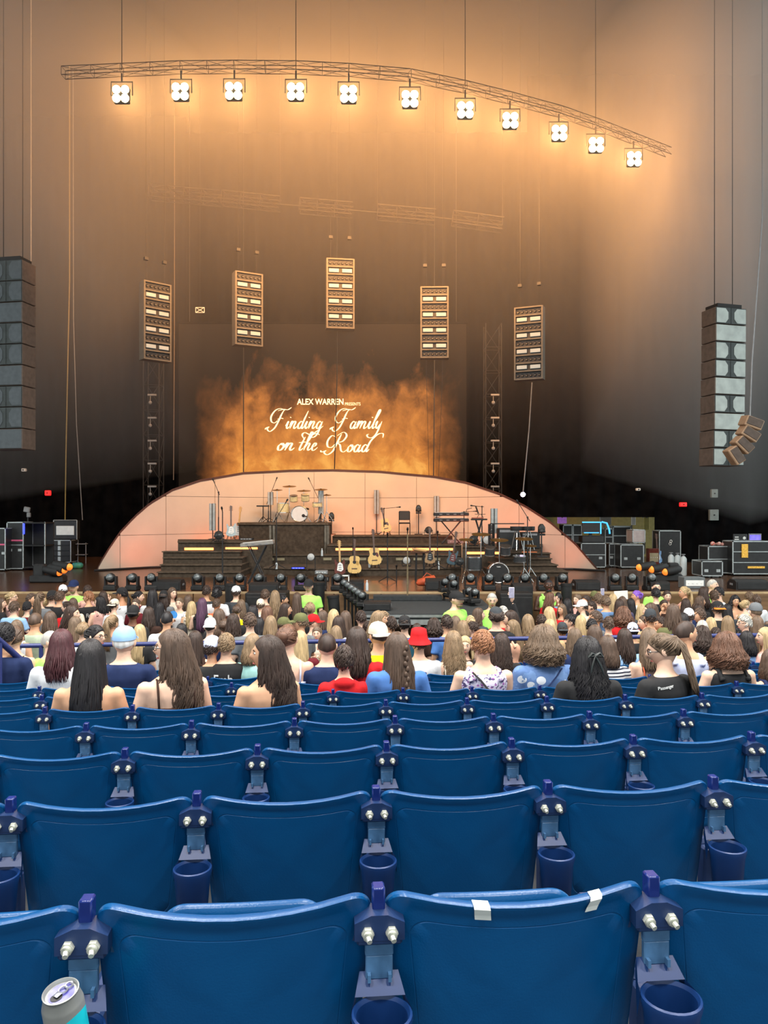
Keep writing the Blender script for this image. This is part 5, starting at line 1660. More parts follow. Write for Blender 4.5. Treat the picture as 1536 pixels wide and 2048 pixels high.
# floodlight and tripod silhouettes at the left
t = thing('flood_light', 'pale work light on a pole above the left flight case', 'lamp', bp(30, 1141, ZS) + Vector((0, .9, 0)))
b = MB(); b.cyl((0, 0, 0), (0, 0, 1.75), .02, n=6); b.build('pole', M_gear, t)
b = MB(); b.bbox((-.03, 0, 1.98), (.2, .1, .18), .02, rot=(0, .2, 0)); b.bbox((.03, 0, 1.8), (.12, .1, .16), .02); b.build('head', M_grey, t)
# ------------------------------------------------------------------ people: shapes
import bmesh
HEAD_C = Vector((0, 0.010, 1.583))
def loft(b, rings, n=16, cap=True):
    """rings: (cx, cy, cz, rx, ry) stacked upward"""
    vs, fs = [], []
    for cx, cy, cz, rx, ry in rings:
        for k in range(n):
            a = 2 * PI * k / n
            vs.append((cx + rx * math.cos(a), cy + ry * math.sin(a), cz))
    for i in range(len(rings) - 1):
        for k in range(n):
            k2 = (k + 1) % n
            fs.append((i * n + k, i * n + k2, (i + 1) * n + k2, (i + 1) * n + k))
    if cap:
        fs.append(tuple(range(n - 1, -1, -1)))
        o = (len(rings) - 1) * n
        fs.append(tuple(o + k for k in range(n)))
    b.add(vs, fs)

def remesh(b, voxel, smooth_it=3):
    me = bpy.data.meshes.new('tmp')
    me.from_pydata(b.v, [], b.f)
    bm = bmesh.new(); bm.from_mesh(me); bmesh.ops.recalc_face_normals(bm, faces=bm.faces); bm.to_mesh(me); bm.free()
    o = bpy.data.objects.new('tmp', me)
    col.objects.link(o)
    m = o.modifiers.new('r', 'REMESH'); m.mode = 'VOXEL'; m.voxel_size = voxel
    s = o.modifiers.new('s', 'SMOOTH'); s.factor = 0.5; s.iterations = smooth_it
    dg = bpy.context.evaluated_depsgraph_get()
    me2 = bpy.data.meshes.new_from_object(o.evaluated_get(dg))
    bpy.data.objects.remove(o)
    vs = [tuple(v.co) for v in me2.vertices]
    fs = [tuple(p.vertices) for p in me2.polygons]
    bpy.data.meshes.remove(me2); bpy.data.meshes.remove(me)
    return vs, fs

# torso rings of a standing figure (z from hip to neck), facing +y
TORSO = [(0, 0, .80, .150, .115), (0, 0, .90, .172, .128), (0, .0, 1.00, .158, .118), (0, .005, 1.08, .146, .108), (0, .0, 1.18, .158, .115), (0, -.008, 1.28, .172, .118), (0, -.015, 1.345, .166, .098), (0, -.020, 1.385, .128, .078), (0, -.016, 1.415, .078, .064), (0, -.012, 1.435, .060, .058)]
SHO = (.172, -.015, 1.328)
def arm_path(side, pose):
    s = Vector((side * SHO[0], SHO[1], SHO[2]))
    P = {
        'down': [(.225, -.02, 1.10), (.235, .05, .86)],
        'lap': [(.235, .02, 1.09), (.12, .24, 1.00)],
        'phone': [(.235, .03, 1.09), (.07, .26, 1.22)],
        'fold': [(.24, .05, 1.09), (-.06, .19, 1.14)],
        'raise': [(.30, .10, 1.52), (.24, .14, 1.80)],
        'face': [(.24, .12, 1.16), (.09, .15, 1.48)],
        'wide': [(.34, .02, 1.12), (.24, .16, .96)],
    }[pose]
    e, w = [Vector((side * p[0], p[1], p[2])) for p in P]
    return s, e, w
def hand(b, e, w, side):
    d = (w - e).normalized()
    up = Vector((0, 0, 1)) if abs(d.z) < .9 else Vector((0, 1, 0))
    sidev = d.cross(up).normalized() * side
    nrm = sidev.cross(d).normalized()
    R = Matrix((sidev, nrm, d)).transposed()
    pc = w + d * .05
    q = R.to_euler()
    b.ball(pc, (.036, .018, .050), 8, 6, rot=q)
    for k in range(4):
        o = (k - 1.5) * .018
        L = (.062, .074, .070, .054)[k]
        r0 = pc + d * .042 + sidev * o
        r1 = r0 + d * L * .55 + nrm * .006
        r2 = r1 + d * L * .38 + nrm * .026
        b.tube([r0, r1, r2], [.0085, .008, .006], 5)
    t0 = pc - d * .02 - sidev * .032
    b.tube([t0, t0 - sidev * .022 + d * .035, t0 - sidev * .018 + d * .068 + nrm * .01], [.011, .010, .007], 5)

def head_mesh(b, M, fine=True):
    n, m = (28, 22) if fine else (18, 14)
    vs, fs = [], []
    def G(x, c, s):
        return math.exp(-((x - c) / s) ** 2)
    def pt(u, v):
        # u azimuth (0 = front +y), v polar
        sx, cz = math.sin(v), math.cos(v)
        dx, dy, dz = sx * math.sin(u), sx * math.cos(u), cz
        x, y, z = .076 * dx, .097 * dy, .118 * dz
        if dz < 0:                                   # jaw
            t = -dz
            x *= 1 - .34 * t ** 1.6
            if dy > 0:
                y *= 1 - .10 * t
                y += .012 * t * t
            else:
                y *= 1 - .30 * t ** 1.2
        else:
            if dy < 0: y *= 1.05
        if dy > 0:
            zz = z
            y += .024 * G(x, 0, .013) * G(zz, -.022, .020) + .012 * G(x, 0, .010) * G(zz, .005, .03)     # nose
            y -= .010 * (G(x, .031, .016) + G(x, -.031, .016)) * G(zz, .012, .013)                          # sockets
            y += .005 * G(zz, .032, .010) * G(x, 0, .05)                                                    # brow
            y += .006 * G(x, 0, .022) * G(zz, -.062, .008) + .005 * G(x, 0, .02) * G(zz, -.074, .006)       # lips
            y -= .004 * G(x, 0, .024) * G(zz, -.068, .003)
            y += .008 * G(x, 0, .022) * G(zz, -.100, .014)                                                  # chin
        return (x, y, z)
    vs.append(pt(0, 0))
    for i in range(1, m):
        for k in range(n):
            vs.append(pt(2 * PI * k / n, PI * i / m))
    vs.append(pt(0, PI))
    for k in range(n):
        fs.append((0, 1 + k, 1 + (k + 1) % n))
    for i in range(m - 2):
        for k in range(n):
            k2 = (k + 1) % n
            fs.append((1 + i * n + k, 1 + (i + 1) * n + k, 1 + (i + 1) * n + k2, 1 + i * n + k2))
    o = 1 + (m - 2) * n
    for k in range(n):
        fs.append((o + k, len(vs) - 1, o + (k + 1) % n))
    old = b.M
    b.M = M
    b.add(vs, fs)
    for s in (-1, 1):
        b.ball((s * .077, -.008, -.005), (.010, .020, .032), 8, 6, rot=(0, 0, -s * .35))
    b.M = old

def head_matrix(yaw, pitch, lean=(0, 0, 0)):
    return Matrix.Translation(HEAD_C + Vector(lean)) @ Matrix.Rotation(math.radians(yaw), 4, 'Z') @ Matrix.Rotation(math.radians(-pitch), 4, 'X')

SEAT_DROP = 0.40          # how far a sitting trunk is lowered
_T = {}
def body_mesh(armL, armR, yaw, pitch, seated, fine):
    key = ('body', armL, armR, yaw, pitch, seated, fine)
    if key in _T: return _T[key]
    vox = .014 if fine else .022
    dz = -SEAT_DROP if seated else 0
    b = MB(); b.M = Matrix.Translation((0, 0, dz))
    loft(b, TORSO + [(0, -.006, 1.47, .051, .054), (0, .0, 1.57, .050, .054)])
    for side, pose in ((-1, armL), (1, armR)):
        s, e, w = arm_path(side, pose)
        b.ball(s, (.054, .054, .056), 10, 8)
        b.tube([s, s.lerp(e, .5), e, e.lerp(w, .3), w], [.050, .047, .039, .039, .025], 10)
    for side in (-1, 1):
        if seated:
            b.M = Matrix.Identity(4)
            b.tube([(side * .085, .0, .50), (side * .10, .22, .53), (side * .10, .44, .50), (side * .10, .47, .28), (side * .10, .44, .09)], [.10, .085, .062, .056, .040], 10)
            b.ball((side * .10, .50, .04), (.045, .12, .04), 8, 6)
            b.M = Matrix.Translation((0, 0, dz))
        else:
            b.tube([(side * .085, 0, .86), (side * .095, .0, .65), (side * .10, .01, .46), (side * .10, -.02, .28), (side * .10, -.01, .08)], [.098, .080, .060, .056, .040], 10)
            b.ball((side * .10, .05, .04), (.045, .12, .04), 8, 6)
    vs, fs = remesh(b, vox)
    c = MB(); c.add(vs, fs)
    c.M = Matrix.Translation((0, 0, dz))
    for side, pose in ((-1, armL), (1, armR)):
        s, e, w = arm_path(side, pose)
        hand(c, e, w, side)
    head_mesh(c, Matrix.Translation((0, 0, dz)) @ head_matrix(yaw, pitch), True)
    me = c.mesh('person', mat('skin_light', (226, 178, 150)), smooth=180)
    _T[key] = me
    return me

def shirt_mesh(kind, armL, armR, seated, fine):
    """tee, tank, long, cami, crop"""
    key = ('shirt', kind, armL, armR, seated, fine)
    if key in _T: return _T[key]
    vox = .014 if fine else .022
    dz = -SEAT_DROP if seated else 0
    b = MB(); b.M = Matrix.Translation((0, 0, dz))
    g = .014
    lim = {'tee': 1.415, 'long': 1.415, 'tank': 1.38, 'cami': 1.20, 'strap': 1.22, 'hood': 1.42}[kind]
    rings = [(cx, cy, cz, rx + g, ry + g) for cx, cy, cz, rx, ry in TORSO if cz <= lim - .02]
    base = [r for r in TORSO if r[2] > lim - .02]
    loft(b, rings + [(0, -.012, lim - .005, (base[0][3] if base else .07) * (.9 if kind in ('tee', 'long', 'hood') else 1.02) + .006, (base[0][4] if base else .06) * .95 + .008)])
    for side, pose in ((-1, armL), (1, armR)):
        s, e, w = arm_path(side, pose)
        if kind in ('tee', 'long', 'hood'):
            b.ball(s, .066, 10, 8)
        if kind == 'tee':
            b.tube([s, s.lerp(e, .45), s.lerp(e, .78)], [.066, .063, .064], 10)
        elif kind in ('long', 'hood'):
            b.tube([s, s.lerp(e, .5), e, e.lerp(w, .4), e.lerp(w, .95)], [.066, .060, .053, .051, .038], 10)
    if kind == 'hood':
        b.ball((0, -.085, 1.39), (.10, .06, .055), 12, 8)
    vs, fs = remesh(b, vox, 2)
    c = MB(); c.add(vs, fs)
    c.M = Matrix.Translation((0, 0, dz))
    if kind in ('tank', 'strap', 'cami'):
        r = .020 if kind == 'tank' else .008
        if kind != 'cami':
            for s in (-1, 1):
                c.tube([(s * .105, -.128, lim - .04), (s * .11, -.118, 1.31), (s * .105, -.06, 1.392), (s * .10, .02, 1.388), (s * .10, .105, 1.30), (s * .095, .125, lim - .04)], r, 6, flat=1.0)
    me = c.mesh('shirt', mat('cloth_black', (30, 30, 32), rough=.9), smooth=180)
    _T[key] = me
    return me

def trousers_mesh(seated):
    key = ('trousers', seated)
    if key in _T: return _T[key]
    b = MB()
    if seated:
        loft(b, [(0, .0, .395, .16, .125), (0, .0, .50, .182, .138), (0, 0, .58, .168, .126)])
        for side in (-1, 1):
            b.tube([(side * .085, .0, .50), (side * .10, .22, .53), (side * .10, .45, .50), (side * .10, .48, .28), (side * .10, .45, .08)], [.112, .098, .080, .072, .060], 10)
    else:
        loft(b, [(0, 0, .78, .165, .128), (0, 0, .88, .186, .142), (0, 0, .98, .172, .130)])
        for side in (-1, 1):
            b.tube([(side * .085, 0, .86), (side * .095, .0, .65), (side * .10, .01, .46), (side * .10, -.02, .28), (side * .10, -.01, .08)], [.110, .092, .074, .070, .062], 10)
    vs, fs = remesh(b, .024, 2)
    c = MB(); c.add(vs, fs)
    me = c.mesh('trousers', mat('denim', (52, 62, 84), rough=.9), smooth=180)
    _T[key] = me
    return me

# hair in head coordinates (0 = middle of the head, +y = face)
def scalp(u, v, k=1.0):
    sx = math.sin(v)
    dy = math.cos(u)
    y = .097 * sx * dy
    if dy < 0: y *= 1.06
    return Vector((.076 * sx * math.sin(u) * k, y * k - .002, .118 * math.cos(v) * k + .004))
def hair_mesh(style, n, seed):
    key = ('hair', style, n, seed)
    if key in _T: return _T[key]
    rnd = random.Random(seed * 31 + len(style))
    b = MB()
    short = style in ('short', 'buzz', 'crop')
    th = {'buzz': 1.035, 'short': 1.09, 'crop': 1.13, 'afro': 1.30}.get(style, 1.10)
    # cap of hair over the skull, open at the face
    N, Mr = 26, 14
    vs, fs = [], []
    for i in range(Mr + 1):
        for k in range(N):
            u = 2 * PI * k / N
            f = max(0, math.cos(u))
            side = abs(math.sin(u))
            vmax = 2.15 - 1.15 * f ** .6 - (.25 * side if f == 0 else 0)
            if short: vmax = 2.0 - 1.05 * f ** .6 - .22 * side
            if style == 'buzz': vmax = 1.95 - .95 * f ** .6 - .2 * side
            v = .001 + vmax * i / Mr
            t = th * (1 + .02 * math.sin(7 * u + seed) * math.sin(v * 5))
            if i == Mr: t = 1.0
            vs.append(scalp(u, v, t))
    for i in range(Mr):
        for k in range(N):
            k2 = (k + 1) % N
            fs.append((i * N + k, (i + 1) * N + k, (i + 1) * N + k2, i * N + k2))
    b.add(vs, fs)
    if style in ('buzz',):
        me = b.mesh('hair', mat('hair_brown', (70, 48, 34)), smooth=180); _T[key] = me; return me
    L = {'long': .52, 'wavy': .46, 'curlylong': .46, 'mid': .30, 'bob': .19, 'curlybob': .17, 'short': .035, 'crop': .06, 'afro': .05, 'pony': .46, 'lowpony': .5, 'bun': 0, 'updo': 0, 'halfup': .50}[style]
    R = .0075 if n < 300 else .0050
    tie = Vector((0, -.125, .03)) if style in ('pony', 'updo') else Vector((0, -.118, -.03))
    if style in ('pony',) : tie = Vector((0, -.11, .075))
    for j in range(n):
        u = rnd.uniform(1.12, 2 * PI - 1.12)
        v0 = .04 + .5 * rnd.random() ** 1.5 if rnd.random() < .8 else rnd.uniform(.3, 1.3)
        pts = []
        if style in ('short', 'crop', 'afro'):
            u = rnd.uniform(0, 2 * PI)
            f = max(0, math.cos(u))
            vm = 1.9 - 1.0 * f ** .6 - .2 * abs(math.sin(u))
            v0 = rnd.uniform(0.02, vm)
            for q in range(4):
                t = q / 3
                k = th + t * (L * 4 if style == 'afro' else .05 * rnd.uniform(.4, 1.3))
                pts.append(scalp(u + (rnd.uniform(-.2, .2) + .25) * t, v0 + t * L * 7 * (0.2 if style == 'afro' else 1), k))
            b.tube(pts, [R, R * 1.2, R, R * .35], 4)
            continue
        if style in ('bun', 'updo', 'pony', 'lowpony'):
            u = rnd.uniform(0, 2 * PI)
            f = max(0, math.cos(u))
            v0 = rnd.uniform(.3, 2.0 - 1.0 * f ** .6 - .2 * abs(math.sin(u)))
            p0 = scalp(u, v0, 1.08)
            mid = (p0 + tie) * .5
            mid = mid.normalized() * max(mid.length, .122)
            pts = [p0, mid.lerp(p0, .4).normalized() * max(.118, p0.length * .98), mid, tie + Vector((rnd.uniform(-.012, .012), 0, rnd.uniform(-.012, .012)))]
            if L:
                side = rnd.uniform(-.8, .8)
                ph = rnd.uniform(0, 6)
                for q in range(1, 6):
                    t = q / 5
                    pts.append(tie + Vector((side * .09 * min(1, t * 2.2) + .006 * math.sin(ph + 5 * t), -.035 * math.sin(min(1, t * 3) * PI * .5) + rnd.uniform(-.02, .02) + .01 * t, -L * t * rnd.uniform(.9, 1.05) + .02)))
            b.tube(pts, [R] * (len(pts) - 1) + [R * .4], 4)
            continue
        # falling styles
        vm = 1.62
        v0 = min(v0, 1.3)
        steps = 4
        fr = math.cos(u)
        uu = u
        for q in range(steps):
            t = q / (steps - 1)
            v = v0 + (vm - v0) * t
            if fr > 0:          # swept to the side of the face
                uu = u + (1.05 - (u if u < PI else 2 * PI - u)) * t * (1 if u < PI else -1) * (1 if (u if u < PI else 2 * PI - u) < 1.05 else 0)
            cu_ = {'curlybob': .34, 'curlylong': .20, 'wavy': .08}.get(style, .05)
            pts.append(scalp(uu + (rnd.uniform(-.12, .12) if cu_ > .1 else 0), v, th + rnd.uniform(-.01, cu_) * (.35 + .65 * t)))
        amp, fq = {'long': (.006, 5), 'wavy': (.018, 9), 'curlylong': (.018, 17), 'mid': (.010, 7), 'bob': (.008, 6), 'curlybob': (.020, 15), 'halfup': (.008, 6)}[style]
        ph = rnd.uniform(0, 6.3)
        e = pts[-1]
        out = Vector((e.x, e.y, 0)).normalized()
        ln = L * rnd.uniform(.78, 1.04)
        vol = {'curlylong': .016, 'curlybob': .020, 'wavy': .012, 'bob': .012}.get(style, .012)
        S = 8
        for q in range(1, S + 1):
            t = q / S
            k = amp * min(1, t * 2)
            o = e + out * (vol * math.sin(min(1, t * 1.15) * PI * (.85 if style == 'curlybob' else .6)) * rnd.uniform(.6, 1.2))
            back = -.045 * min(1, t * 1.6) if e.y < .02 else -.02 * t
            if ln < .3: back *= .3
            pts.append(Vector((o.x * (1 + .10 * t) + k * math.sin(ph + fq * t), o.y + back + k * math.cos(ph * 1.3 + fq * t), e.z - ln * t)))
        b.tube(pts, [R * .8] * 3 + [R * 1.1] * (len(pts) - 5) + [R * .8, R * .3], 4)
    if style == 'bun':
        b.ball((0, -.135, .02), (.042, .036, .042), 12, 8)
        for j in range(40):
            a = rnd.uniform(0, 6.3)
            c = Vector((0, -.135, .02))
            r = rnd.uniform(.02, .043)
            b.tube([c + Vector((r * math.cos(a + q * .7), -.034 * math.cos(r / .043 * 1.4), r * math.sin(a + q * .7))) for q in range(5)], .006, 4)
    if style == 'updo':
        b.ball((0, -.115, .035), (.05, .03, .045), 12, 8)
    if style == 'halfup':
        for q in range(9):
            b.ball((.0 + .008 * (-1) ** q, -.150 - .004 * q, .02 - q * .042), (.016, .014, .026), 8, 6)
    me = b.mesh('hair', mat('hair_brown', (70, 48, 34)), smooth=180)
    _T[key] = me
    return me

def cap_mesh(kind):
    key = ('cap', kind)
    if key in _T: return _T[key]
    b = MB(); N = 24
    vs, fs = [], []
    if kind == 'bucket':
        prof = [(.001, .165), (.06, .163), (.088, .15), (.098, .10), (.106, .05), (.122, .03), (.150, .0), (.146, -.004), (.10, .03), (.09, .05)]
    else:
        prof = [(.001, .147), (.035, .144), (.068, .128), (.090, .095), (.100, .055), (.101, .030), (.097, .030), (.092, .055)]
    for r, z in prof:
        for k in range(N):
            a = 2 * PI * k / N
            vs.append((r * .86 * math.cos(a), r * 1.08 * math.sin(a) - .004, z))
    for i in range(len(prof) - 1):
        for k in range(N):
            k2 = (k + 1) % N
            fs.append((i * N + k, i * N + k2, (i + 1) * N + k2, (i + 1) * N + k))
    b.add(vs, fs)
    b.ball((0, -.004, prof[0][1]), .008, 8, 6)
    me = b.mesh('cap', mat('cloth_black', (30, 30, 32)), smooth=60)
    b = MB(); vs, fs = [], []
    for i in range(9):
        a = PI * (i / 8) 
        x = .082 * math.cos(a)
        yi = .058 + .045 * math.sin(a)
        yo = .062 + .125 * math.sin(a) ** .7 if 0 < i < 8 else .06
        vs += [(x, yi, .034 - .004), (x * 1.02, yo, .026 - .012 * (abs(x) / .08) ** 2), (x, yi, .040), (x * 1.02, yo, .031 - .012 * (abs(x) / .08) ** 2)]
    for i in range(8):
        o = 4 * i
        fs += [(o, o + 4, o + 5, o + 1), (o + 2, o + 3, o + 7, o + 6), (o + 1, o + 5, o + 7, o + 3), (o, o + 2, o + 6, o + 4)]
    b.add(vs, fs)
    br = b.mesh('brim', mat('cloth_black', (30, 30, 32)), smooth=60)
    _T[key] = (me, br)
    return _T[key]

def face_meshes():
    if 'face' in _T: return _T['face']
    b = MB()
    for s in (-1, 1):
        b.ball((s * .031, .078, .012), (.0135, .010, .0085), 10, 6)
    e = b.mesh('eyes', mat('eye_white', (225, 222, 215), rough=.3), 180)
    b = MB()
    for s in (-1, 1):
        b.ball((s * .031, .0865, .012), (.0062, .004, .0062), 8, 6)
    i = b.mesh('irises', mat('iris', (40, 28, 20), rough=.2), 180)
    b = MB()
    for s in (-1, 1):
        b.tube([(s * .016, .094, .030), (s * .03, .090, .035), (s * .046, .080, .030)], [.003, .0035, .002], 5)
    w = b.mesh('eyebrows', mat('brow', (60, 42, 30), rough=.8), 180)
    b = MB(); b.tube([(-.022, .083, -.066), (-.010, .0925, -.064), (0, .094, -.0655), (.010, .0925, -.064), (.022, .083, -.066)], [.003, .0058, .006, .0058, .003], 6)
    l = b.mesh('lips', mat('lips', (176, 92, 88), rough=.5), 180)
    b = MB()
    for s in (-1, 1):
        for k in range(14):
            a, c = 2 * PI * k / 14, 2 * PI * (k + 1) / 14
            b.cyl((s * .033 + .026 * math.cos(a), .099, .010 + .019 * math.sin(a)), (s * .033 + .026 * math.cos(c), .099, .010 + .019 * math.sin(c)), .0028, n=4)
        b.cyl((s * .060, .098, .014), (s * .082, -.01, .010), .003, n=4)
    b.cyl((-.008, .102, .014), (.008, .102, .014), .003, n=4)
    g = b.mesh('glasses', mat('black_frame', (16, 16, 18), rough=.3), 60)
    b = MB()
    b.ball((0, .047, -.100), (.050, .046, .028), 12, 8)
    be = b.mesh('beard', mat('hair_brown', (70, 48, 34)), 180)
    _T['face'] = (e, i, w, l, g, be)
    return _T['face']

HAIR = {'black': (24, 22, 24), 'dark': (48, 36, 30), 'brown': (70, 55, 45), 'light': (88, 72, 57), 'blond': (152, 132, 98), 'dblond': (112, 93, 70), 'auburn': (84, 58, 44), 'red': (124, 84, 58), 'maroon': (62, 34, 38), 'grey': (150, 148, 142), 'white': (206, 204, 198), 'purple': (112, 74, 160), 'plum': (70, 46, 66)}
SKIN = {'l': (232, 190, 164), 'm': (214, 164, 130), 't': (190, 138, 104), 'd': (120, 78, 56), 'dd': (78, 52, 40)}
COL = {'black': (26, 27, 29), 'white': (226, 228, 230), 'navy': (38, 50, 86), 'grey': (112, 116, 120), 'dgrey': (66, 70, 74), 'red': (196, 36, 40), 'maroon': (98, 30, 38), 'pink': (216, 168, 158), 'sage': (160, 174, 152), 'lime': (176, 255, 116), 'blue': (80, 122, 186), 'lblue': (150, 188, 226), 'teal': (52, 104, 122), 'green': (40, 74, 54), 'cream': (222, 210, 190), 'coral': (226, 112, 78), 'purple': (80, 76, 100), 'yellow': (246, 226, 30), 'mint': (158, 206, 200), 'orange': (232, 130, 50), 'denim': (104, 136, 178), 'brown': (58, 40, 34), 'peach': (232, 176, 148), 'tan': (190, 160, 120), 'olive': (106, 108, 72), 'lav': (206, 214, 244)}
CNAME = {'dgrey': 'dark grey', 'lblue': 'light blue', 'lav': 'pale lilac-white', 'sage': 'sage green', 'tan': 'tan', 'lime': 'lime', 'plum': 'plum', 'navy': 'navy'}
def hmat(c):
    r = HAIR[c]
    return mat('hair_' + c + '_strands', r, rough=.5, rgb2=tuple(min(255, int(v * 1.3 + 8)) for v in r), scale=30, stretch=(1, 1, .12), spec=.4)
def smat(c): return mat('skin_tone_' + c, SKIN[c], rough=.55, var=.06, scale=14, spec=.35)
def cmat(c): return mat('cloth_' + c, COL[c], rough=.9, var=.12, scale=12, spec=.15)
def setm(o, m):
    o.material_slots[0].link = 'OBJECT'
    o.material_slots[0].material = m

def person(loc, rz, H, hair, hcol, shirt, scol, skin='l', arms=('down', 'down'), yaw=0, pitch=0, seated=False, cap=None, capcol='black', capback=False,
           glasses=False, beard=None, label='', group=None, fine=False, face=False, wide=1.0, pants=None, strands=None, shirt_mat=None, capbrim=None, seed=None):
    base = 1.313 if seated else 1.713
    s = H / base
    me = body_mesh(arms[0], arms[1], yaw, pitch, seated, fine)
    o = inst(me, 'person', None, loc, (0, 0, rz), (s * wide, s * wide, s))
    setm(o, smat(skin))
    tag(o, label, 'person', group)
    sh = inst(shirt_mesh(shirt, arms[0], arms[1], seated, fine), 'shirt', o)
    setm(sh, shirt_mat or cmat(scol))
    tr = inst(trousers_mesh(seated), 'trousers', o)
    setm(tr, cmat(pants) if pants else cmat(random.choice(['navy', 'black', 'denim', 'dgrey'])))
    dz = -SEAT_DROP if seated else 0
    hc = HEAD_C + Vector((0, 0, dz))
    hr = (math.radians(-pitch), 0, math.radians(yaw))
    E = Euler(hr, 'XYZ')
    if hair:
        n = strands or (520 if fine else 150)
        h = inst(hair_mesh(hair, n, seed if seed is not None else random.randint(0, 2)), 'hair', o, hc, hr)
        setm(h, hmat(hcol))
    if cap:
        cm, bm_ = cap_mesh('bucket' if cap == 'bucket' else 'cap')
        c = inst(cm, 'hat' if cap == 'bucket' else 'cap', o, hc, (hr[0], 0, hr[2] + (PI if capback else 0)))
        setm(c, cmat(capcol))
        if cap != 'bucket':
            b_ = inst(bm_, 'brim', c)
            setm(b_, cmat(capbrim or capcol))
    if face:
        e, i, w, l, g, be = face_meshes()
        for m_, nm in ((e, 'eyes'), (i, 'irises'), (w, 'eyebrows'), (l, 'lips')):
            inst(m_, nm, o, hc, hr)
        if beard:
            q = inst(be, 'beard', o, hc, hr); setm(q, hmat(beard))
    if glasses:
        inst(face_meshes()[4], 'glasses', o, hc, hr)
    return o
# ------------------------------------------------------------------ people: who stands and sits where
def floral(name, base, c1, c2, scale):
    m = bpy.data.materials.new(name); m.use_nodes = True
    nt = m.node_tree; bs = nt.nodes['Principled BSDF']; bs.inputs['Roughness'].default_value = .9
    tc = nt.nodes.new('ShaderNodeTexCoord')
    v1 = nt.nodes.new('ShaderNodeTexVoronoi'); v1.inputs['Scale'].default_value = scale; nt.links.new(tc.outputs['Object'], v1.inputs['Vector'])
    n1 = nt.nodes.new('ShaderNodeTexNoise'); n1.inputs['Scale'].default_value = scale * 1.4; n1.inputs['Detail'].default_value = 3; nt.links.new(tc.outputs['Object'], n1.inputs['Vector'])
    r1 = nt.nodes.new('ShaderNodeValToRGB'); r1.color_ramp.interpolation = 'CONSTANT'
    r1.color_ramp.elements[0].color = (*lin(c1), 1); r1.color_ramp.elements[1].position = .30; r1.color_ramp.elements[1].color = (*lin(base), 1)
    nt.links.new(v1.outputs['Distance'], r1.inputs[0])
    r2 = nt.nodes.new('ShaderNodeValToRGB'); r2.color_ramp.interpolation = 'CONSTANT'
    r2.color_ramp.elements[0].color = (0, 0, 0, 1); r2.color_ramp.elements[1].position = .57; r2.color_ramp.elements[1].color = (1, 1, 1, 1)
    nt.links.new(n1.outputs['Fac'], r2.inputs[0])
    mx = nt.nodes.new('ShaderNodeMix'); mx.data_type = 'RGBA'
    nt.links.new(r2.outputs[0], mx.inputs[0]); nt.links.new(r1.outputs[0], mx.inputs[6]); mx.inputs[7].default_value = (*lin(c2), 1)
    nt.links.new(mx.outputs[2], bs.inputs['Base Color'])
    return m
M_floralp = floral('purple_floral_print', (224, 216, 236), (168, 104, 176), (84, 72, 116), 26)
M_floralb = floral('blue_floral_print', (96, 128, 180), (226, 232, 240), (112, 146, 196), 9)
m = bpy.data.materials.new('striped_shirt'); m.use_nodes = True
nt = m.node_tree; tc = nt.nodes.new('ShaderNodeTexCoord'); wv = nt.nodes.new('ShaderNodeTexWave'); wv.bands_direction = 'Z'; wv.inputs['Scale'].default_value = 9
rp = nt.nodes.new('ShaderNodeValToRGB'); rp.color_ramp.interpolation = 'CONSTANT'; rp.color_ramp.elements[0].color = (*lin((44, 48, 66)), 1); rp.color_ramp.elements[1].position = .4; rp.color_ramp.elements[1].color = (*lin((226, 226, 226)), 1)
nt.links.new(tc.outputs['Object'], wv.inputs['Vector']); nt.links.new(wv.outputs['Fac'], rp.inputs[0]); nt.links.new(rp.outputs[0], nt.nodes['Principled BSDF'].inputs['Base Color'])
M_stripe = m
m = bpy.data.materials.new('plaid_shirt'); m.use_nodes = True
nt = m.node_tree; tc = nt.nodes.new('ShaderNodeTexCoord'); ck = nt.nodes.new('ShaderNodeTexChecker'); ck.inputs['Scale'].default_value = 26
ck.inputs[1].default_value = (*lin((150, 110, 160)), 1); ck.inputs[2].default_value = (*lin((224, 214, 224)), 1)
nt.links.new(tc.outputs['Object'], ck.inputs['Vector']); nt.links.new(ck.outputs['Color'], nt.nodes['Principled BSDF'].inputs['Base Color'])
M_plaid = m

def back_point(x, z, seated, front=False):
    """point on the back of a shirt, body coordinates"""
    zz = z + (SEAT_DROP if seated else 0)
    for r0, r1 in zip(TORSO, TORSO[1:]):
        if r0[2] <= zz <= r1[2]:
            t = (zz - r0[2]) / (r1[2] - r0[2])
            cy, rx, ry = [r0[i] + (r1[i] - r0[i]) * t for i in (1, 3, 4)]
            q = max(0.0, 1 - (x / (rx + .02)) ** 2)
            d = (ry + .019) * math.sqrt(q) + .004
            return Vector((x, cy + (d if front else -d), z))
    return Vector((x, -.15, z))
def shirt_text(o, body, x0, x1, z0, z1, seated, m, front=False, slope=0.0, bold=.01, label=None):
    me, a, b_, c, d = text_mesh(body, 1, 0, 0, bold=bold)
    for v in me.vertices:
        fx = (v.co.x - a) / (b_ - a)
        x = x0 + fx * (x1 - x0)
        z = z0 + (v.co.y - c) / (d - c) * (z1 - z0) + slope * fx
        v.co = back_point(x if not front else -x, z, seated, front)
    me.materials.clear(); me.materials.append(m)
    t = bpy.data.objects.new('shirt_print', me); col.objects.link(t); t.parent = o
    if label: t['label'] = label
    return t
M_print = mat('white_print', (225, 226, 224), rough=.8, var=.1)

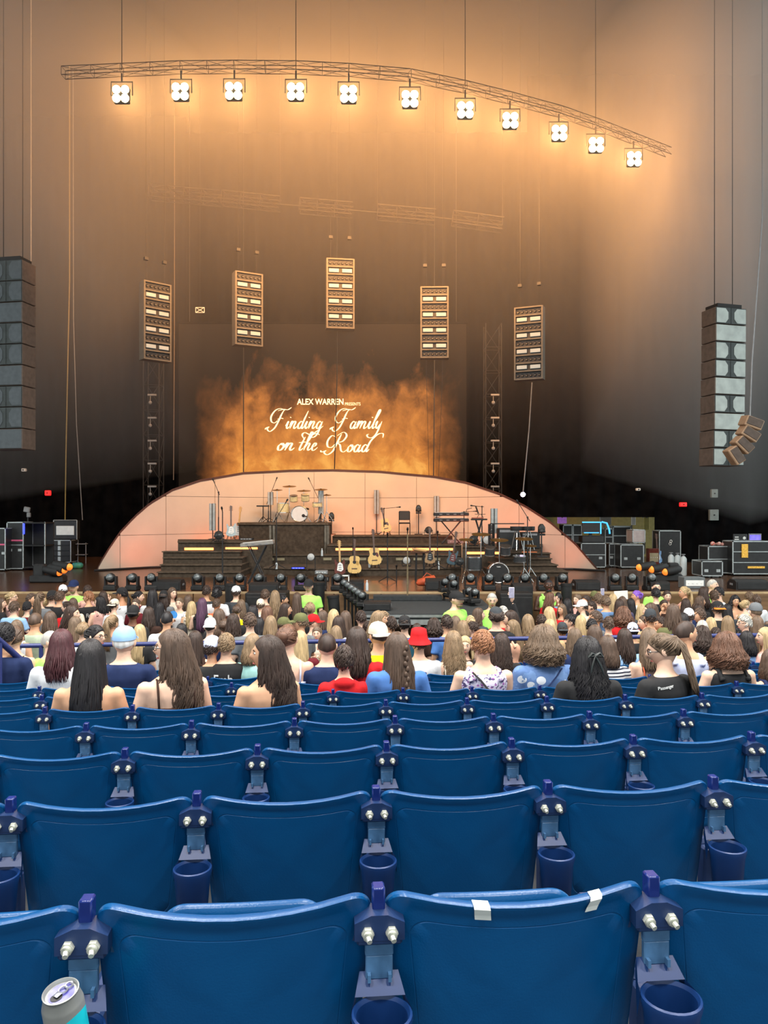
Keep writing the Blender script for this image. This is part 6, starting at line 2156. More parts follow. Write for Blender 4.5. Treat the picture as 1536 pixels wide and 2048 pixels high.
# ---- sitting people: row, head (px, py), hair, colour, shirt, colour, options, label
def sit(n, px, py, hair, hcol, shirt, scol, label, dy=.15, **kw):
    v = ROW1_D + ROW_D * (n - 1) + dy
    k = (px - CX) / F
    c, s = math.cos(TH), math.sin(TH)
    a = v * (k * c + s) / (c - k * s)
    p = U * a + V * v
    zf = row_floor(n)
    H = CAMZ - (py - CY) / F * p.y - zf
    H = max(1.05, min(1.45, H))
    kw.setdefault('fine', n <= 8)
    best = min((q for q in SEATS.items() if q[0][0] == n), key=lambda q: (q[1][0] - (p - V * dy)).length)
    for ch in best[1][1].children:
        if ch.name.startswith('seat_pan'): ch.data = ME_PAN_DOWN
    arms = kw.pop('arms', ('lap', 'lap'))
    turn = kw.pop('turn', 0)
    return person((p.x, p.y, zf), TH + math.radians(turn), H, hair, hcol, shirt, scol, seated=True, arms=arms, label=label, **kw)

A = sit(5, 180, 1279, 'long', 'black', 'cami', 'black', 'person with bare shoulders seated leftmost in the fifth row, facing the stage', skin='m', strands=900, wide=1.08)
B = sit(5, 345, 1259, 'wavy', 'brown', 'strap', 'brown', 'person in a dark brown thin-strapped top and black glasses, looking left', skin='l', yaw=62, turn=22, glasses=True, face=True, strands=800, wide=1.06)
Cc = sit(5, 536, 1272, 'wavy', 'dark', 'cami', 'brown', 'person with bare shoulders looking left, beside the brown strapped top', skin='m', yaw=62, turn=26, face=True, strands=900, wide=1.06, seed=1)
D = sit(5, 1176, 1275, 'curlylong', 'black', 'tee', 'black', 'person in black with a dark ribbon bow, seated in the fifth row', skin='t', strands=1000, wide=1.08)
E_ = sit(5, 1328, 1267, 'pony', 'light', 'tee', 'black', 'person in a black printed T-shirt and white-rimmed glasses, head bowed left', skin='l', yaw=45, turn=22, pitch=14, glasses=True, face=True, strands=800, wide=1.1)
shirt_text(E_, 'Passenger', -.15, -.05, .915, .945, True, M_print, slope=.02, label='white word Passenger')
b = MB(); b.tube([(0, -.128, .03), (-.03, -.15, .05), (-.05, -.15, .03), (0, -.135, .03), (.03, -.15, .05), (.05, -.15, .03), (0, -.135, .03)], .012, 6)
b.tube([(0, -.14, .03), (-.03, -.165, -.04), (-.04, -.17, -.09)], [.006, .009, .004], 5); b.tube([(0, -.14, .03), (.03, -.165, -.04), (.05, -.17, -.11)], [.006, .009, .004], 5)
o = b.build('ribbon_bow', mat('black_ribbon', (28, 36, 36), rough=.35), D, 60); o.location = HEAD_C + Vector((0, -.015, -SEAT_DROP - .01))

sit(6, 688, 1292, 'crop', 'dark', 'hood', 'red', 'small person in a bright red hooded sweatshirt, seated in the sixth row', skin='l')
sit(6, 794, 1265, 'halfup', 'brown', 'tee', 'blue', 'person in a blue and black top beside the red sweatshirt', skin='l', strands=900, wide=1.1, yaw=20)
P = sit(6, 966, 1261, 'short', 'red', 'tank', 'white', 'person in a sleeveless purple floral top with a black bag strap', skin='l', shirt_mat=M_floralp, wide=1.14)
b = MB(); b.tube([back_point(x, z, True) + Vector((0, -.012, 0)) for x, z in ((-.10, .985), (-.05, .93), (.0, .86), (.06, .78), (.11, .70), (.15, .62))], .014, 6, flat=.4); b.build('bag_strap', cmat('black'), P)
P = sit(6, 1088, 1252, 'curlybob', 'light', 'tee', 'denim', 'person in a blue dress with large white flowers, sixth row', skin='l', shirt_mat=M_floralb, strands=1000, wide=1.14)
b = MB(); b.tube([back_point(x, z, True) + Vector((0, -.012, 0)) for x, z in ((.10, .985), (.05, .93), (.0, .87), (-.06, .80), (-.11, .72), (-.15, .64))], .007, 6, flat=.5); b.build('bag_strap', cmat('navy'), P)
sit(6, 1455, 1266, 'curlybob', 'auburn', 'tank', 'black', 'person in a sleeveless black top, sixth row at the right', skin='l', strands=800, wide=1.12)
sit(6, 1545, 1330, 'bob', 'brown', 'tank', 'navy', 'person with a bare shoulder cut off at the right edge', skin='l', wide=1.1)
sit(7, 122, 1259, 'mid', 'maroon', 'tee', 'white', 'person in a white top half hidden by dark shoulder-length hair, seventh row', skin='l', strands=800, wide=1.1)
sit(7, 248, 1256, 'buzz', 'white', 'tee', 'navy', 'person in a pale grey cap and navy polo shirt', skin='l', cap='cap', capcol='lblue', wide=1.18)
sit(7, 576, 1249, 'updo', 'auburn', 'strap', 'lav', 'person in a lilac-strapped top, head turned slightly right', skin='l', yaw=-20, wide=1.05)
sit(7, 654, 1266, 'buzz', 'dark', 'tee', 'navy', 'person in a navy T-shirt beside the child in red', skin='l', wide=1.16)
sit(7, 714, 1254, 'mid', 'dark', 'tee', 'red', 'person in a dark red T-shirt, right of the navy T-shirt', skin='m', strands=700, wide=1.12)
sit(7, 1216, 1271, 'bob', 'brown', 'tee', 'white', 'person in a black and white striped shirt', skin='l', shirt_mat=M_stripe, strands=700)
sit(7, 1300, 1257, 'mid', 'light', 'strap', 'coral', 'person in a coral strapped top behind the bowed black T-shirt', skin='l', pitch=15, strands=600)
sit(8, 424, 1274, 'short', 'dark', 'tee', 'black', 'small person in a white mesh cap and black shirt with blue sleeves', skin='m', yaw=-20, cap='cap', capcol='lav', capbrim='mint', arms=('lap', 'lap'))
P = sit(8, 452, 1267, 'short', 'dblond', 'tee', 'black', 'small person in a black T-shirt with white blackletter print', skin='l', wide=1.1)
shirt_text(P, 'Emb', -.10, .08, .80, .90, True, M_print, label='white letters Emb')
sit(8, 505, 1268, 'bob', 'dblond', 'tee', 'mint', 'person in a mint T-shirt leaning forward left of the railing', skin='l', turn=-30)
sit(8, 757, 1247, 'buzz', 'dark', 'tee', 'yellow', 'person in a bright yellow printed shirt and cream mesh cap', skin='m', yaw=20, cap='cap', capcol='cream', capback=True, wide=1.15)
sit(8, 838, 1262, 'short', 'brown', 'tee', 'white', 'person in a red bucket hat and white T-shirt', skin='l', cap='bucket', capcol='red', wide=1.08)
sit(8, 907, 1263, 'curlylong', 'dblond', 'strap', 'cream', 'person with bare shoulders behind the empty seats, right of the bucket hat', skin='l', strands=700)
sit(8, 1003, 1268, 'curlylong', 'dark', 'tee', 'black', 'person in a black top right of the floral top', skin='l', strands=700, turn=-15)
sit(7, 1372, 1241, 'buzz', 'dark', 'tank', 'lav', 'person in a pale sleeveless shirt with sunglasses on the head, leaning right', skin='m', yaw=-62, face=True, beard='dark', turn=-15, wide=1.12, arms=('lap', 'wide'))
sit(9, 100, 1261, 'buzz', 'grey', 'tee', 'lime', 'person in a lime shirt seated at the left near the handrail', skin='l', yaw=-62, turn=-30, face=True)
sit(8, 8, 1246, 'short', 'black', 'tee', 'navy', 'person in a navy shirt cut off at the left edge', skin='m', wide=1.1)
sit(9, 1250, 1257, 'mid', 'dark', 'tee', 'lblue', 'person in a light blue top behind the striped shirt', skin='l', strands=500)
sit(9, 1190, 1250, 'mid', 'brown', 'tee', 'black', 'person in a black top left of the light blue one', skin='l', strands=400)
sit(9, 1150, 1256, 'mid', 'light', 'tee', 'navy', 'person in a navy top right of the blue flowered dress', skin='l', strands=400)
sit(9, 600, 1262, 'long', 'blond', 'tee', 'maroon', 'person in a maroon top with hair over it, left of the navy T-shirt', skin='l', strands=400)
sit(9, 930, 1272, 'bob', 'blond', 'tee', 'black', 'person turned towards the camera behind the bare-shouldered one', skin='l', turn=170, face=True, strands=300)
sit(9, 1405, 1253, 'curlybob', 'dark', 'tee', 'dgrey', 'person in dark grey right of the pale sleeveless shirt', skin='m', strands=400)
sit(9, 1494, 1262, 'bob', 'black', 'tee', 'denim', 'person in a denim-blue top by the right railing', skin='l', strands=300)
sit(9, 1532, 1255, 'long', 'blond', 'tee', 'pink', 'person in a pink top at the right edge by the railing', skin='l', yaw=45, turn=30, face=True, strands=300)
sit(9, 30, 1252, 'bun', 'brown', 'strap', 'black', 'person in a black strapped top near the left handrail', skin='l', strands=300)
sit(9, 190, 1250, 'updo', 'black', 'tee', 'pink', 'person in a pink top and glasses looking right, behind the dark hair', skin='l', turn=-70, yaw=-45, face=True, glasses=True)
sit(9, 390, 1262, 'long', 'dark', 'tank', 'brown', 'person in a brown tank top left of the white mesh cap', skin='l', strands=300)

# ---- standing people before the stage
FACE = {'b': (0, 0, 0), 'bl': (22, 0, 0), 'br': (-22, 0, 0), 'l': (45, 45, 1), 'r': (-45, -45, 1), 'f': (176, 0, 1), 'fl': (130, 0, 1), 'fr': (-130, 0, 1), 'bd': (0, 0, 0)}
# px, py, hair, hair colour, shirt, colour, facing, options
C_ = [
 (126, 1169, 'short', 'dark', 'tee', 'grey', 'bl', dict(cap='cap', capcol='white')), (175, 1162, 'short', 'dark', 'tank', 'pink', 'b', {}), (24, 1183, 'bun', 'blond', 'tank', 'pink', 'r', dict(glasses=True)),
 (62, 1187, 'short', 'brown', 'tee', 'green', 'r', {}), (80, 1184, 'pony', 'light', 'tee', 'grey', 'b', {}), (86, 1194, 'bun', 'blond', 'tank', 'cream', 'b', {}),
 (104, 1182, 'short', 'dark', 'tee', 'black', 'b', dict(cap='cap', capcol='black', wide=1.15)), (119, 1182, 'short', 'brown', 'tee', 'black', 'b', dict(wide=1.1)), (2, 1196, 'mid', 'brown', 'tee', 'black', 'r', {}),
 (28, 1203, 'crop', 'brown', 'tee', 'lblue', 'b', dict(wide=1.1)), (54, 1204, 'short', 'black', 'tee', 'maroon', 'b', dict(cap='cap', capcol='black')), (70, 1225, 'buzz', 'brown', 'tee', 'sage', 'b', dict(wide=1.2, skin='m')),
 (100, 1223, 'mid', 'brown', 'tank', 'pink', 'b', {}), (134, 1203, 'updo', 'dark', 'tee', 'red', 'l', {}), (143, 1211, 'mid', 'dark', 'tank', 'blue', 'r', {}), (177, 1183, 'crop', 'red', 'tee', 'black', 'l', dict(text='Finding')),
 (146, 1196, 'mid', 'brown', 'tee', 'cream', 'b', {}), (150, 1233, 'long', 'light', 'tee', 'cream', 'b', {}), (166, 1244, 'bun', 'dblond', 'tank', 'white', 'b', {}), (33, 1240, 'long', 'light', 'tank', 'white', 'b', {}),
 (206, 1182, 'mid', 'dark', 'tee', 'black', 'b', dict(arms=('down', 'face'))), (200, 1192, 'mid', 'black', 'tank', 'pink', 'l', {}), (228, 1199, 'short', 'dark', 'tee', 'white', 'br', dict(cap='cap', capcol='cream', capback=True)),
 (244, 1176, 'lowpony', 'black', 'tank', 'white', 'l', dict(cap='cap', capcol='black', skin='t')), (277, 1182, 'bun', 'black', 'tee', 'maroon', 'r', {}), (272, 1197, 'updo', 'brown', 'tee', 'maroon', 'f', {}),
 (266, 1212, 'buzz', 'black', 'tee', 'black', 'b', dict(cap='cap', capcol='black', capback=True, skin='d', wide=1.1, text='#')), (224, 1230, 'pony', 'dblond', 'tee', 'grey', 'br', {}), (305, 1178, 'long', 'black', 'tee', 'white', 'b', {}),
 (327, 1182, 'mid', 'dark', 'tee', 'grey', 'b', dict(cap='cap', capcol='black', capback=True)), (344, 1175, 'mid', 'brown', 'tee', 'cream', 'fr', {}), (319, 1204, 'long', 'black', 'tee', 'black', 'b', dict(skin='t')),
 (334, 1222, 'buzz', 'black', 'tee', 'white', 'b', dict(skin='m', wide=1.1)), (359, 1195, 'updo', 'light', 'tank', 'white', 'f', dict(arms=('down', 'phone'), hold='ball')), (376, 1190, 'mid', 'brown', 'tee', 'black', 'b', {}),
 (383, 1203, 'wavy', 'blond', 'tank', 'cream', 'b', {}), (363, 1247, 'long', 'black', 'tee', 'navy', 'b', {}), (279, 1249, 'long', 'blond', 'tee', 'black', 'b', {}), (297, 1214, 'mid', 'dark', 'tee', 'brown', 'b', {}),
 (413, 1171, 'short', 'dark', 'tee', 'dgrey', 'b', {}), (434, 1176, 'afro', 'black', 'tee', 'white', 'b', dict(skin='d')), (472, 1173, 'short', 'dark', 'tee', 'dgrey', 'b', dict(cap='cap', capcol='white', arms=('down', 'phone'), wide=1.1)),
 (404, 1196, 'long', 'plum', 'tank', 'black', 'b', {}), (433, 1198, 'short', 'brown', 'tee', 'coral', 'br', {}), (438, 1218, 'wavy', 'brown', 'tee', 'black', 'b', {}), (420, 1237, 'buzz', 'dark', 'tee', 'navy', 'b', dict(cap='cap', capcol='white', capback=True, arms=('phone', 'down'), hold='phone')),
 (449, 1238, 'updo', 'brown', 'strap', 'black', 'b', {}), (466, 1228, 'curlylong', 'dark', 'tee', 'black', 'b', {}), (474, 1209, 'bun', 'brown', 'tee', 'yellow', 'b', {}), (482, 1199, 'mid', 'light', 'tee', 'grey', 'b', {}),
 (500, 1226, 'short', 'brown', 'tee', 'grey', 'bl', dict(wide=1.1)), (505, 1211, 'mid', 'black', 'tee', 'black', 'b', {}), (521, 1199, 'short', 'brown', 'tee', 'white', 'b', dict(cap='cap', capcol='cream')), (530, 1179, 'short', 'brown', 'tee', 'purple', 'b', dict(wide=1.1)),
 (550, 1181, 'wavy', 'dblond', 'tee', 'black', 'b', {}), (566, 1189, 'updo', 'black', 'tee', 'black', 'r', {}), (534, 1212, 'mid', 'auburn', 'tee', 'navy', 'b', {}), (518, 1235, 'mid', 'black', 'tee', 'black', 'b', {}), (541, 1232, 'wavy', 'dblond', 'tee', 'white', 'b', {}),
 (571, 1206, 'long', 'dark', 'tee', 'black', 'r', {}), (567, 1236, 'short', 'brown', 'tee', 'blue', 'r', dict(cap='cap', capcol='olive')),
 (594, 1185, 'long', 'brown', 'tee', 'black', 'b', {}), (620, 1204, 'bun', 'dblond', 'tee', 'black', 'b', {}), (602, 1228, 'short', 'light', 'tee', 'grey', 'l', dict(cap='cap', capcol='olive')), (626, 1230, 'short', 'dark', 'tee', 'grey', 'r', dict(cap='cap', capcol='red')),
 (645, 1221, 'mid', 'brown', 'tee', 'grey', 'br', {}), (667, 1219, 'long', 'blond', 'tee', 'navy', 'b', {}), (677, 1232, 'mid', 'dark', 'tee', 'white', 'br', {}), (691, 1222, 'long', 'brown', 'tee', 'black', 'b', {}),
 (722, 1222, 'crop', 'dark', 'tee', 'blue', 'bl', {}), (736, 1243, 'crop', 'dark', 'tee', 'black', 'bl', {}), (757, 1222, 'wavy', 'dblond', 'tee', 'black', 'r', {}), (634, 1253, 'updo', 'light', 'tee', 'cream', 'f', {}), (672, 1252, 'wavy', 'dblond', 'tee', 'tan', 'b', {}),
 (766, 1223, 'short', 'dblond', 'tee', 'maroon', 'r', {}), (783, 1234, 'crop', 'dark', 'tee', 'black', 'bl', {}), (809, 1233, 'short', 'dark', 'tee', 'teal', 'b', dict(cap='cap', capcol='black', capback=True, wide=1.1)), (834, 1247, 'mid', 'dark', 'tee', 'brown', 'b', {}),
 (868, 1237, 'curlybob', 'dark', 'tee', 'black', 'b', dict(wide=1.1)), (894, 1230, 'short', 'dark', 'tee', 'blue', 'bl', {}), (911, 1232, 'long', 'light', 'tee', 'grey', 'b', {}), (901, 1245, 'short', 'dark', 'tee', 'black', 'b', dict(cap='cap', capcol='black')),
 (926, 1241, 'bob', 'dblond', 'tee', 'tan', 'b', {}), (941, 1232, 'short', 'blond', 'tee', 'white', 'b', {}), (946, 1244, 'crop', 'dark', 'tee', 'blue', 'l', {}),
 (957, 1216, 'mid', 'brown', 'tee', 'dgrey', 'r', {}), (992, 1216, 'bun', 'dark', 'tee', 'black', 'b', dict(cap='cap', capcol='dgrey', wide=1.15)), (1006, 1213, 'short', 'grey', 'tee', 'red', 'b', {}), (1022, 1221, 'mid', 'dark', 'long', 'black', 'l', dict(arms=('down', 'raise'), hold='phone')),
 (1056, 1229, 'wavy', 'dblond', 'tee', 'olive', 'b', {}), (1051, 1256, 'buzz', 'dark', 'tee', 'navy', 'b', dict(cap='cap', capcol='black', capback=True)), (1083, 1229, 'short', 'dark', 'tee', 'grey', 'b', {}),
 (1101, 1185, 'mid', 'auburn', 'tee', 'red', 'r', dict(arms=('down', 'face'))), (1117, 1184, 'buzz', 'black', 'tee', 'lblue', 'b', dict(skin='d')), (1099, 1214, 'wavy', 'blond', 'tee', 'cream', 'b', {}), (1124, 1208, 'long', 'light', 'tank', 'red', 'fl', {}),
 (1135, 1197, 'mid', 'black', 'tee', 'black', 'b', {}), (1026, 1240, 'long', 'dblond', 'tank', 'peach', 'l', {}), (1142, 1229, 'crop', 'black', 'tee', 'navy', 'l', {}), (1125, 1246, 'short', 'dark', 'tee', 'black', 'b', dict(cap='cap', capcol='dgrey', capback=True)), (1100, 1239, 'bob', 'blond', 'tee', 'tan', 'b', {}),
 (1155, 1188, 'mid', 'light', 'tee', 'pink', 'fl', {}), (1172, 1190, 'updo', 'dark', 'tee', 'black', 'fl', dict(skin='t')), (1189, 1183, 'short', 'light', 'tee', 'olive', 'b', dict(cap='cap', capcol='olive')), (1165, 1201, 'short', 'dark', 'tee', 'cream', 'l', dict(cap='cap', capcol='white')),
 (1183, 1202, 'short', 'dark', 'tee', 'pink', 'l', {}), (1197, 1187, 'crop', 'light', 'tee', 'denim', 'b', {}), (1212, 1192, 'short', 'light', 'tee', 'denim', 'b', dict(wide=1.1)), (1226, 1188, 'long', 'blond', 'tee', 'tan', 'b', {}), (1239, 1198, 'long', 'dark', 'tee', 'black', 'b', {}),
 (1262, 1197, 'long', 'black', 'tee', 'black', 'b', {}), (1274, 1181, 'updo', 'purple', 'tee', 'white', 'l', {}), (1312, 1176, 'short', 'black', 'tee', 'black', 'b', {}), (1334, 1181, 'updo', 'dark', 'tee', 'black', 'f', {}),
 (1247, 1214, 'curlybob', 'auburn', 'tee', 'red', 'b', dict(wide=1.1)), (1192, 1222, 'short', 'brown', 'tee', 'grey', 'l', {}), (1162, 1231, 'long', 'blond', 'tee', 'cream', 'b', {}), (1184, 1238, 'short', 'black', 'tee', 'black', 'b', {}), (1217, 1234, 'short', 'brown', 'tee', 'white', 'b', {}),
 (1266, 1247, 'short', 'dark', 'tee', 'black', 'b', dict(cap='cap', capcol='lav', capback=True)), (1290, 1230, 'bun', 'brown', 'tee', 'red', 'l', {}), (1322, 1234, 'short', 'dark', 'tee', 'orange', 'l', dict(skin='m')), (1302, 1206, 'wavy', 'brown', 'tee', 'cream', 'l', {}),
 (1328, 1199, 'updo', 'dark', 'tee', 'brown', 'f', dict(arms=('down', 'face'))), (1301, 1219, 'short', 'dark', 'tee', 'tan', 'b', dict(cap='cap', capcol='dgrey', skin='m')), (1283, 1208, 'mid', 'blond', 'tee', 'dgrey', 'b', {}), (1245, 1193, 'mid', 'brown', 'tee', 'purple', 'b', {}),
 (1369, 1173, 'pony', 'blond', 'tank', 'pink', 'l', {}), (1407, 1174, 'mid', 'dark', 'tee', 'black', 'b', {}), (1428, 1181, 'short', 'brown', 'tee', 'black', 'b', dict(wide=1.1)), (1438, 1174, 'short', 'black', 'tee', 'white', 'l', {}), (1400, 1192, 'mid', 'brown', 'tee', 'black', 'r', {}),
 (1372, 1197, 'mid', 'dark', 'tank', 'peach', 'b', {}), (1396, 1208, 'mid', 'dark', 'tee', 'navy', 'b', {}), (1378, 1218, 'short', 'dark', 'tee', 'denim', 'b', dict(cap='cap', capcol='white')), (1400, 1217, 'short', 'brown', 'tee', 'purple', 'l', {}), (1367, 1226, 'mid', 'black', 'hood', 'maroon', 'b', {}),
 (1436, 1204, 'short', 'brown', 'tee', 'black', 'b', dict(cap='cap', capcol='black', capback=True, capbrim='orange', wide=1.15, text='#')), (1455, 1208, 'long', 'black', 'tee', 'dgrey', 'b', {}), (1470, 1191, 'curlybob', 'black', 'cami', 'tan', 'f', dict(skin='m')), (1491, 1200, 'updo', 'blond', 'tank', 'tan', 'r', {}),
 (1513, 1190, 'crop', 'brown', 'tee', 'white', 'b', {}), (1512, 1207, 'buzz', 'light', 'tee', 'black', 'b', dict(cap='cap', capcol='grey', wide=1.1)), (1499, 1184, 'crop', 'light', 'tee', 'brown', 'b', {}), (1422, 1235, 'long', 'blond', 'tee', 'white', 'b', {}),
 (1456, 1232, 'long', 'dblond', 'tee', 'lblue', 'b', {}), (1490, 1230, 'short', 'grey', 'tee', 'plaid', 'l', dict(glasses=True)), (1347, 1208, 'mid', 'brown', 'tee', 'olive', 'b', {}), (1465, 1250, 'short', 'black', 'tee', 'black', 'b', {}), (1515, 1232, 'long', 'light', 'tee', 'black', 'b', {}),
 (1405, 1241, 'mid', 'grey', 'tee', 'grey', 'b', {}), (1432, 1256, 'crop', 'dark', 'tee', 'dgrey', 'b', {}),
]
GARM = {'tee': 'T-shirt', 'tank': 'tank top', 'long': 'long-sleeved top', 'cami': 'low-cut top', 'strap': 'strapped top', 'hood': 'hooded top'}
HATS = {'black': 'black cap', 'white': 'white cap', 'cream': 'cream cap', 'olive': 'olive cap', 'red': 'red cap', 'dgrey': 'dark grey cap', 'grey': 'grey cap', 'lav': 'white mesh cap'}
DIRW = {'b': 'facing the stage', 'bl': 'facing the stage', 'br': 'facing the stage', 'l': 'looking left', 'r': 'looking right', 'f': 'facing the camera', 'fl': 'facing the camera', 'fr': 'facing the camera'}
def min_Y(px):
    return 10.22 + .0875 * max(-3.0, (px - CX) / F * 10.2)
def solve_Y(px, py, H):
    lo, hi = min_Y(px), 17.0
    g = lambda Y: floor_z(Y) + H - (CAMZ - (py - CY) / F * Y)
    if g(lo) > 0: return lo
    if g(hi) < 0: return hi
    for _ in range(40):
        m_ = (lo + hi) / 2
        if g(m_) < 0: lo = m_
        else: hi = m_
    return lo
YS = [solve_Y(c[0], c[1], 1.66 + .05 * ((i * 37) % 5 - 2) / 2) for i, c in enumerate(C_)]
def height(i, Y): return CAMZ - (C_[i][1] - CY) / F * Y - floor_z(Y)
for it in range(120):
    for i in range(len(C_)):
        for j in range(i + 1, len(C_)):
            xi, xj = (C_[i][0] - CX) / F * YS[i], (C_[j][0] - CX) / F * YS[j]
            dx, dy = abs(xi - xj), YS[i] - YS[j]
            if dx < .44 and abs(dy) < .34:
                need = (.35 - abs(dy)) * .3 * (1 - dx / .6)
                sg = 1 if (dy > 0 or (dy == 0 and C_[i][1] < C_[j][1])) else -1
                a, c = YS[i] + sg * need, YS[j] - sg * need
                if 1.36 < height(i, a) < 1.86 and min_Y(C_[i][0]) <= a < 17.05: YS[i] = a
                if 1.36 < height(j, c) < 1.86 and min_Y(C_[j][0]) <= c < 17.05: YS[j] = c
counts = {}
descs = []
for i, c in enumerate(C_):
    o = c[7]
    garm = ('plaid shirt' if c[5] == 'plaid' else '%s %s' % (CNAME.get(c[5], c[5]), GARM[c[4]]))
    d = 'standing person in %s' % garm
    if o.get('cap'): d += ' and ' + HATS[o['capcol']]
    d += ' ' + DIRW[c[6]]
    descs.append(d)
    counts.setdefault(d, []).append(i)
for d in counts: counts[d].sort(key=lambda i: C_[i][0])
ORD2 = ORD + ['twenty-first', 'twenty-second', 'twenty-third', 'twenty-fourth', 'twenty-fifth', 'twenty-sixth', 'twenty-seventh', 'twenty-eighth', 'twenty-ninth', 'thirtieth']
def phone_at(pos, label, rz=0.0, tilt=0.0):
    t = thing('smartphone', label, 'phone', pos, rz)
    b = MB(); b.bbox((0, 0, 0), (.078, .009, .155), .008); b.build('case', mat('pale_phone', (214, 206, 214), rough=.35), t, 40)
    b = MB(); b.box((0, -.0055, .0), (.070, .002, .142)); b.build('display', mat('phone_screen', (120, 120, 140), rough=.1, emit=(180, 180, 200), es=.5, var=.4, scale=30), t)
for i, c in enumerate(C_):
    px, py, hr, hc_, sh, scol_, fc, o = c
    o = dict(o)
    Y = YS[i]
    H = max(1.3, min(1.88, height(i, Y)))
    rot, yaw, face = FACE[fc]
    d = descs[i]
    lab = d if len(counts[d]) == 1 else '%s, %s from left' % (d, ORD2[counts[d].index(i)])
    p = at(px, py, Y); zf = floor_z(Y)
    hold, text = o.pop('hold', None), o.pop('text', None)
    arms = o.pop('arms', ('down', 'down') if i % 3 else ('phone', 'phone'))
    skin = o.pop('skin', 'lllm'[i % 4])
    q = person((p.x, Y, zf), math.radians(rot), H, hr, hc_, sh, scol_ if scol_ != 'plaid' else 'white', skin=skin, arms=arms, yaw=yaw, pitch=0, face=bool(face), label=lab, group='crowd standing before the stage',
               shirt_mat=M_plaid if scol_ == 'plaid' else None, **o)
    if text == '#':
        b = MB()
        for k_ in range(3):
            zz = 1.18 + .035 * k_
            b.add([back_point(x_, z_, False) for z_ in (zz, zz + .022) for x_ in (0.02, .05, .08, .10 - .01 * k_)], [(0, 1, 5, 4), (1, 2, 6, 5), (2, 3, 7, 6)])
        b.build('shirt_print', M_print, q)
    elif text:
        shirt_text(q, text, -.10, .10, 1.16, 1.27, False, M_print, label='white print on the back')
    if hold:
        s_ = H / 1.713
        side = 1 if arms[1] in ('raise', 'phone') else -1
        _, e, w = arm_path(side, arms[1] if side == 1 else arms[0])
        wp = Matrix.Rotation(math.radians(rot), 3, 'Z') @ ((w + (w - e).normalized() * .10) * s_) + Vector((p.x, Y, zf))
        if hold == 'phone':
            phone_at(wp + Vector((0, -.035, .05)), 'pale phone held up high over the heads' if arms[1] == 'raise' else 'glowing phone held low by the navy shirt and white cap')
        else:
            t = thing('round_fan', 'round bright blue hand fan held in the crowd', 'fan', wp)
            b = MB(); b.lathe([(.0, 0), (.085, 0), (.085, .008), (0, .008)], 20, (0, -1, 0), (0, 0, .12)); b.build('disc', mat('bright_blue', (70, 150, 226), rough=.5), t)
            b = MB(); b.cyl((0, 0, -.06), (0, 0, .05), .008, n=6); b.build('handle', M_white, t)
# paper sign and a phone near the right
t = thing('paper_sign', 'blank white paper sign held up in the crowd at the right', 'sign', at(1242, 1195, 16.9))
b = MB(); b.bbox((0, 0, .05), (.30, .008, .19), .003, rot=(0, -.05, 0)); b.build('sheet', M_white, t)
b = MB(); b.cyl((0, .01, -.30), (0, .01, .1), .008, n=6); b.build('stick', M_maple, t)
phone_at(at(1205, 1184, 16.8), 'pale phone held upright left of the white paper sign')
# ---- guards in lime shirts
def guard(px, py, Y, fc, label, **kw):
    rot, yaw, face = FACE[fc]
    zf = 0.0
    p = at(px, py, Y)
    kw.setdefault('arms', ('down', 'down'))
    q = person((p.x, Y, zf), math.radians(rot), min(1.95, p.z), kw.pop('hair', 'buzz'), kw.pop('hcol', 'dark'), kw.pop('shirt', 'tee'), 'lime', yaw=yaw, face=True, label=label, fine=True, group='staff in lime shirts', pants='black', **kw)
    if rot > 100:
        b = MB(); b.prism([(-.10, 1.26), (-.055, 1.26), (-.078, 1.285)], 0, .002)
        b.v = [tuple(back_point(x, z, False, True)) for x, y, z in b.v]
        b.build('badge', cmat('green'), q)
    return q
guard(148, 1161, 17.7, 'f', 'person in a lime shirt and navy-white cap facing the camera, at the left', cap='cap', capcol='navy', beard='dblond', wide=1.1)
guard(617, 1159, 17.6, 'f', 'person in a lime shirt and dark cap standing left of the thrust', cap='cap', capcol='black', wide=1.1)
guard(912, 1184, 15.1, 'fr', 'person in a lime shirt and black cap looking right', cap='cap', capcol='black', beard='dblond', wide=1.3)
guard(984, 1185, 15.15, 'f', 'person in a lime shirt looking down, no cap, right of the thrust', hair='buzz', hcol='grey', beard='dblond', pitch=15, wide=1.12)
guard(1097, 1157, 17.8, 'f', 'person in a lime vest with arms folded', shirt='tank', skin='dd', arms=('fold', 'fold'), hcol='black', beard='black', wide=1.15)
guard(1312, 1163, 17.8, 'f', 'person in a lime shirt partly hidden by a person in black', wide=1.05, hcol='black')
guard(1424, 1153, 17.8, 'fr', 'person in a lime shirt looking right, at the far right', hcol='grey', beard='dblond', wide=1.05)

# ---- railing of the cross aisle and handrail at the left
M_rail = mat('blue_rail_paint', (48, 58, 112), rough=.35, var=.1)
t = thing('aisle_railing', 'low blue railing behind the seated rows', 'railing', (0, 0, 0))
d0 = ROW1_D + ROW_D * (LAST_ROW - 1) + .42
zt = 1.86
b = MB(); b.tube([U * -5.2 + V * d0 + Vector((0, 0, zt)), U * 5.9 + V * d0 + Vector((0, 0, zt))], .028, 10); b.build('top_rail', M_rail, t, 60)
b = MB(); b.tube([U * -5.2 + V * d0 + Vector((0, 0, zt - .5)), U * 5.9 + V * d0 + Vector((0, 0, zt - .5))], .018, 8); b.build('middle_rail', M_rail, t, 60)
for k in range(7):
    q = U * (-5.2 + k * 1.83) + V * d0
    b = MB(); b.tube([q + Vector((0, 0, .60)), q + Vector((0, 0, zt))], .026, 10); b.build('post', M_rail, t, 60)
t = thing('stair_handrail', 'blue handrail sloping down at the left edge', 'railing', (0, 0, 0))
p0, p1 = at(-12, 1272, 7.2), at(56, 1332, 7.6)
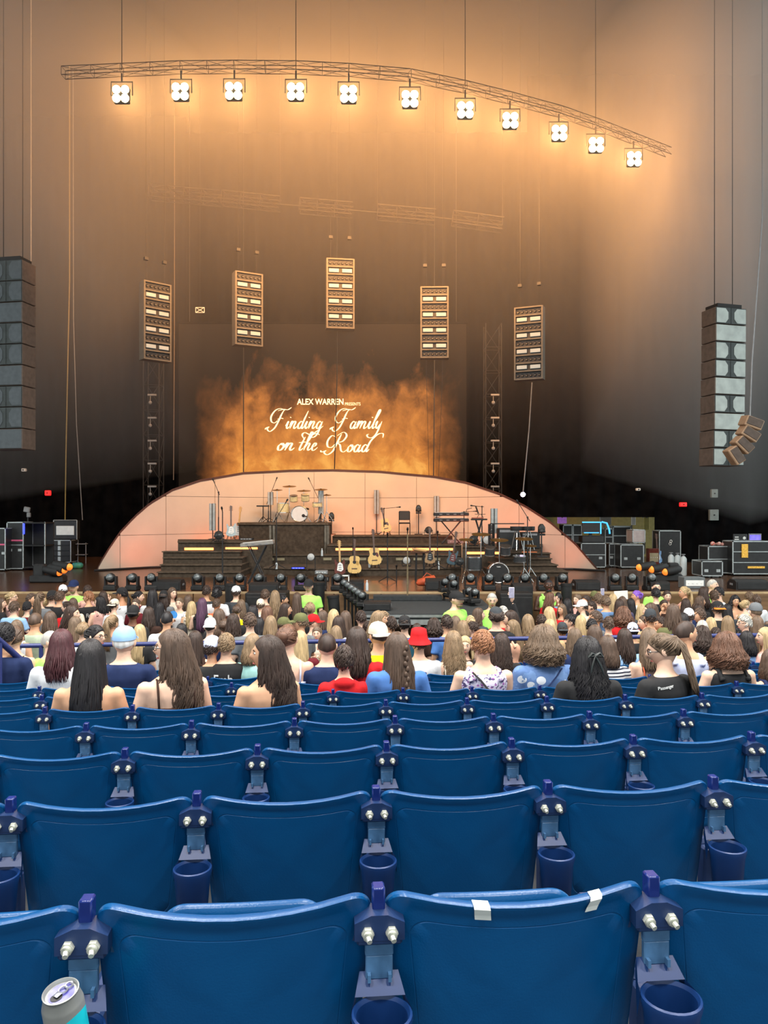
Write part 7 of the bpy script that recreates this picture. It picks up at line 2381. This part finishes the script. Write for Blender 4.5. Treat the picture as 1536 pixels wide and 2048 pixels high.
b = MB(); b.tube([p0, p1], .03, 10); b.build('rail', M_rail, t, 60)
for q in (p0.lerp(p1, .15), p1):
    b = MB(); b.tube([(q.x, q.y, floor_z(q.y) - .0), q], .026, 10); b.build('post', M_rail, t, 60)
# ------------------------------------------------------------------ foreground: can in the cup holder, tape on the seat
p = row_point(1, ALONG[1])
cz = row_floor(1)
ym = -0.075 - 0.060
c = p + V * ym + Vector((0, 0, cz + .574))
t = thing('drink_can', 'opened silver drink can with a turquoise label, in a cup holder', 'can', (c.x + .008, c.y - .004, c.z + .002), 0, None, 1.17)
t.rotation_euler = (math.radians(9), math.radians(-8), math.radians(20))
R = .0285
b = MB(); b.lathe([(.022, 0), (R - .002, .006), (R, .014), (R, .124), (R - .001, .128), (R - .0045, .140), (R - .0045, .1425), (R - .0035, .145), (R - .005, .1455), (R - .0065, .143), (R - .0075, .1405), (.0, .1405)], 40)
mc = mat('can_silver', (150, 152, 150), rough=.35, metal=.4, var=.12, scale=20)
b.build('body', mc, t, 35)
b = MB(); vs, fs = [], []
N = 40
for k in range(N + 1):
    a = 2 * PI * k / N
    zt_ = .098 + .020 * math.sin(a + 2.4)
    vs += [(R * 1.006 * math.cos(a), R * 1.006 * math.sin(a), .012), (R * 1.006 * math.cos(a), R * 1.006 * math.sin(a), zt_)]
for k in range(N):
    fs.append((2 * k, 2 * k + 2, 2 * k + 3, 2 * k + 1))
b.add(vs, fs); b.build('label_band', mat('turquoise_label', (30, 205, 222), rough=.3, var=.08), t, 60)
b = MB()
for a0, z0 in ((-1.35, .082), (-1.15, .078), (-.95, .083)):
    pts = [(R * 1.012 * math.cos(a0 + q * .05), R * 1.012 * math.sin(a0 + q * .05), z0 - .012 + .024 * q / 3) for q in range(4)]
    b.tube(pts, .0022, 5)
b.build('label_mark', M_white, t)
b = MB(); b.lathe([(.0185, .1410), (.0, .1412)], 30); b.build('lid_panel', mat('violet_lid', (84, 80, 176), rough=.35, metal=.6, rgb2=(130, 132, 160), scale=50), t, 60)
b = MB(); vs = [(-.006 + .0085 * math.cos(2 * PI * k / 18), -.006 + .0075 * math.sin(2 * PI * k / 18), .1416) for k in range(18)]; b.add(vs, [tuple(range(18))]); b.build('mouth_hole', mat('can_hole', (10, 10, 12), rough=.5), t)
b = MB()
for c0, r in (((.003, .003), .0062), ((.011, .009), .0052)):
    pts = [(c0[0] + r * math.cos(2 * PI * k / 16), c0[1] + r * math.sin(2 * PI * k / 16), .1432) for k in range(17)]
    b.tube(pts, .0013, 5)
b.bbox((-.004, -.003, .1434), (.010, .009, .0012), .0005, rot=(0, 0, .7))
b.build('pull_tab', mat('tab_silver', (170, 172, 180), rough=.3, metal=.8), t, 60)
# white tape on the top edge of the seat right of the middle bracket
st_seat = min((q for q in SEATS.items() if q[0][0] == 1), key=lambda q: abs(CX + F * q[1][0].x / q[1][0].y - 1040))[1][1]
for x0, w, ang, lb in ((-.078, .030, .10, 'left piece of white tape'), (.142, .024, -.35, 'right piece of white tape')):
    b = MB(); vs, fs = [], []
    h = SEAT_TOP - SEAT_BOT
    for i in range(2):
        x = x0 + (i - .5) * w
        prof = [(h * .925, -.0175), (h * .95, -.0175), (h * .985, -.0165), (h * 1.0, -.008), (h * 1.004, .004)]
        for z, off in prof:
            q = back_place(x + ang * (h - z), z, off)
            vs.append((q[0], q[1] + .0, q[2] + .0015))
    n = 5
    for k in range(n - 1):
        fs.append((k, k + 1, n + k + 1, n + k))
    b.add(vs, fs)
    o = b.build('tape', mat('white_tape', (216, 218, 214), rough=.7, var=.08), st_seat)
    o['label'] = lb
# ------------------------------------------------------------------ blinders on the curved truss
M_lamp = mat('blinder_lamp', (255, 240, 210), emit=(255, 214, 150), es=60, var=0)
M_black = mat('black_metal', (22, 22, 23), rough=0.5, var=0.2)
LAMPS = [(241, 187), (360, 182), (467, 181), (591, 182), (697, 187), (820, 197), (931, 219), (1021, 240), (1119, 265), (1193, 289), (1269, 317)]
TR_Z = 13.3
for i, (px, py) in enumerate(LAMPS):
    Y = (TR_Z - CAMZ) * F / (CY - py)
    p = at(px, py, Y)
    t = thing('blinder_light', '%s glowing four-lamp blinder from the left on the overhead truss' % ORD[i], 'stage light', p, 0, 'row of blinders above the stage')
    # parts face the audience
    b = MB(); b.bbox((0, 0.09, 0), (0.37, 0.14, 0.37), 0.02); b.build('housing', M_black, t, smooth=30)
    b = MB(); b.tube([(-0.25, 0.09, 0), (-0.25, 0.09, 0.32), (0.25, 0.09, 0.32), (0.25, 0.09, 0)], 0.015, 6); b.cyl((0, 0.09, 0.32), (0, 0.09, 0.52), 0.02, n=8); b.build('yoke', M_black, t)
    for sx in (-1, 1):
        for sz in (-1, 1):
            b = MB(); b.lathe([(0.094, 0), (0.094, 0.015), (0.068, 0.03), (0.0, 0.036)], 14, (0, -1, -0.15), (sx * 0.1, 0.02, sz * 0.1))
            b.build('lamp', M_lamp, t, smooth=40)
    light('SPOT', 'haze_spot', p + Vector((0, 0.2, 0.1)), 3000, (255, 178, 104), shadow_soft_size=0.15, spot_size=math.radians(165), spot_blend=0.6, aim=p + Vector((0.0, 4.0, 1.6)))  # added spot aimed upstage, lights the haze and spares the audience
# ------------------------------------------------------------------ haze under the roof
# its underside slopes down towards the back of the stage, so it thins out gently downwards
mh = bpy.data.materials.new('stage_haze')
mh.use_nodes = True
nt = mh.node_tree
nt.nodes.remove(nt.nodes['Principled BSDF'])
vsn = nt.nodes.new('ShaderNodeVolumeScatter')
vsn.inputs['Color'].default_value = (0.9, 0.9, 0.9, 1)
vsn.inputs['Density'].default_value = 0.016
nt.links.new(vsn.outputs[0], nt.nodes['Material Output'].inputs['Volume'])
hz = MB()
prof = [(13.0, 20.1), (28.6, 20.1), (28.6, 4.8), (25.5, 7.2), (20.0, 9.8), (13.0, 12.0)]
vs = [(x, y, z) for x in (-19.8, 13.2) for y, z in prof]
n = len(prof)
fs = [tuple(range(n)), tuple(range(2 * n - 1, n - 1, -1))] + [(i, (i + 1) % n, n + (i + 1) % n, n + i) for i in range(n)]
hz.add(vs, fs)
ho = hz.build('stage_haze', mh)
ho['label'] = 'warm theatrical haze hanging under the pavilion roof'
ho['category'] = 'haze'
ho['kind'] = 'stuff'
# denser haze wedges added to brighten the sides, thinning towards the stage
for nm, lb, xa, xb, dens in (('side_glow_haze', 'pale haze wedge added to brighten the right side', 13.1, 7.0, 0.05), ('side_glow_haze', 'pale haze wedge added to brighten the left side', -19.0, -6.5, 0.035)):
    m2 = mh.copy(); m2.name = nm
    [q for q in m2.node_tree.nodes if q.type == 'VOLUME_SCATTER'][0].inputs['Density'].default_value = dens
    w = MB()
    z0, z1 = 4.5, 19.9
    xm = xb + (xa - xb) * .45
    vs = [(xa, 13.2, z1), (xa, 27.6, z1), (xb, 27.6, z1), (xm, 14.5, z1), (xa, 24.5, 3.4), (xa, 27.6, 3.0), (xb, 27.6, 5.0)]
    w.add(vs, [(0, 1, 2, 3), (0, 1, 5, 4), (1, 2, 6, 5), (2, 3, 6), (0, 4, 3), (3, 4, 6), (4, 5, 6)])
    o2 = w.build(nm, m2)
    o2['label'] = lb; o2['category'] = 'haze'; o2['kind'] = 'stuff'
